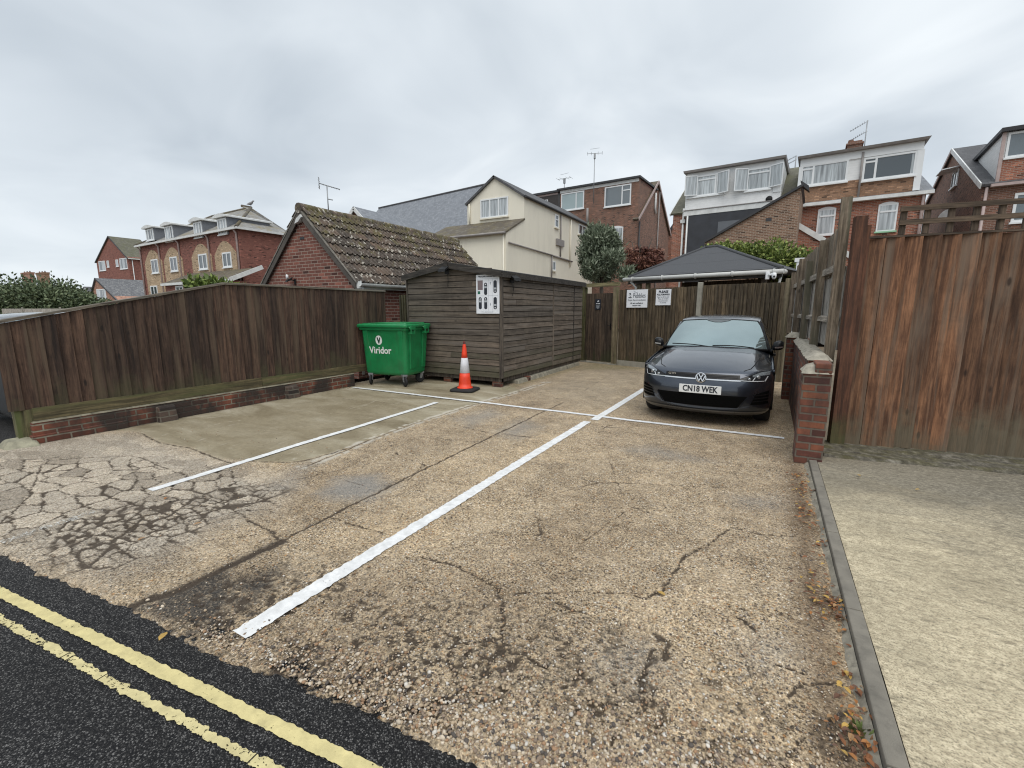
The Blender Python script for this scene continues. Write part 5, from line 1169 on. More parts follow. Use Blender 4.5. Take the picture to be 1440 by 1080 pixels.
m = MB(); a = fr.fy(1211, 240, -.12); m.tube([(a[0], -.15, zt_ - .1), (a[0], -.15, zev)], .05, 7); m.build('downpipe', greytrim, hE)
fwin(hE, fr, 1126.5, 1192, 229, 259, -.06, mull=(.27,), trans=((.80, 0, .27),), glass=P_mix, ft=.09)
fwin(hE, fr, 1213.5, 1288, 217.5, 250.5, -.06, mull=(.25,), trans=((.80, 0, .25),), glass=pane_mat('side_curtain_glass', .42, seed=1.1), ft=.09)
fwin(hE, fr, 1149, 1174, 294, 330, arch=.10, trans=(.72,), glass=P_net, ft=.09); fwin(hE, fr, 1233.5, 1261, 287, 325, arch=.10, trans=(.72,), glass=P_net, ft=.09, sillmat=plain('green_sill', (.30,.55,.36), .6))
a = fr.fy(1191, 210, yr); b = fr.fy(1211, 210, yr); m = MB(); m.box(a[0], b[0], yr - .4, yr + .5, zrg - .8, fr.fy(1201, 201, yr)[2]); m.box(a[0] - .08, b[0] + .08, yr - .48, yr + .58, fr.fy(1201, 206, yr)[2], fr.fy(1201, 203.5, yr)[2]); st = m.build('chimney', B_dark, hE)
m = MB(); xm = (a[0] + b[0]) / 2; m.lathe([(.16, fr.fy(1201, 201, yr)[2]), (.13, fr.fy(1201, 196.5, yr)[2])], 10, 0, (xm - .2, yr, 0)); m.build('chimney_pot', plain('pot_clay', (.14,.07,.045), .9), st)
hE_frame = fr
# far right terrace house: gable end towards us
fr, hF = terrace('gabled_house', 1376.5, 30.0, 'dark brick end house with slate roof and white clad dormer cheek at right edge')
q = fr.fx(1342.8, 211, 0); yr, zrg = q[1], q[2]; zev = fr.fy(1377, 259)[2]; q2 = fr.fx(1305, 286, 0); yb, zbk = q2[1], q2[2]
xw = 9.0
m = MB(); m.prism([(0, 0, -.05), (0, 0, zev), (0, yr, zrg), (0, yb, zbk), (0, yb, -.05)], (xw, 0, 0)); m.build('wall', B_dark, hF)
m = MB(); slab(m, (-.12, -.2, zev - .06), (xw, -.2, zev - .06), (xw, yr, zrg + .09), (-.12, yr, zrg + .09), .12); slab(m, (-.12, yb, zbk + .03), (xw, yb, zbk + .03), (xw, yr, zrg + .09), (-.12, yr, zrg + .09), .12); m.build('roof', S_dark, hF)
m = MB(); m.bar((-.14, -.25, zev - .13), (-.14, yr, zrg + .0), .05, .24); m.build('bargeboard', trimw, hF)
m = MB(); m.bar((-.14, yb + .1, zbk - .08), (-.14, yr, zrg + .0), .05, .2); m.build('bargeboard', pinkpipe, hF)
a = fr.fy(1406, 230, .0); xd = a[0]; ztd = fr.fy(1411, 187, 0)[2]; zsd = fr.fy(1408, 224, 0)[2]
m = MB(); m.box(xd, xw, .03, yr, zev - .05, ztd); m.build('dormer_cheek', sidingw, hF)
m = MB(); m.box(xd + .05, xw, -.02, .028, zev - .02, zsd); m.build('dormer_brick', B_red, hF)
m = MB(); m.hexa([(xd-.15,-.2,ztd+.01),(xw,-.2,ztd+.01),(xw,yr+.5,ztd-.3),(xd-.15,yr+.5,ztd-.3)], [(xd-.15,-.22,ztd+.17),(xw,-.22,ztd+.17),(xw,yr+.5,ztd-.1),(xd-.15,yr+.5,ztd-.1)]); m.build('dormer_roof', darktrim, hF)
window(hF, xd + .12, xd + 3.2, zsd + .02, ztd - .04, c0=.028, mull=(.7,), glass=P_plain, ft=.08)
m = MB(); m.box(xd - .06, xd + .06, -.05, .05, zev, ztd); m.build('corner_board', pinkpipe, hF)
m = MB(); m.box(.2, xw, -.30, -.03, zev - .22, zev - .10); m.build('gutter', pinkpipe, hF)
m = MB(); q = fr.fy(1383, 290); m.tube([(q[0], -.08, zev - .2), (q[0], -.08, 0)], .06, 7); m.build('downpipe', pinkpipe, hF)
fwin(hF, fr, 1424, 1452, 271, 312, glass=P_plain, trans=(.75,), ft=.10)
a, b = fr.fx(1347, 253, 0), fr.fx(1340, 253, 0); window(hF, a[1], b[1], fr.fx(1343, 262, 0)[2], fr.fx(1343, 243, 0)[2], '-x', 0.0, mull=(.5,), glass=P_dark)
m = MB(); zz = fr.fx(1343, 241, 0)[2]; m.hexa([(-.05,a[1]-.1,zz),(-.05,b[1]+.1,zz),(-.75,b[1]+.1,zz-.1),(-.75,a[1]-.1,zz-.1)], [(-.05,a[1]-.1,zz+.05),(-.05,b[1]+.1,zz+.05),(-.75,b[1]+.1,zz-.05),(-.75,a[1]-.1,zz-.05)]); m.build('casement', upvc, hF)
q = fr.fx(1331, 304, -.4); m = MB(); m.lathe([(.0, .0), (.18, .03), (.33, .10)], 14, 0, (0, 0, 0), 'x'); o = m.build('satellite_dish', trimw, hF); o.location = (-.45, q[1], q[2]); o.rotation_euler = (0, R(200), R(30))
# outhouse with a single sloping wall top, in front of the terrace
fr, hG = terrace('brick_outbuilding', 1123, 25.5, 'brown brick outbuilding wall with a sloping tiled edge before the white house')
a = fr.fy(991, 342); b = fr.fy(1124, 264)
m = MB(); m.prism([(0, 0, -.05), (0, 0, b[2]), (a[0], 0, a[2]), (a[0], 0, -.05)], (0, 4.0, 0)); m.build('wall', B_out, hG)
m = MB(); m.bar((.08, .0, b[2] + .10), (a[0], .0, a[2] + .06), .26, .10); slab(m, (.05, -.05, b[2] + .14), (a[0], -.05, a[2] + .1), (a[0], 4.0, a[2] + .1), (.05, 4.0, b[2] + .14), .1); m.build('roof', darktrim, hG)
m = MB(); m.prism([(-.05, -.1, b[2] + .3), (.30, -.1, b[2] + .02), (.34, -.1, b[2] - .22), (.05, -.1, b[2] + .05)], (0, .5, 0)); m.build('ridge_tile', darktrim, hG)
q = fr.fy(1081, 309); m = MB(); m.box(q[0] - .12, q[0] + .12, -.02, .01, q[2] - .06, q[2] + .08); m.build('air_brick', darktrim, hG)
# low addition with white barge board beside it
fr, hL = terrace('brick_extension', 1124, 27.5, 'red brick extension with white sloping bargeboard under the sash windows')
a = fr.fy(1119, 315); b = fr.fy(1163, 341); e = fr.fy(1240, 386)
m = MB(); m.prism([(0, 0, -.05), (0, 0, a[2] - .1), (e[0], 0, e[2] - .1), (e[0], 0, -.05)], (0, 2.2, 0)); m.build('wall', B_red, hL)
m = MB(); m.bar((a[0], -.05, a[2]), (e[0], -.05, e[2]), .06, .24); m.build('bargeboard', trimw, hL)

# --- slate roofed pair beyond the garage
fr = Frame(0, 36.0, R(-6)); f2 = fr.fy(533, 293); 
def place(px, py, Y, rot):
    f0 = Frame(0, Y, rot); p = f0.fy(px, py); c, s = math.cos(rot), math.sin(rot); return p[0] * c, Y + p[0] * s
ox, oy = place(533, 300, 34.0, R(-8)); fr = Frame(ox, oy, R(-8))
sl1 = thing('slate_roofed_house', (ox, oy, 0), 'broad plain blue grey slate roof rising behind the mossy garage roof', 'house', R(-8))
q = fr.fy(533, 293, 4.0); xr = fr.fy(672, 270, 4.0)[0]; ze_ = fr.fy(610, 331, 0)[2]
m = MB(); slab(m, (q[0] - 1.2, 0, ze_), (xr + 3.0, 0, ze_), (xr + 3.0, 4.0, q[2]), (q[0], 4.0, q[2]), .12); slab(m, (q[0] - 1.2, 8, ze_), (xr + 3.0, 8, ze_), (xr + 3.0, 4.0, q[2]), (q[0], 4.0, q[2]), .12); m.build('roof', S_grey, sl1)
m = MB(); m.tube([(q[0] - .05, 4.0, q[2] + .04), (xr + 3, 4.0, q[2] + .04)], .11, 8); m.build('ridge_tile', S_dark, sl1)
m = MB(); m.box(q[0] - .9, xr + 2.9, .2, 7.8, -.05, ze_ - .03); m.build('wall', B_dark, sl1)
m = MB(); m.tube([(q[0] - 1.2, -.05, ze_ - .08), (xr + 3, -.05, ze_ - .08)], .07, 7); m.build('gutter', darktrim, sl1)
m = MB(); q_ = fr.fy(643, 318, 1.2); m.bar((q_[0], 1.2, q_[2] - .5), (fr.fy(657, 308, 1.6)[0], 1.6, q_[2] + .5), .2, .12); m.build('verge', trimw, sl1)
ox, oy = place(497, 300, 24.0, 0); fr = Frame(ox, oy, 0)
sl2 = thing('slate_roofed_house', (ox, oy, 0), 'smaller slate roof with white gable peak just above the mossy garage ridge', 'house')
ap = fr.fy(497, 290); q = fr.fx(603, 321, 0); hw2 = 2.6; zz = ap[2]
m = MB(); slab(m, (0, 0, zz), (0, q[1], zz), (hw2, q[1], zz - 2.4), (hw2, 0, zz - 2.4), .12); slab(m, (0, 0, zz), (0, q[1], zz), (-hw2, q[1], zz - 2.4), (-hw2, 0, zz - 2.4), .12); m.build('roof', S_grey, sl2)
gable_box(MB(), -hw2 + .1, hw2 - .1, .25, q[1] - .1, -.05, zz - 2.45, zz - .16).build('wall', B_dark, sl2)
m = MB()
for s in (-1, 1): m.bar((0, .02, zz - .14), (s * hw2, .02, zz - 2.54), .06, .24)
m.build('bargeboard', trimw, sl2)

# --- three storey apartment block with arched buff panels
ox, oy = place(336, 330, 19.4, R(-3)); fr = Frame(ox, oy, R(-3))
ab = thing('apartment_block', (ox, oy, 0), 'long red brick block with four tall arched buff panels and white dormers', 'building', R(-3))
ze_ = fr.fy(336, 320)[2]; xl = fr.fy(196, 340)[0]; yb = fr.fx(408, 330, 0)[1]
m = MB(); m.box(xl, 0, 0, yb, -.05, ze_); m.build('wall', B_apt, ab)
yr = 5.2; zr_ = fr.fy(353, 292, yr)[2]; xk = fr.fy(353, 292, yr)[0]
zr2 = fr.fy(279, 305.5, yr)[2]
RM = MB(); E = .35; e0 = (xl - E, -E, ze_); e1 = (E, -E, ze_); e2 = (E, yb, ze_); k1 = (xk, yr, zr_); k2 = (xk, yb, zr_); 
k0 = (xl + 4.2, yr, zr_); e3 = (xl - E, 2 * yr + E, ze_)
RM.add([e0, e1, k1, k0], [(0,1,2,3)]); RM.add([e1, e2, k2, k1], [(0,1,2,3)]); RM.add([e0, k0, e3], [(0,1,2)]); RM.add([k0, k1, (xk, 2*yr, ze_), e3], [(0,1,2,3)])
RM.build('roof', S_moss, ab)
m = MB(); m.tube([e1, k1], .13, 6); m.tube([k1, k2], .13, 6); m.tube([e0, k0], .13, 6); m.tube([k0, k1], .13, 6); m.build('ridge_tile', S_brown, ab)
m = MB(); m.box(xl - E, E, -E - .06, -E + .10, ze_ - .14, ze_ + .03); m.box(E - .10, E + .06, -E, yb, ze_ - .14, ze_ + .03); m.build('gutter', trimw, ab)
for px in (196, 225.5, 254, 296, 336.5):
    a = fr.fy(px, 360, 0)[0]; a = min(max(a, xl + .08), -.10); m = MB(); m.tube([(a, -.30, ze_ - .1), (a, -.09, ze_ - .4), (a, -.09, 0)], .075, 7); m.build('downpipe', pinkpipe, ab)
for (x0, x1, yt), (wx0, wx1, wy0, wy1) in zip(((204.4, 228.7, 351), (231.4, 257.6, 347.4), (271, 299, 342.3), (303.6, 334.3, 338.4)), ((213.5, 223, 364.5, 384.4), (240, 250, 361, 381.7), (280, 292, 357, 379), (313.6, 326, 354.6, 376))):
    a, b = fr.fy(x0, 370)[0], fr.fy(x1, 370)[0]; zt_ = fr.fy((x0 + x1) / 2, yt)[2]; rise = (b - a) * .30; n = 12
    P = [(a, -.001, -.04), (b, -.001, -.04)] + [(b - (b - a) * i / n, -.001, zt_ - rise + rise * math.sin(math.pi * i / n)) for i in range(n + 1)]
    MB().prism(P, (0, -.05, 0)).build('arched_panel', B_yel, ab)
    fwin(ab, fr, wx0, wx1, wy0, wy1, -.051, mull=(.5,), glass=P_dark, ft=.12)
    a2, b2 = fr.fy(wx0, 410)[0], fr.fy(wx1, 410)[0]; window(ab, a2, b2, fr.fy(wx0, 420, -.05)[2], fr.fy(wx0, 402, -.05)[2], c0=-.051, mull=(.5,), glass=P_dark, ft=.12)
for x0, x1, y0, y1 in ((207, 217.5, 322, 338.5), (234, 245, 318, 340), (275, 286.5, 312, 334.5), (309, 321.5, 307, 330)):
    a, b = fr.fy(x0, 330)[0], fr.fy(x1, 330)[0]; zt_, zb_ = fr.fy((x0+x1)/2, y0)[2], fr.fy((x0+x1)/2, y1)[2]
    d = MB(); d.box(a - .14, b + .14, -.06, 3.4, zb_ - .02, zt_ + .05); do = d.build('dormer', sidingd if False else plain('dormer_lead%d' % int(x0), (.16,.17,.19), .6), ab)
    d = MB(); n = 8; d.prism([(a - .35, -.32, zt_ + .05), (b + .35, -.32, zt_ + .05)] + [(b + .35 - (b - a + .7) * i / n, -.32, zt_ + .17 + .18 * math.sin(math.pi * i / n)) for i in range(n + 1)], (0, 3.9, 0)); d.build('dormer_roof', trimw, do)
    window(do, a, b, zb_, zt_, c0=-.061, mull=(.34, .68), glass=P_mix, ft=.12)
q0, q1, q2 = fr.fy(231, 399, -2.2), fr.fy(322, 393, -2.2), fr.fy(346, 384, -.4)
m = MB(); zz0 = q0[2]; slab(m, (q0[0], -2.4, zz0), (q1[0] + .6, -2.4, zz0), (q1[0] + .6, -.06, zz0 + 1.0), (q0[0], -.06, zz0 + 1.0), .14); m.build('porch_roof', S_brown, ab)
m = MB(); m.box(q0[0] + .2, q1[0] + .4, -2.2, -.02, -.05, zz0 - .1); m.build('porch_wall', B_apt, ab)
m = MB(); m.box(q0[0] - .05, q1[0] + .6, -2.48, -2.38, zz0 - .2, zz0); m.bar((q1[0] + .66, -2.45, zz0 - .06), (q1[0] + .66, .0, zz0 + 1.0), .08, .3); m.build('bargeboard', trimw, ab)
window(ab, q0[0] + 2.2, q0[0] + 3.6, zz0 - 1.4, zz0 - .25, c0=-2.2, mull=(.5,), glass=P_dark, ft=.12)
# gull on the ridge
q = fr.fy(355, 291, yr); c_, s_ = math.cos(R(-3)), math.sin(R(-3))
gl_ = thing('gull', (ox + xk * c_ - (yr) * s_, oy + xk * s_ + yr * c_, zr_ + .12), 'small grey gull perched on the ridge of the apartment block', 'bird', R(15))
m = MB(); loft(m, [[(x, r_ * math.cos(2*math.pi*k/10), z + r_ * 1.05 * math.sin(2*math.pi*k/10)) for k in range(10)] for x, r_, z in ((-.48,.02,.22),(-.32,.07,.23),(-.12,.13,.25),(.08,.14,.29),(.2,.10,.36),(.27,.075,.44),(.34,.075,.48),(.40,.045,.47),(.44,.012,.46))])
m.tube([(.43, 0, .465), (.54, 0, .445)], [.02, .004], 6); m.tube([(0, .04, .2), (.0, .04, .0)], .012, 5); m.tube([(0, -.04, .2), (0, -.04, .0)], .012, 5)
m.build('body', plain('gull_grey', (.34,.34,.35), .8, .3, 6), gl_)

# --- two brick gables left of the block
def gable_house(name, px_l, px_r, py_e, ax, ay, Y, label, bm, rm, length_px, wins, cat='house', eave_r=None):
    ox, oy = place((px_l + px_r) / 2, py_e, Y, 0); f = Frame(ox, oy, 0); t = thing(name, (ox, oy, 0), label, cat)
    a, b, c = f.fy(px_l, py_e), f.fy(px_r, py_e), f.fy(ax, ay); z_e = f.fy(px_r, eave_r or py_e)[2]; zl_ = f.fy(px_l, py_e)[2]; z_e = (z_e + zl_) / 2
    L = f.fx(length_px, ay + 3, c[0])[1]; L = max(4, min(L, 30))
    gable_box(MB(), a[0], b[0], 0, L, -.05, z_e, c[2] - .12, c[0]).build('wall', bm, t)
    m = MB(); slab(m, (b[0] + .3, -.15, z_e - .2), (b[0] + .3, L, z_e - .2), (c[0], L, c[2]), (c[0], -.15, c[2]), .14); slab(m, (a[0] - .3, -.15, z_e - .2), (a[0] - .3, L, z_e - .2), (c[0], L, c[2]), (c[0], -.15, c[2]), .14); m.build('roof', rm, t)
    m = MB()
    for s in (a[0] - .3, b[0] + .3): m.bar((s, -.18, z_e - .26), (c[0], -.18, c[2] - .07), .06, .22)
    m.build('bargeboard', darktrim, t)
    m = MB(); m.tube([(b[0] + .36, -.1, z_e - .24), (b[0] + .36, L, z_e - .24)], .08, 6); m.tube([(b[0] + .12, .6, z_e - .3), (b[0] + .12, .6, 0)], .07, 6); m.build('gutter', trimw, t)
    for x0, x1, y0, y1, *ml in wins: fwin(t, f, x0, x1, y0, y1, mull=(ml[0] if ml else ()), glass=P_mix, ft=.13)
    return t, f
gable_house('brick_house', 135, 180, 365, 153, 332, 41.0, 'plain brick gable house with mossy roof left of the apartment block', B_apt, S_green, 197, ((139.5, 148.5, 367, 381), (150.5, 153.5, 366.5, 376), (163, 166.5, 365, 375), (168.5, 179, 363, 378.5)))
gable_house('brick_cottage', 126, 170, 426, 135, 391, 31.0, 'small pinkish brick cottage gable with blotchy slate roof', B_pink, S_mixed, 206, ((136.5, 149.5, 406, 420, (.33, .67)),) if False else ((136.5, 149.5, 406.5, 420.5, (.33, .67)),))
# timbered gable and chimneyed house far beyond
t, f = gable_house('white_gabled_house', 105, 134, 424, 119, 403, 60.0, 'far white gable with crossed timber struts beyond the trees', trimw, S_dark, 133, ())
a = f.fy(119, 404, -.25); m = MB()
for x, y in ((111, 424), (116, 430), (127, 424)):
    b = f.fy(x, y, -.25); m.bar((a[0], -.25, a[2] - .3), (b[0], -.25, b[2]), .12, .3)
m.build('timber_strut', upvc, t)
ox, oy = place(48, 400, 62.0, 0); f = Frame(ox, oy, 0)
t = thing('chimneyed_house', (ox, oy, 0), 'far house hidden by trees with two buff brick chimney stacks showing', 'house')
zrf = f.fy(45, 402)[2]
gable_box(MB(), -4.5, 4.5, 0, 8, -.05, zrf - 3.5, zrf - .3).build('wall', B_dark, t); m = MB(); slab(m, (4.8, -.2, zrf - 3.8), (4.8, 8.2, zrf - 3.8), (0, 8.2, zrf), (0, -.2, zrf), .15); slab(m, (-4.8, -.2, zrf - 3.8), (-4.8, 8.2, zrf - 3.8), (0, 8.2, zrf), (0, -.2, zrf), .15); m.build('roof', S_dark, t)
for x0, x1 in ((28.5, 40), (49.5, 61)):
    a, b = f.fy(x0, 385)[0], f.fy(x1, 385)[0]; z1 = f.fy(x0, 383)[2]; m = MB(); m.box(a, b, .2, 1.6, zrf - 3.5, z1 - .5); m.box(a - .14, b + .14, .06, 1.74, z1 - .9, z1 - .62); m.box(a - .2, b + .2, .0, 1.8, z1 - .5, z1 - .2); s = m.build('chimney', B_tan if x0 > 40 else B_pink, t)
    m = MB()
    for k in range(3): m.lathe([(.22, z1 - .2), (.17, z1 + .35)], 8, 0, (a + (b - a) * (k + .5) / 3, .9, 0))
    m.build('chimney_pot', plain('pot_brown%d' % int(x0), (.13,.08,.06), .9), s)
# sliver of house between the brick dormer house and the white clad one
gable_house('brick_house', 930, 962, 345, 950, 312, 48.0, 'sliver of brick house with slate slope in the gap beside the white pipe', B_red, S_grey, 962, ((934.5, 939.5, 343, 360, (.5,)),))

# --- aerials
def aerial(px, py0, py1, Y, label, rz, boom, kind=0):
    f0 = Frame(0, Y, 0); a = f0.fy(px, py1); b = f0.fy(px, py0); t = thing('tv_aerial', (a[0], Y, a[2]), label, 'aerial', rz); h = b[2] - a[2]; s = Y / 28.0
    m = MB(); m.tube([(0, 0, -.5), (0, 0, h)], .022 * s, 6); m.build('mast', metal_grey, t)
    m = MB(); r = .012 * s
    if kind == 0:
        m.tube([(-boom * .36, 0, h + boom * .03), (boom * .64, 0, h - boom * .05)], r * 1.3, 5)
        for k in range(9): x = -boom * .25 + boom * .85 * k / 8; m.tube([(x, -.16 * s, h - .0), (x, .16 * s, h - .0)], r * .7, 4)
        for z in (-.22, -.11, .11, .22): m.tube([(-boom * .36, -.25 * s, h + z * s * 1.2), (-boom * .36, .25 * s, h + z * s * 1.2)], r * .7, 4)
        m.tube([(-boom * .36, 0, h - .32 * s), (-boom * .36, 0, h + .32 * s)], r, 4); m.tube([(0, 0, h * .45), (.32 * s, 0, h * .42)], r, 4)
    elif kind == 1:
        m.tube([(-.45 * s, 0, h), (.45 * s, 0, h)], r, 4); m.tube([(-.28 * s, 0, h + .25 * s), (.28 * s, 0, h + .30 * s)], r * .7, 4)
        for x in (-.45, -.2, .2, .45): m.tube([(x * s, -.3 * s, h), (x * s, .3 * s, h)], r * .7, 4)
        m.box(-.06 * s, .06 * s, -.06 * s, .06 * s, h - .3 * s, h)
    else:
        for z, bl in ((.98, boom), (.66, boom * .9)):
            m.tube([(.05, 0, h * z), (-bl, 0, h * z - bl * .5)], r, 5)
            for k in range(7): q = .15 + .8 * k / 6; m.tube([(-bl * q, -.14 * s, h * z - bl * .5 * q), (-bl * q, .14 * s, h * z - bl * .5 * q)], r * .7, 4)
    m.build('antenna', metal_grey, t); return t
t = thing('tv_aerial', (gx + .02, gy + .75, zr + .1), 'thin television aerial on the ridge of the mossy tiled garage', 'aerial', R(42))
m = MB(); m.tube([(0, 0, -.1), (0, 0, .60)], .013, 6); m.tube([(-.01, 0, .30), (.12, .0, .28)], .012, 5); m.build('mast', metal_grey, t)
m = MB(); m.tube([(-.18, 0, .66), (.30, 0, .54)], .012, 5)
for k in range(7): x = -.08 + .36 * k / 6; m.tube([(x, -.07, .63 - (x + .08) * .25), (x, .07, .63 - (x + .08) * .25)], .005, 4)
for z in (-.12, -.06, .06, .12): m.tube([(-.18, -.10, .66 + z), (-.18, .10, .66 + z)], .005, 4)
m.tube([(-.18, 0, .53), (-.18, 0, .80)], .009, 4); m.build('antenna', metal_grey, t)
aerial(834.7, 216, 277, 36.5, 'tall mast aerial rising from the brick dormer house wall', R(20), 1.0, 1)
aerial(793.5, 251, 264, 38.5, 'short stub aerial left of the tall mast', R(0), .5, 1)
aerial(1118, 219, 236, 34.5, 'little aerial in the gap between the two dormers', R(10), .55, 2)
aerial(1214.6, 170, 214, 33.5, 'two boom aerial beside the brick chimney', R(-10), .75, 2)
# ------------------------------------------------------------------ cars
def car_paint(name, c, metal=.55):
    t = NT(name); n = t.noise(t.obj, 2.0, 4).outputs[0]; fl = t.noise(t.obj, 900, 1).outputs[0]
    cc = t.mix(t.math('MULTIPLY', t.mapr(fl, .45, .7), .4), c, tuple(x * 1.9 for x in c))
    return t.fin(cc, t.mapr(n, .3, .7, .26, .40), None, metal, **{'Coat Weight': 1.0, 'Coat Roughness': .06})
HW = .85
def lerp_tab(tab, x, k=1):
    for a, b in zip(tab[:-1], tab[1:]):
        if x <= b[0]: f = (x - a[0]) / (b[0] - a[0] + 1e-9); f = max(0, min(1, f)); return a[k] + (b[k] - a[k]) * f
    return tab[-1][k]
FZ = [(.17,.13,.93),(.20,.075,.955),(.25,.035,.98),(.32,.018,.99),(.42,.004,1),(.50,.0,1),(.57,.012,1),(.62,.030,1),(.655,.042,1),(.70,.062,.995),(.735,.088,.985),(.76,.135,.975)]
def bow(x, W=HW, L=.56, n=2.5):
    u = min(abs(x) / W, .9995); return L * (1 - (1 - u ** n) ** (1 / n))
def fy_(x, z): return lerp_tab(FZ, z, 1) + bow(x, HW * lerp_tab(FZ, z, 2) * 1.0005)
HOOD = [(.135,.760),(.20,.792),(.32,.832),(.50,.876),(.72,.918),(.95,.953),(1.16,.982)]   # centre line y, z
def belt(y): return lerp_tab([(.30,.735),(.6,.79),(1.0,.845),(1.4,.90),(2.4,.945),(3.4,.985),(4.05,1.0)], y)
def side_x(y, z):
    f = lerp_tab([(.16,.90),(.24,.955),(.40,.99),(.55,1.0),(.70,1.0),(.82,.985),(.92,.955),(1.0,.93)], z)
    pl = 1.0 if y < 3.3 else 1 - .10 * ((y - 3.3) / .8) ** 2
    return HW * f * pl
def hood_pt(u, i):   # u = -1..1 across
    yc, zc = HOOD[i]; k = i / (len(HOOD) - 1.0); We = (HW * .972) * (1 - k) + .80 * k
    x = u * We; b = bow(x, HW * .975 * 1.0005, .56) * (1 - k) + .30 * k * (abs(u) ** 2.2)
    y = yc + b; crease = max(0, min(1, (.86 - .06 * k - abs(u)) / .10)); drop = (.030 * abs(u) ** 2 + .085 * k * abs(u) ** 7 + .012 * (1 - k) * abs(u) ** 2)
    z = zc - drop + .012 * crease * min(1, k * 4 + .2)
    if k < .01: z = .76 - .0 * abs(u)
    return (x, y, z)
US = [math.sin(t) for t in np.linspace(-math.pi / 2, math.pi / 2, 41)]
def make_car(name, loc, label, paint, front=True, rz=0, sz=1.0):
    t = thing(name, loc, label, 'car', rz); t.scale = (1, 1, sz)
    body = MB()
    # nose
    zs = [f[0] for f in FZ]; rows = []
    for z in zs:
        W = HW * lerp_tab(FZ, z, 2); rows.append([(u * W * .9995, fy_(u * W * .9995, z), z) for u in US])
    body.grid(rows); 
    # sides with wheel openings
    yst = list(np.linspace(.50, 4.02, 72)); wz, wr = .312, .352
    for s in (-1, 1):
        rws = []
        for y in yst:
            b = belt(y); zz = [.17,.20,.25,.32,.40,.48,.55,.62,.70,.78]; zz = [q for q in zz if q < b - .03] + [b]
            while len(zz) < 11: zz.insert(-1, zz[-2] + (b - zz[-2]) * .5)
            rws.append([(s * side_x(y, q), y, q) for q in zz])
        n = len(body.v); nc = len(rws[0])
        for rw in rws: body.v += rw
        for i in range(len(rws) - 1):
            for j in range(nc - 1):
                c = [rws[i][j], rws[i][j+1], rws[i+1][j+1], rws[i+1][j]]; my = sum(p[1] for p in c) / 4; mz = sum(p[2] for p in c) / 4
                if min(math.hypot(my - .86, mz - wz), math.hypot(my - 3.44, mz - wz)) < wr: continue
                body.f.append((n+i*nc+j, n+i*nc+j+1, n+(i+1)*nc+j+1, n+(i+1)*nc+j)); body.m.append(0); body.sm.append(True)
        # fill from the nose to the side
        e = [(s * HW * lerp_tab(FZ, z, 2) * .9995, fy_(s * HW * lerp_tab(FZ, z, 2) * .9995, z), z) for z in zs]
        g = [(s * side_x(.55, z), .60, z) for z in zs]; body.grid([[a, b] for a, b in zip(e, g)])
        # shoulder between hood and side
        hh = [hood_pt(s, i) for i in range(len(HOOD))]; sh_ = [(s * side_x(p[1], belt(p[1])), p[1] + .02, min(belt(p[1]), p[2] - .004)) for p in hh]
        body.grid([[a, ((a[0]*.35+b[0]*.65), (a[1]+b[1])/2, a[2]*.5+b[2]*.5+.006), b] for a, b in zip(hh, sh_)])
    # roof, pillars, tail
    RO = [(1.93,1.395,.585),(2.1,1.428,.60),(2.5,1.462,.605),(3.0,1.462,.60),(3.4,1.435,.585),(3.72,1.395,.565)]
    rows = []
    for y, z, w in RO: rows.append([(u * w, y + (.07 * u * u if y < 2 else 0), z - .030 * u * u - .02 * abs(u) ** 6) for u in np.linspace(-1, 1, 21)])
    body.grid(rows)
    wb = [(-.775, 1.50, .905), (.775, 1.50, .905)]
    for s in (-1, 1):
        rail = [(s * w, y + (.07 if y < 2 else 0), z - .05) for y, z, w in RO]
        a0 = (s * .80, 1.36, belt(1.36)); A = [rail[0]]; 
        body.add([(s*.735,1.42,.945), (s*.800,1.50,.915), (s*.630,2.06,1.345), rail[0], (s*.560,1.99,1.372)], [(0,1,2,3),(0,3,4)])      # A pillar
        body.grid([[(p[0], p[1], p[2]), (p[0] + s * .022, p[1], p[2] - .045)] for p in rail])                                                # roof rail
        body.add([(s*.79,3.25,belt(3.25)), (s*.76,4.0,.99), (s*.58,3.74,1.35), (s*.612,3.35,1.352)], [(0,1,2,3)])
        body.add([(s*.805,2.40,.945), (s*.805,2.47,.945), (s*.628,2.50,1.36), (s*.628,2.43,1.36)], [(0,1,2,3)])
    rows = []
    for z, y in ((1.345,3.74),(1.0,4.02),(.80,4.10),(.55,4.12),(.35,4.10),(.2,4.02)):
        w = .57 if z > 1.3 else .80; rows.append([(u * w, y - .12 * u * u, z) for u in np.linspace(-1, 1, 15)])
    body.grid(rows[1:]); body.build('body', paint, t)
    hood = MB(); hood.grid([[hood_pt(u, i) for u in US] for i in range(len(HOOD))]); hood.build('bonnet', paint, t)
    rg = MB(); rg.grid([[(u * w, y - .06 * u * u, z) for u in np.linspace(-.94, .94, 9)] for z, y, w in ((1.36,3.75,.56),(1.0,4.03,.76))]); rg.build('rear_window', car_glass, t)
    # glass
    ws = MB(); rows = []
    for k in np.linspace(0, 1, 9):
        yc = 1.17 + (1.925 - 1.17) * k; zc = .984 + (1.392 - .984) * k + .030 * math.sin(math.pi * k); w = .742 + (.568 - .742) * k; bk = .27 * (1 - k) + .07 * k; dz = .035 * (1 - k) + .028 * k
        rows.append([(u * w, yc + bk * u * u, zc - dz * u * u) for u in np.linspace(-1, 1, 21)])
    ws.grid(rows); wso = ws.build('windscreen', screen_glass, t)
    sg_ = MB()
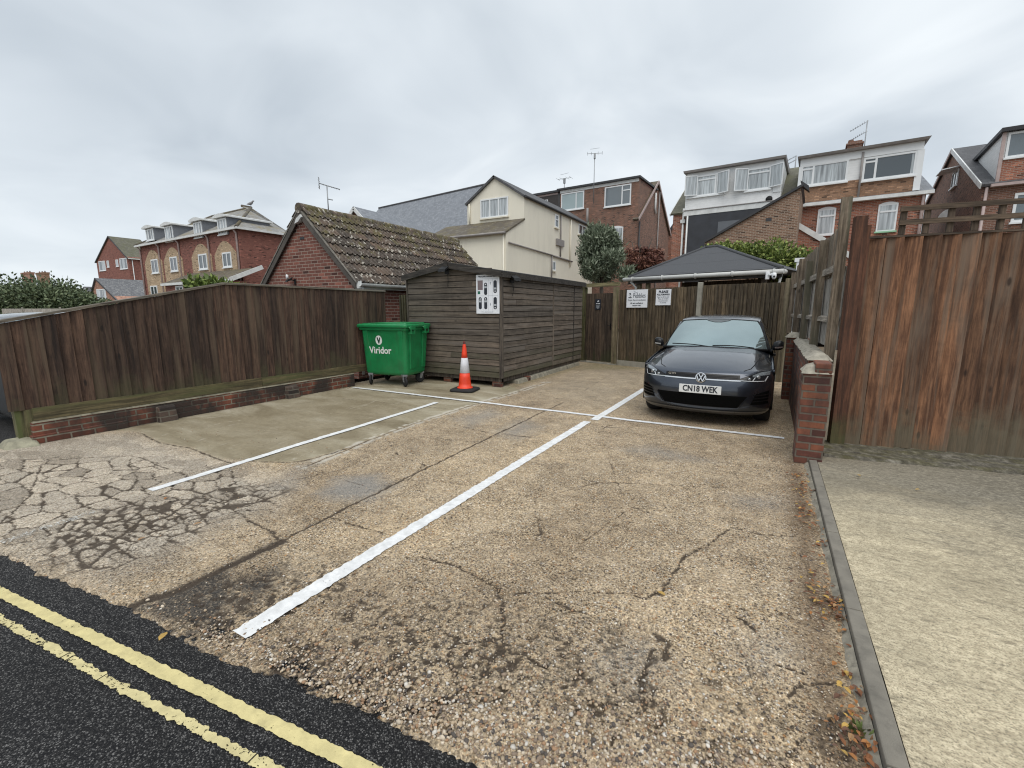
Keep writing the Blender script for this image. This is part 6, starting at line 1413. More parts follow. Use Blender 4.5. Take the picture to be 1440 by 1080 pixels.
    for s in (-1, 1):
        g = MB(); lo = [(1.52,.915),(2.0,.935),(2.6,.955),(3.25,.975)]
        g.grid([[(s*.797, y, z - .01), (s*.72, y + .22*(1 - (y-1.5)/1.8) , z + .20), (s*.640, (2.04 if i == 0 else y + .05), 1.338 - (.0 if i else .01))] for i, (y, z) in enumerate(lo)]); g.build('side_window', car_glass, t)
    MB().box(-.72, .72, .45, 3.9, .16, .70).build('underbody', black_pl, t)
    # wheels
    for s in (-1, 1):
        for y in (.86, 3.44):
            w = MB(); w.lathe([(.205,-.10),(.275,-.105),(.305,-.085),(.314,-.05),(.314,.05),(.305,.085),(.275,.105),(.205,.10)], 36, 0, (0,0,0), 'x'); wo = w.build('wheel', rub, t, loc=(s * .735, y, .312))
            r = MB(); r.lathe([(.212,-.08),(.222,.06),(.215,.092),(.195,.080),(.19,-.02),(.0,-.02)], 30, 0, (0,0,0), 'x')
            for k in range(5):
                a = 2 * math.pi * k / 5
                for o in (-.16, .16): r.bar((.075, .03 * math.cos(a), .03 * math.sin(a)), (.082, .20 * math.cos(a + o), .20 * math.sin(a + o)), .03, .03, 0, (1, 0, 0))
            r.lathe([(.045,.05),(.045,.09),(.0,.092)], 12, 0, (0,0,0), 'x')
            ro = r.build('rim', alloy, wo); ro.rotation_euler.z = 0 if s > 0 else math.pi
        # mirror
        m = MB(); loft(m, [[(s * (.745 + q), 1.56 + .01 * q + r1 * math.cos(2*math.pi*k/12) * .5, 1.005 + dz + r2 * math.sin(2*math.pi*k/12)) for k in range(12)] for q, r1, r2, dz in ((.055,.05,.03,-.02),(.075,.10,.062,.0),(.12,.125,.075,.008),(.17,.115,.070,.014),(.20,.06,.045,.016))]); mo = m.build('door_mirror', black_gloss, t)
        m = MB(); m.hexa([(s*.775,1.53,.93),(s*.87,1.55,.955),(s*.87,1.60,.955),(s*.775,1.62,.93)], [(s*.775,1.54,.955),(s*.87,1.56,.985),(s*.87,1.60,.985),(s*.775,1.60,.955)]); m.build('mirror_arm', black_pl, mo)
        if front: m = MB(); m.bar((s*.83,1.497,.985), (s*.93,1.515,.995), .012, .022); m.build('indicator', chrome, mo)
    if not front: return t
    def patch(lo, hi, n=14, k=6, off=.004, mirror=1):
        """strip of the nose surface between two (x, z) outlines"""
        rows = []
        for i in range(n + 1):
            f = i / n; x0, z0 = poly_at(lo, f); x1, z1 = poly_at(hi, f); rows.append([(mirror * (x0 + (x1-x0)*j/k), fy_(x0 + (x1-x0)*j/k, z0 + (z1-z0)*j/k) - off, z0 + (z1-z0)*j/k) for j in range(k + 1)])
        return rows
    def poly_at(P, f):
        L = [0]; 
        for a, b in zip(P[:-1], P[1:]): L.append(L[-1] + math.hypot(b[0]-a[0], b[1]-a[1]))
        d = f * L[-1]
        for i in range(len(P) - 1):
            if d <= L[i+1] + 1e-9: q = (d - L[i]) / (L[i+1] - L[i] + 1e-9); return (P[i][0] + (P[i+1][0]-P[i][0])*q, P[i][1] + (P[i+1][1]-P[i][1])*q)
        return P[-1]
    # upper grille with bright strip and badge
    g = MB(); g.grid(patch([(-.46,.655),(0,.655),(.46,.655)], [(-.46,.712),(0,.718),(.46,.712)], 30, 4, .003)); go = g.build('grille', black_gloss, t)
    g = MB()
    for z in (.675, .692): g.grid(patch([(-.44,z),(0,z),(.44,z)], [(-.44,z+.006),(0,z+.006),(.44,z+.006)], 30, 1, .006))
    g.build('grille_bar', black_pl, go)
    g = MB(); g.grid(patch([(-.47,.637),(0,.637),(.47,.637)], [(-.47,.652),(0,.652),(.47,.652)], 30, 2, .010)); g.build('trim_strip', chrome, t)
    bz, by = .662, fy_(0, .662) - .012
    b = MB(); b.lathe([(.0,0),(.062,0),(.067,-.006),(.064,-.014),(.0,-.012)], 32, 0, (0, 0, 0), 'y'); bo = b.build('badge', black_gloss, t, loc=(0, by, bz)); bo.rotation_euler.x = R(-8)
    b = MB(); n = 36
    for k in range(n):
        a0, a1 = 2*math.pi*k/n, 2*math.pi*(k+1)/n; b.hexa([(.057*math.cos(a0),-.019,.057*math.sin(a0)),(.067*math.cos(a0),-.017,.067*math.sin(a0)),(.067*math.cos(a1),-.017,.067*math.sin(a1)),(.057*math.cos(a1),-.019,.057*math.sin(a1))], [(.057*math.cos(a0),-.010,.057*math.sin(a0)),(.067*math.cos(a0),-.008,.067*math.sin(a0)),(.067*math.cos(a1),-.008,.067*math.sin(a1)),(.057*math.cos(a1),-.010,.057*math.sin(a1))])
    for P in (((-.027,.046),(-.0,-.002)), ((.027,.046),(.0,-.002)), ((-.050,.022),(-.024,-.048)), ((-.024,-.048),(0,-.002)), ((0,-.002),(.024,-.048)), ((.024,-.048),(.050,.022))): b.bar((P[0][0],-.016,P[0][1]), (P[1][0],-.016,P[1][1]), .011, .006, 0, (0, -1, 0))
    b.build('emblem', chrome, bo)
    l_ = text_mb('GTD', .040, 0, 0, 0, bold=.001, sx=1.2).build('lettering', chrome, t); l_.location = (-.375, fy_(-.375, .69) - .009, .690); l_.rotation_euler.z = -.10
    # lamps
    for s in (-1, 1):
        lo = [(.455,.640),(.60,.632),(.74,.632),(.795,.650)]; hi = [(.455,.664),(.55,.700),(.68,.748),(.795,.757)]
        h = MB(); h.grid(patch(lo, hi, 16, 6, .004, s)); ho = h.build('headlight', lamp_glass, t)
        d = MB(); d.grid(patch([(.60,.692),(.70,.712),(.795,.715)], [(.60,.716),(.69,.749),(.795,.757)], 10, 3, .007, s)); d.build('lamp_bright_part', plain('lamp_sky_glint%d' % s, (.30,.33,.35), .08, .15, 5, .6), ho)  # pale upper band: sky reflection in the headlight put into the colour
        d = MB(); d.grid(patch(hi, [(x_, z_ + .006) for x_, z_ in hi], 16, 1, .007, s)); d.build('lamp_rim', black_gloss, ho)
        d = MB(); d.grid(patch([(.47,.6445),(.60,.638),(.73,.638)], [(.47,.652),(.60,.647),(.73,.647)], 14, 1, .008, s)); d.grid(patch([(.735,.640),(.765,.700)], [(.750,.640),(.778,.700)], 6, 1, .008, s)); d.grid(patch([(.60,.647),(.625,.690)], [(.612,.647),(.637,.690)], 5, 1, .008, s)); d.build('light_strip', strip_white, ho)
        for cxx, cz, rr in ((.665,.688,.026),(.570,.665,.018)):
            q = MB(); q.lathe([(0,-.004),(rr*.7,-.004),(rr,.0),(rr*1.05,.012)], 14, 0, (0,0,0), 'y'); qo = q.build('lens', lens_grey, ho); qo.location = (s*cxx, fy_(cxx, cz) - .006, cz); qo.rotation_euler.z = s * .35
        # side intake with blades
        q = MB(); q.grid(patch([(.60,.335),(.70,.335),(.80,.345)], [(.655,.475),(.72,.50),(.80,.52)], 10, 6, .003, s)); qo = q.build('side_intake', grille_black, t)
        for k, z in enumerate((.372, .412, .452)):
            q = MB(); rows = patch([(.62 + .012*k, z),(.80, z + .012)], [(.62 + .012*k, z + .014),(.80, z + .028)], 10, 1, .016, s); q.grid(rows); q.build('intake_blade', black_gloss, qo)
        q = MB(); q.grid(patch([(.475,.285),(.565,.43)], [(.50,.285),(.590,.43)], 8, 1, .012, s)); q.build('bumper_crease', paint, t)
    g = MB(); g.grid(patch([(-.455,.285),(0,.283),(.455,.285)], [(-.56,.445),(0,.45),(.56,.445)], 30, 6, .003)); go = g.build('lower_grille', grille_black, t)
    g = MB()
    for k in range(5):
        z = .305 + k * .028; g.grid(patch([(-.45 - k*.02,z),(0,z),(.45 + k*.02,z)], [(-.45 - k*.02,z+.006),(0,z+.006),(.45 + k*.02,z+.006)], 20, 1, .007))
    g.build('grille_mesh', grille_black, go)
    g = MB(); g.grid(patch([(-.80,.222),(0,.215),(.80,.222)], [(-.80,.236),(0,.232),(.80,.236)], 40, 1, .022)); g.build('splitter', chrome_dark, t)
    # number plate
    pz = .512; pl_ = MB(); pl_.box(-.26, .26, -.008, .0, -.0555, .0555); po = pl_.build('number_plate', plain('plate_white', (.74,.75,.74), .4, .05), t, bevel=.004, loc=(0, fy_(0, pz) - .012, pz)); 
    text_mb('CN18 WEK', .108, 0, -.0085, .0, bold=.0035, sx=.80).build('lettering', ink, po)
    # bonnet shut lines, cowl, wipers, sensor housing
    m = MB()
    for s in (-1, 1):
        pts = []
        for i in range(len(HOOD)):
            k = i / (len(HOOD) - 1.0); p = hood_pt(s * (.60 + .27 * k ** .6) if i else s * .60, i); pts.append((p[0], p[1] - .002, p[2] + .001))
        m.tube(pts, .005, 5)
    m.build('shut_line', black_pl, t)
    m = MB(); m.tube([(u * .76, 1.150 + .27 * u * u, .980 - .035 * u * u) for u in np.linspace(-1, 1, 17)], .022, 6); m.build('cowl', black_pl, t)
    for x0, x1 in ((-.62, .02), (.0, .56)):
        m = MB(); m.tube([(x0 + (x1-x0)*f, 1.175 + .27*(x0 + (x1-x0)*f)**2/.55, 1.008 - .03*f + .02*math.sin(3*f)) for f in np.linspace(0, 1, 7)], .008, 5); m.build('wiper', black_pl, t)
    m = MB(); rows = []
    for k in (.86, .93, .99):
        yc = 1.17 + .755 * k; zc = .984 + .408 * k + .030 * math.sin(math.pi * k); w = .05 if k < .9 else (.15 if k < .95 else .19); rows.append([(x, yc + .07 * (x/.57)**2 - .004, zc + .003) for x in np.linspace(-w, w, 7)])
    m.grid(rows); m.build('mirror_housing', plain('housing_dark', (.07,.08,.085), .3), t)
    m = MB(); m.grid([[(u * (w - .004), y - .003, z + .003), (u * (w - .022), y - .003, z + .003)] for u in (-1, 1) for w, y, z in ((.742,1.44,.949),(.568,1.995,1.364))][:2]); 
    for s in (-1, 1): m.tube([(s*.745,1.437,.951), (s*.665,1.72,1.17), (s*.568,1.995,1.366)], .011, 5)
    m.tube([(u * .568, 1.925 + .07*u*u, 1.394 - .028*u*u) for u in np.linspace(-1, 1, 13)], .008, 5); m.build('windscreen_seal', black_pl, t)
    for s in (-1, 1):   # dark arch linings and door lines
        m = MB(); m.tube([(s*.842, .86 + .352*math.cos(a), .312 + .352*math.sin(a)) for a in np.linspace(-.25, math.pi + .25, 20)], .014, 5); m.tube([(s*.842, 3.44 + .352*math.cos(a), .312 + .352*math.sin(a)) for a in np.linspace(-.25, math.pi + .25, 20)], .014, 5); m.build('arch_lip', black_pl, t)
        m = MB(); m.box(s*.83, s*.862, 2.15, 2.33, .80, .835); m.build('door_handle', black_gloss, t)
    return t
car_glass = plain('car_side_glass', (.012,.015,.016), .04, .05, 1, **{'Specular IOR Level': .9})
screen_glass = plain('windscreen_glass', (.26,.325,.33), .04, .10, 1.2, .70, **{'Specular IOR Level': .9})
grille_black = plain('grille_black', (.005,.005,.005), 1.0, .1, 5, **{'Specular IOR Level': .05})
chrome = plain('chrome', (.72,.73,.74), .18, .03, 3, .95); chrome_dark = plain('dark_chrome', (.16,.165,.17), .3, .05, 3, .7); alloy = plain('alloy', (.30,.31,.32), .35, .1, 4, .8)
black_gloss = plain('gloss_black', (.008,.008,.009), .3, .1, 3, **{'Specular IOR Level': .3}); lamp_glass = plain('lamp_glass', (.012,.013,.015), .12, .3, 5, 0, **{'Specular IOR Level': .4}); lens_grey = plain('lamp_lens', (.42,.44,.45), .12, .1, 4, .6); strip_white = plain('light_strip', (.72,.75,.77), .2, .05, 4, .3)
make_car('parked_car', (-.735, 6.32, -.005), 'dark blue grey hatchback parked nose out against the back fence', car_paint('dark_blue_paint', (.044,.053,.070), .85))
make_car('parked_car', (-7.66, 2.72, -.25), 'dark car glimpsed behind the left end of the brown fence', car_paint('silver_grey_paint', (.025,.027,.030)), front=False, rz=R(90), sz=1.20)

# ------------------------------------------------------------------ gazebo behind the fence, camera on it
c_, s_ = math.cos(BA), math.sin(BA)
gz = thing('gazebo', (-4.89, 12.75, 0), 'low hipped gazebo roof of dark felt shingles with white gutter behind the fence', 'gazebo', BA)
y0 = .75; L0 = BF.fy(884, 388, y0); R0 = BF.fy(1100, 379, y0); ezl = (L0[2] + R0[2]) / 2; xm = (L0[0] + R0[0]) / 2; dp = (R0[0] - L0[0]); apx = BF.fy(1001, 347, y0 + dp * .42)
t_ = NT('shingle'); x, y, z = t_.sep(t_.obj); st = t_.math('FRACT', t_.math('MULTIPLY', z, 3.6)); n = t_.noise(t_.obj, 9, 5, .7).outputs[0]; n2 = t_.noise(t_.obj, 90, 3).outputs[0]
shingle = t_.fin(t_.mix(t_.math('MULTIPLY', t_.mapr(st, 0, .06, 1, 0), .6), t_.mix(n2, t_.mix(n, (.035,.037,.042), (.06,.063,.07)), (.085,.088,.095)), (.015,.015,.017)), .85, t_.bump(t_.math('ADD', n2, st), .5, .01))
m = MB(); E = .0; fl_ = (L0[0], y0, ezl); fr_ = (R0[0], y0, ezl); bl_ = (L0[0], y0 + dp * .84, ezl); br_ = (R0[0], y0 + dp * .84, ezl)
rg0 = (apx[0] - .18, apx[1], apx[2]); rg1 = (apx[0] + .18, apx[1], apx[2])
m.add([fl_, fr_, rg1, rg0], [(0,1,2,3)]); m.add([fr_, br_, rg1], [(0,1,2)]); m.add([br_, bl_, rg0, rg1], [(0,1,2,3)]); m.add([bl_, fl_, rg0], [(0,1,2)]); m.add([fl_, fr_, br_, bl_], [(3,2,1,0)])
m.build('roof', shingle, gz)
m = MB(); m.tube([fl_, rg0], .045, 6); m.tube([fr_, rg1], .045, 6); m.tube([rg0, rg1], .05, 6); m.build('ridge_capping', shingle, gz)
gutw = plain('white_gutter', (.50,.50,.48), .45, .08, 4, dirt=.15)
m = MB(); m.tube([(L0[0] - .12, y0 - .07, ezl - .075), (R0[0] + .06, y0 - .07, ezl - .075)], .055, 10); m.tube([(R0[0] + .03, y0 - .07, ezl - .075), (R0[0] + .03, y0 + .12, ezl - .075)], .055, 8)
for i in range(5): xx = L0[0] + dp * (.04 + .23 * i); m.tube([(xx, y0 - .07, ezl - .075), (xx + .035, y0 - .07, ezl - .075)], .070, 10)
m.build('gutter', gutw, gz)
m = MB(); m.box(L0[0], R0[0], y0 - .005, y0 + .03, ezl - .20, ezl - .01); m.build('fascia', W_fascia, gz)
m = MB(); m.box(L0[0] + .25, R0[0] - .25, y0 + dp * .7, y0 + dp * .7 + .08, 0, ezl - .05); m.build('back_wall', W_gate, gz)
for xx in (L0[0] + .28, L0[0] + .55, xm + .1, R0[0] - .4): MB().box(xx - .05, xx + .05, y0 + .1, y0 + .2, 0, ezl - .03).build('post', W_gpost if xx < xm - .5 else W_gate, gz)
m = MB(); m.tube([(R0[0] - .02, y0 + .05, ezl - .12), (R0[0] - .08, y0 + .05, ezl - .5), (R0[0] - .08, y0 + .05, .05)], .03, 8); m.tube([(L0[0] + .1, y0 - .04, ezl - .13), (L0[0] + .22, y0 + .06, ezl - .3), (L0[0] + .22, y0 + .06, .1)], .035, 8); m.build('downpipe', gutw, gz)
q = BF.fy(1082, 388, y0 - .12)
cc = thing('security_camera', (-4.89 + q[0]*c_ - q[1]*s_, 12.75 + q[0]*s_ + q[1]*c_, q[2]), 'white security camera hanging under the gazebo gutter', 'camera', BA + R(25)); cc.scale = (.72, .72, .72)
m = MB(); m.box(-.11, .0, -.04, .06, -.11, .13); m.build('mount', white_pl, cc, bevel=.015)
m = MB(); m.tube([(-.03, -.04, .02), (.06, -.10, .04)], .035, 8); m.build('arm', white_pl, cc)
m = MB(); loft(m, [[(.11 + r_*math.cos(2*math.pi*k/12), -.13 + r_*.9*math.sin(2*math.pi*k/12), z) for k in range(12)] for z, r_ in ((.09,.03),(.075,.062),(.0,.068),(-.06,.06),(-.11,.035))]); m.build('housing', white_pl, cc)
m = MB(); m.lathe([(.0,-.058),(.025,-.056),(.03,-.03)], 12, 0, (.105, -.15, -.03), 'y'); m.build('lens', black_gloss, cc)

# ------------------------------------------------------------------ plants
def leaf_mat(name, c1, c2, c3, tr=.25):
    t = NT(name); rn = t.island(); n = t.noise(t.obj, 1.8, 4, .6).outputs[0]
    f = t.math('ADD', t.math('MULTIPLY', rn, .62), t.math('MULTIPLY', n, .4))
    c = t.ramp(f, [(.2, c1), (.52, c2), (.85, c3)]); return t.fin(c, .6, None, **{'Specular IOR Level': .3, 'Subsurface Weight': 0.0, 'Transmission Weight': 0.0})
def crown(name, par, mat, clumps, n, size, asp=1.6, seed=0, up=.3, flat=0.0, droop=0.0, rn=.07, wexp=.72):
    """leaf sized faces scattered through clumps: (x, y, z, rx, ry, rz)"""
    g = np.random.default_rng(seed); wts = np.array([c[3]*c[4]*c[5] for c in clumps]) ** wexp; wts = wts / wts.sum(); V = []; per = (wts * n).astype(int)
    for c, k in zip(clumps, per):
        d = g.normal(size=(k, 3)); d /= np.linalg.norm(d, axis=1)[:, None]; r = g.uniform(.15, 1, k) ** .55; r *= 1 + rn * g.normal(size=k)
        p = d * r[:, None] * np.array(c[3:6]) + np.array(c[:3]); ax = d + g.normal(size=(k, 3)) * .75 + np.array([0, 0, up]); ax[:, 2] -= droop; ax /= np.linalg.norm(ax, axis=1)[:, None]
        w = np.cross(ax, g.normal(size=(k, 3))); w /= np.linalg.norm(w, axis=1)[:, None] + 1e-9; s = size * g.uniform(.55, 1.35, k)[:, None]
        a, b = ax * s * asp * .5, w * s * .5; V.append(np.stack([p - a, p + b * .9 - a * .1, p + a, p - b * .9 - a * .1], 1))
    V = np.concatenate(V).reshape(-1, 3); nf = len(V) // 4; me = bpy.data.meshes.new(name); me.vertices.add(len(V)); me.loops.add(len(V)); me.polygons.add(nf)
    me.vertices.foreach_set('co', V.astype(np.float32).ravel()); me.loops.foreach_set('vertex_index', np.arange(len(V), dtype=np.int32)); me.polygons.foreach_set('loop_start', np.arange(0, len(V), 4, dtype=np.int32)); me.update(calc_edges=True); me.materials.append(mat)
    o = bpy.data.objects.new(name, me); col.objects.link(o); o.parent = par; return o
bark = wood('bark', (.05,.042,.034), (.11,.095,.08), 'z', isl=0, knots=False)
def trunk(par, pts, r0, r1, limbs=(), mat=None):
    m = MB(); n = len(pts); m.tube(pts, [r0 + (r1 - r0) * i / (n - 1) for i in range(n)], 8)
    for a, b in limbs: mid_ = [(a[i] + b[i]) / 2 + (.08 if i == 2 else 0) for i in range(3)]; m.tube([a, mid_, b], [r1 * 1.1, r1 * .8, r1 * .3], 6)
    return m.build('trunk', mat or bark, par)
def rclumps(seed, k, box, r):
    g = random.Random(seed); out = []
    for _ in range(k):
        th = g.uniform(0, 2 * math.pi); ph = math.acos(g.uniform(-.85, 1)); q = g.uniform(.45, .95); s = g.uniform(.7, 1.25) * r
        out.append((box[0] + box[3] * q * math.sin(ph) * math.cos(th), box[1] + box[4] * q * math.sin(ph) * math.sin(th), box[2] + box[5] * q * math.cos(ph), s, s, s * .85))
    return out
def spot(px, py, Y): return Frame(0, Y, 0).fy(px, py)
# grey green olive like tree by the gate
L_olive = leaf_mat('olive_leaves', (.06,.08,.048), (.15,.185,.12), (.36,.40,.30))
a = spot(846, 358, 15.6); w = (spot(884, 358, 15.6)[0] - spot(808, 358, 15.6)[0]) / 2; zt_, zb_ = spot(846, 320, 15.6)[2], spot(846, 402, 15.6)[2]
ot = thing('olive_tree', (a[0], 15.6, 0), 'grey green olive like tree with feathery rounded crown above the gate', 'tree'); hz_ = (zt_ - zb_) / 2; zc_ = (zt_ + zb_) / 2
g__ = random.Random(44); cl = rclumps(3, 26, (0, 0, zc_, w * .82, w * .8, hz_ * .86), w * .36) + [(g__.uniform(-.8,.8) * w * .7, g__.uniform(-.5,.5) * w, zc_ + hz_ * g__.uniform(.35,.95), w * .10, w * .10, w * .34) for _ in range(22)] + [(0, 0, zc_ - hz_ * .1, w * .7, w * .7, hz_ * .7), (w * .95, -.1, zc_ - hz_ * .62, w * .34, w * .3, w * .3), (-w * .2, 0, zc_ + hz_ * .8, w * .25, w * .25, w * .3)]
crown('crown', ot, L_olive, cl, 30000, .042, 3.8, 5, 1.0, rn=.15)
trunk(ot, [(0, 0, 0), (.05, .02, zc_ * .5), (0, 0, zc_)], .09, .05, [((0, 0, zc_ * .7), (w * .5, .1, zc_ + .3)), ((0, 0, zc_ * .7), (-w * .5, -.1, zc_ + .2)), ((0, 0, zc_), (.1, -.1, zt_ - .2))])
# purple red maple behind it
L_red = leaf_mat('red_leaves', (.06,.022,.018), (.15,.062,.045), (.28,.14,.095))
a = spot(905, 362, 19.0); w = (spot(935, 362, 19)[0] - spot(872, 362, 19)[0]) / 2; zt_, zb_ = spot(905, 326, 19)[2], spot(905, 396, 19)[2]; hz_ = (zt_ - zb_) / 2; zc_ = (zt_ + zb_) / 2
rt_ = thing('red_maple', (a[0], 19.0, 0), 'thin purplish red leaved tree in front of the brick dormer house', 'tree')
crown('crown', rt_, L_red, rclumps(8, 22, (0, 0, zc_ - .2, w * .85, w * .8, hz_ * .8), w * .30), 8500, .058, 2.4, 6, -.1, droop=.3, rn=.2)
trunk(rt_, [(0, 0, 0), (-.1, 0, zc_ * .6), (-.15, 0, zt_ - .5)], .10, .035, [((-.1, 0, zc_ * .7), (w * .7, 0, zc_ + .1)), ((-.1, 0, zc_ * .75), (-w * .6, .1, zt_ - .3)), ((-.1, 0, zc_ * .8), (.3, .1, zt_ - .2))])
# yellow green climber over the gazebo
L_clim = leaf_mat('climber_leaves', (.04,.06,.014), (.14,.195,.04), (.38,.42,.13))
cb = spot(1060, 380, 15.5); cl_ = thing('climbing_plant', (cb[0], 15.5, 0), 'yellow green climbing plant spreading along behind the gazebo roof', 'plant'); cl = []; g_ = random.Random(12)
for px, pt, pb in ((1005,343,362),(1022,339,366),(1040,341,372),(1056,342,376),(1073,338,382),(1092,337,390),(1108,341,396),(1122,346,402),(1132,352,408),(1118,375,410),(1100,368,408),(1080,362,400),(1050,356,392),(1030,352,384),(1012,348,380)):
    y_ = 15.5 + g_.uniform(-.5, .5); t0, b0_ = spot(px, pt, y_), spot(px, pb, y_); h_ = (t0[2] - b0_[2]) / 2; cl.append((t0[0] - cb[0], y_ - 15.5, t0[2] - h_, .34 + .1 * g_.random(), .4, h_ * (1.0 + .2 * g_.random())))
crown('foliage', cl_, L_clim, cl, 15000, .062, 1.5, 9, .35); 
m = MB()
for k in range(5): x_ = -1.2 + k * .7; m.tube([(x_, 0, 0), (x_ + .1, .05, 1.4), (x_ - .1, 0, 2.7)], [.03, .025, .012], 6)
m.build('stem', bark, cl_)
m = MB(); q0, q1 = spot(1121, 362, 14.2), spot(1127, 374, 14.2); wp_ = thing('white_post', (q0[0] + .05, 14.2, 0), 'white post end seen between climber and picket fence', 'post'); m.box(-.05, .05, -.05, .05, 0, q0[2] - .12); m.build('shaft', white_pl, wp_); m = MB(); m.box(-.10, .16, -.07, .07, q0[2] - .12, q0[2] - .02); m.build('cap', white_pl, wp_)
# bright shrub behind the left fence
L_shr = leaf_mat('shrub_leaves', (.035,.060,.014), (.105,.155,.035), (.22,.28,.07))
a = spot(292, 395, 9.0); zt_ = spot(292, 381, 9.0)[2]; w = (spot(320, 395, 9)[0] - spot(268, 395, 9)[0]) / 2
sb = thing('shrub', (a[0], 9.0, -.1), 'bright green leafy shrub just showing above the fence peak', 'shrub'); crown('foliage', sb, L_shr, rclumps(4, 16, (0, 0, zt_ - .75, w * .95, w * .9, .72), w * .36) + [(0, 0, zt_ - .8, w * .8, w * .7, .65)], 3800, .10, 2.2, 4, .7); m = MB()
for k in range(4): m.tube([(0, 0, 0), (.1 * (k - 1.5), .05 * k, zt_ * .45), (.3 * (k - 1.5), .1 * (k - 1), zt_ - .3)], [.04, .03, .012], 6)
m.build('stem', bark, sb)
a = spot(332, 398, 10.5); zt_ = spot(332, 393, 10.5)[2]; s2_ = thing('shrub', (a[0], 10.5, -.1), 'pale yellowish shrub tip beside the bright shrub, lower', 'shrub'); crown('foliage', s2_, leaf_mat('pale_leaves', (.09,.10,.04), (.22,.22,.09), (.36,.34,.16)), rclumps(14, 7, (0, 0, zt_ - .5, .45, .4, .5), .25), 900, .10, 2.4, 14, .6); m = MB(); m.tube([(0,0,0),(.05,0,zt_-.3)], [.04,.012], 6); m.build('stem', bark, s2_)
# trees at the far left
L_t1 = leaf_mat('tree_leaves', (.04,.056,.028), (.095,.13,.065), (.19,.23,.125)); L_t2 = leaf_mat('pale_tree_leaves', (.045,.058,.032), (.12,.15,.08), (.23,.26,.155))
def lefttree(px0, px1, pt, Y, mat, label, seed, n=5200, sz=.19):
    a = spot((px0 + px1) / 2, 430, Y); w = (spot(px1, 430, Y)[0] - spot(px0, 430, Y)[0]) / 2; zt_ = spot((px0 + px1) / 2, pt, Y)[2]; t = thing('broadleaf_tree', (a[0], Y, -.1), label, 'tree', group=None)
    zc_ = zt_ * .56; rc_ = w * .28; hz_ = max(.3, zt_ * .44 - rc_ * 1.05); crown('crown', t, mat, rclumps(seed, 34, (0, 0, zc_, w * .8, w * .75, hz_), rc_) + [(0, 0, zc_ * .9, w * .72, w * .7, zt_ * .30)], n, sz, 1.5, seed, .3, rn=.03, wexp=.5)
    trunk(t, [(0, 0, 0), (.1, 0, zt_ * .3), (0, .1, zt_ * .7)], .22, .08, [((.1, 0, zt_ * .35), (w * .5, 0, zt_ * .7)), ((.1, 0, zt_ * .35), (-w * .5, .2, zt_ * .68))])
lefttree(-60, 26, 403, 15.0, L_t1, 'dark leafy tree cut by the left edge of the picture', 21, 34000, .22)
lefttree(16, 80, 406, 18.5, L_t2, 'paler green tree before the two chimney stacks', 22, 34000, .24)
lefttree(62, 114, 415, 20.0, L_t1, 'lower round tree left of the pink cottage', 23, 26000, .24)
# boundary beyond the yard
a, b = spot(28, 440, 11.0), spot(150, 437, 11.0); yf = thing('yard_fence', (a[0], 11.0, -.1), 'low grey panel fence far behind the parked car at left', 'fence'); zz = spot(60, 434, 11.0)[2] + .1
m = MB(); m.box(-4, b[0] - a[0], -.03, .03, 0, zz); m.build('panel', W_grey, yf)
for px in (32, 85): q = spot(px, 430, 11.0); MB().box(q[0] - a[0] - .05, q[0] - a[0] + .05, -.08, .0, 0, zz + .10).build('post', concrete, yf)
# weeds and fallen leaves
def tuft(px, py, label, n, h, mats, seed, spread=.10, z=0.0):
    p = G(px, py, z); t = thing('weed', p, label, 'weed'); g = random.Random(seed); m = MB()
    for k in range(n):
        a, r = g.uniform(0, 6.283), g.uniform(0, spread); x, y = r * math.cos(a), r * math.sin(a); hh = h * g.uniform(.5, 1.1); lx, ly = g.uniform(-.6, .6) * hh, g.uniform(-.6, .6) * hh; w_ = .004 + .004 * g.random()
        m.add([(x - w_, y, 0), (x + w_, y, 0), (x + lx * .5 + w_ * .8, y + ly * .5, hh * .7), (x + lx * .5 - w_ * .8, y + ly * .5, hh * .7), (x + lx, y + ly, hh)], [(0,1,2,3), (3,2,4)], 0 if g.random() < .7 else 1)
    m.build('blade', mats, t, fix=False); return t
gm1 = plain('weed_green', (.09,.12,.03), .8, .3, 20); gm2 = plain('weed_brown', (.16,.09,.045), .9, .3, 20)
tuft(468, 545, 'scrubby weeds at the foot of the brick wall near the bin', 110, .11, (gm1, gm2), 1, .20); tuft(486, 541, 'dry brown weeds right at the end of the brick wall', 80, .09, (gm2, gm1), 2, .14)
tuft(1207, 1030, 'sparse grass growing in the kerb gutter at bottom right', 26, .035, (gm1, gm2), 3, .05)
def leafshape(m, x, y, z, s, a, curl, mi, g):
    c, sn = math.cos(a), math.sin(a); pts = [(-.5,0),(-.2,.22),(.15,.24),(.5,.02),(.15,-.22),(-.2,-.24)]; b = len(m.v); tl = g.uniform(-.5, .5)
    for u, v in pts: m.v.append((x + s*(u*c - v*sn), y + s*(u*sn + v*c), z + abs(v)*s*curl + u*s*.25*tl + .25*s*abs(tl)))
    m.f += [(b, b+1, b+2, b+3), (b, b+3, b+4, b+5)]; m.m += [mi, mi]; m.sm += [False, False]
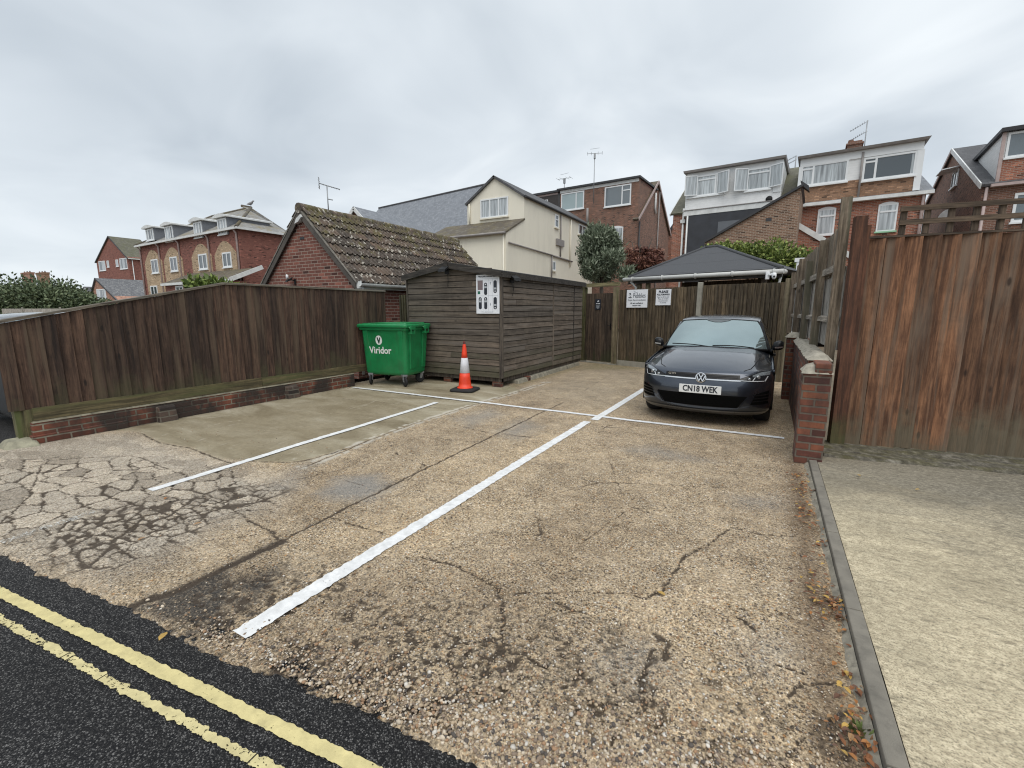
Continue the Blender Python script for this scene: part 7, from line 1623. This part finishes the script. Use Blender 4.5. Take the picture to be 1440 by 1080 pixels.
lm_ = [plain('leaf_%d' % i, c, .7, .25, 25) for i, c in enumerate(((.33,.14,.04), (.20,.08,.03), (.42,.27,.07), (.12,.055,.03), (.30,.18,.085)))]
lit = MB(); g = random.Random(17)
for (px, py, n, sx, sy) in ((1128,690,55,.035,.16), (1133,720,50,.03,.16), (1150,760,22,.03,.15), (1160,845,50,.05,.10), (1170,858,36,.06,.05), (1185,930,18,.03,.2), (1198,985,26,.03,.14), (1205,1045,60,.045,.10), (1120,670,18,.05,.06), (478,546,40,.18,.08), (1140,800,10,.06,.2)):
    p = G(px, py)
    for _ in range(n): leafshape(lit, p[0] + g.gauss(0, sx), p[1] + g.gauss(0, sy), .006 + .022 * g.random(), g.uniform(.018, .042), g.uniform(0, 6.28), .8, g.choice((0, 1, 1, 3, 3, 4, 2)), g)
tag(lit.build('leaf_litter', lm_, fix=False), kind='stuff')
tw_ = MB()
for _ in range(34): p = G(1172 + g.gauss(0, 12), 852 + g.gauss(0, 14)); a = g.uniform(0, 6.28); L = g.uniform(.04, .12); tw_.tube([(p[0], p[1], .01), (p[0] + L*.5*math.cos(a), p[1] + L*.5*math.sin(a), .02 + .02*g.random()), (p[0] + L*math.cos(a+.3), p[1] + L*math.sin(a+.3), .01)], .0016, 4)
tag(tw_.build('twig_litter', gm2), kind='stuff')
for px, py, s, mi, lb in ((230, 897, .062, 2, 'yellow leaf lying alone on the dark asphalt'), (278, 738, .055, 4, 'tan leaf on the cracked slab left of the long white line'), (199, 759, .05, 4, 'tan leaf among the small broken slabs'), (233, 702, .045, 0, 'orange leaf near the end of the left parking line'), (930, 836, .05, 2, 'yellowish leaf on a crack in the middle of the right bay'), (1207, 670, .05, 2, 'pale yellow leaf on the dark top of the drive'), (1290, 690, .04, 2, 'pale leaf on the drive further right')):
    p = G(px, py, .045 if px > 1200 else 0); m = MB(); leafshape(m, 0, 0, .006, s, g.uniform(0, 6), .5, 0, g); t = m.build('fallen_leaf', lm_[mi], fix=False); t.location = p; tag(t, lb, 'leaf')
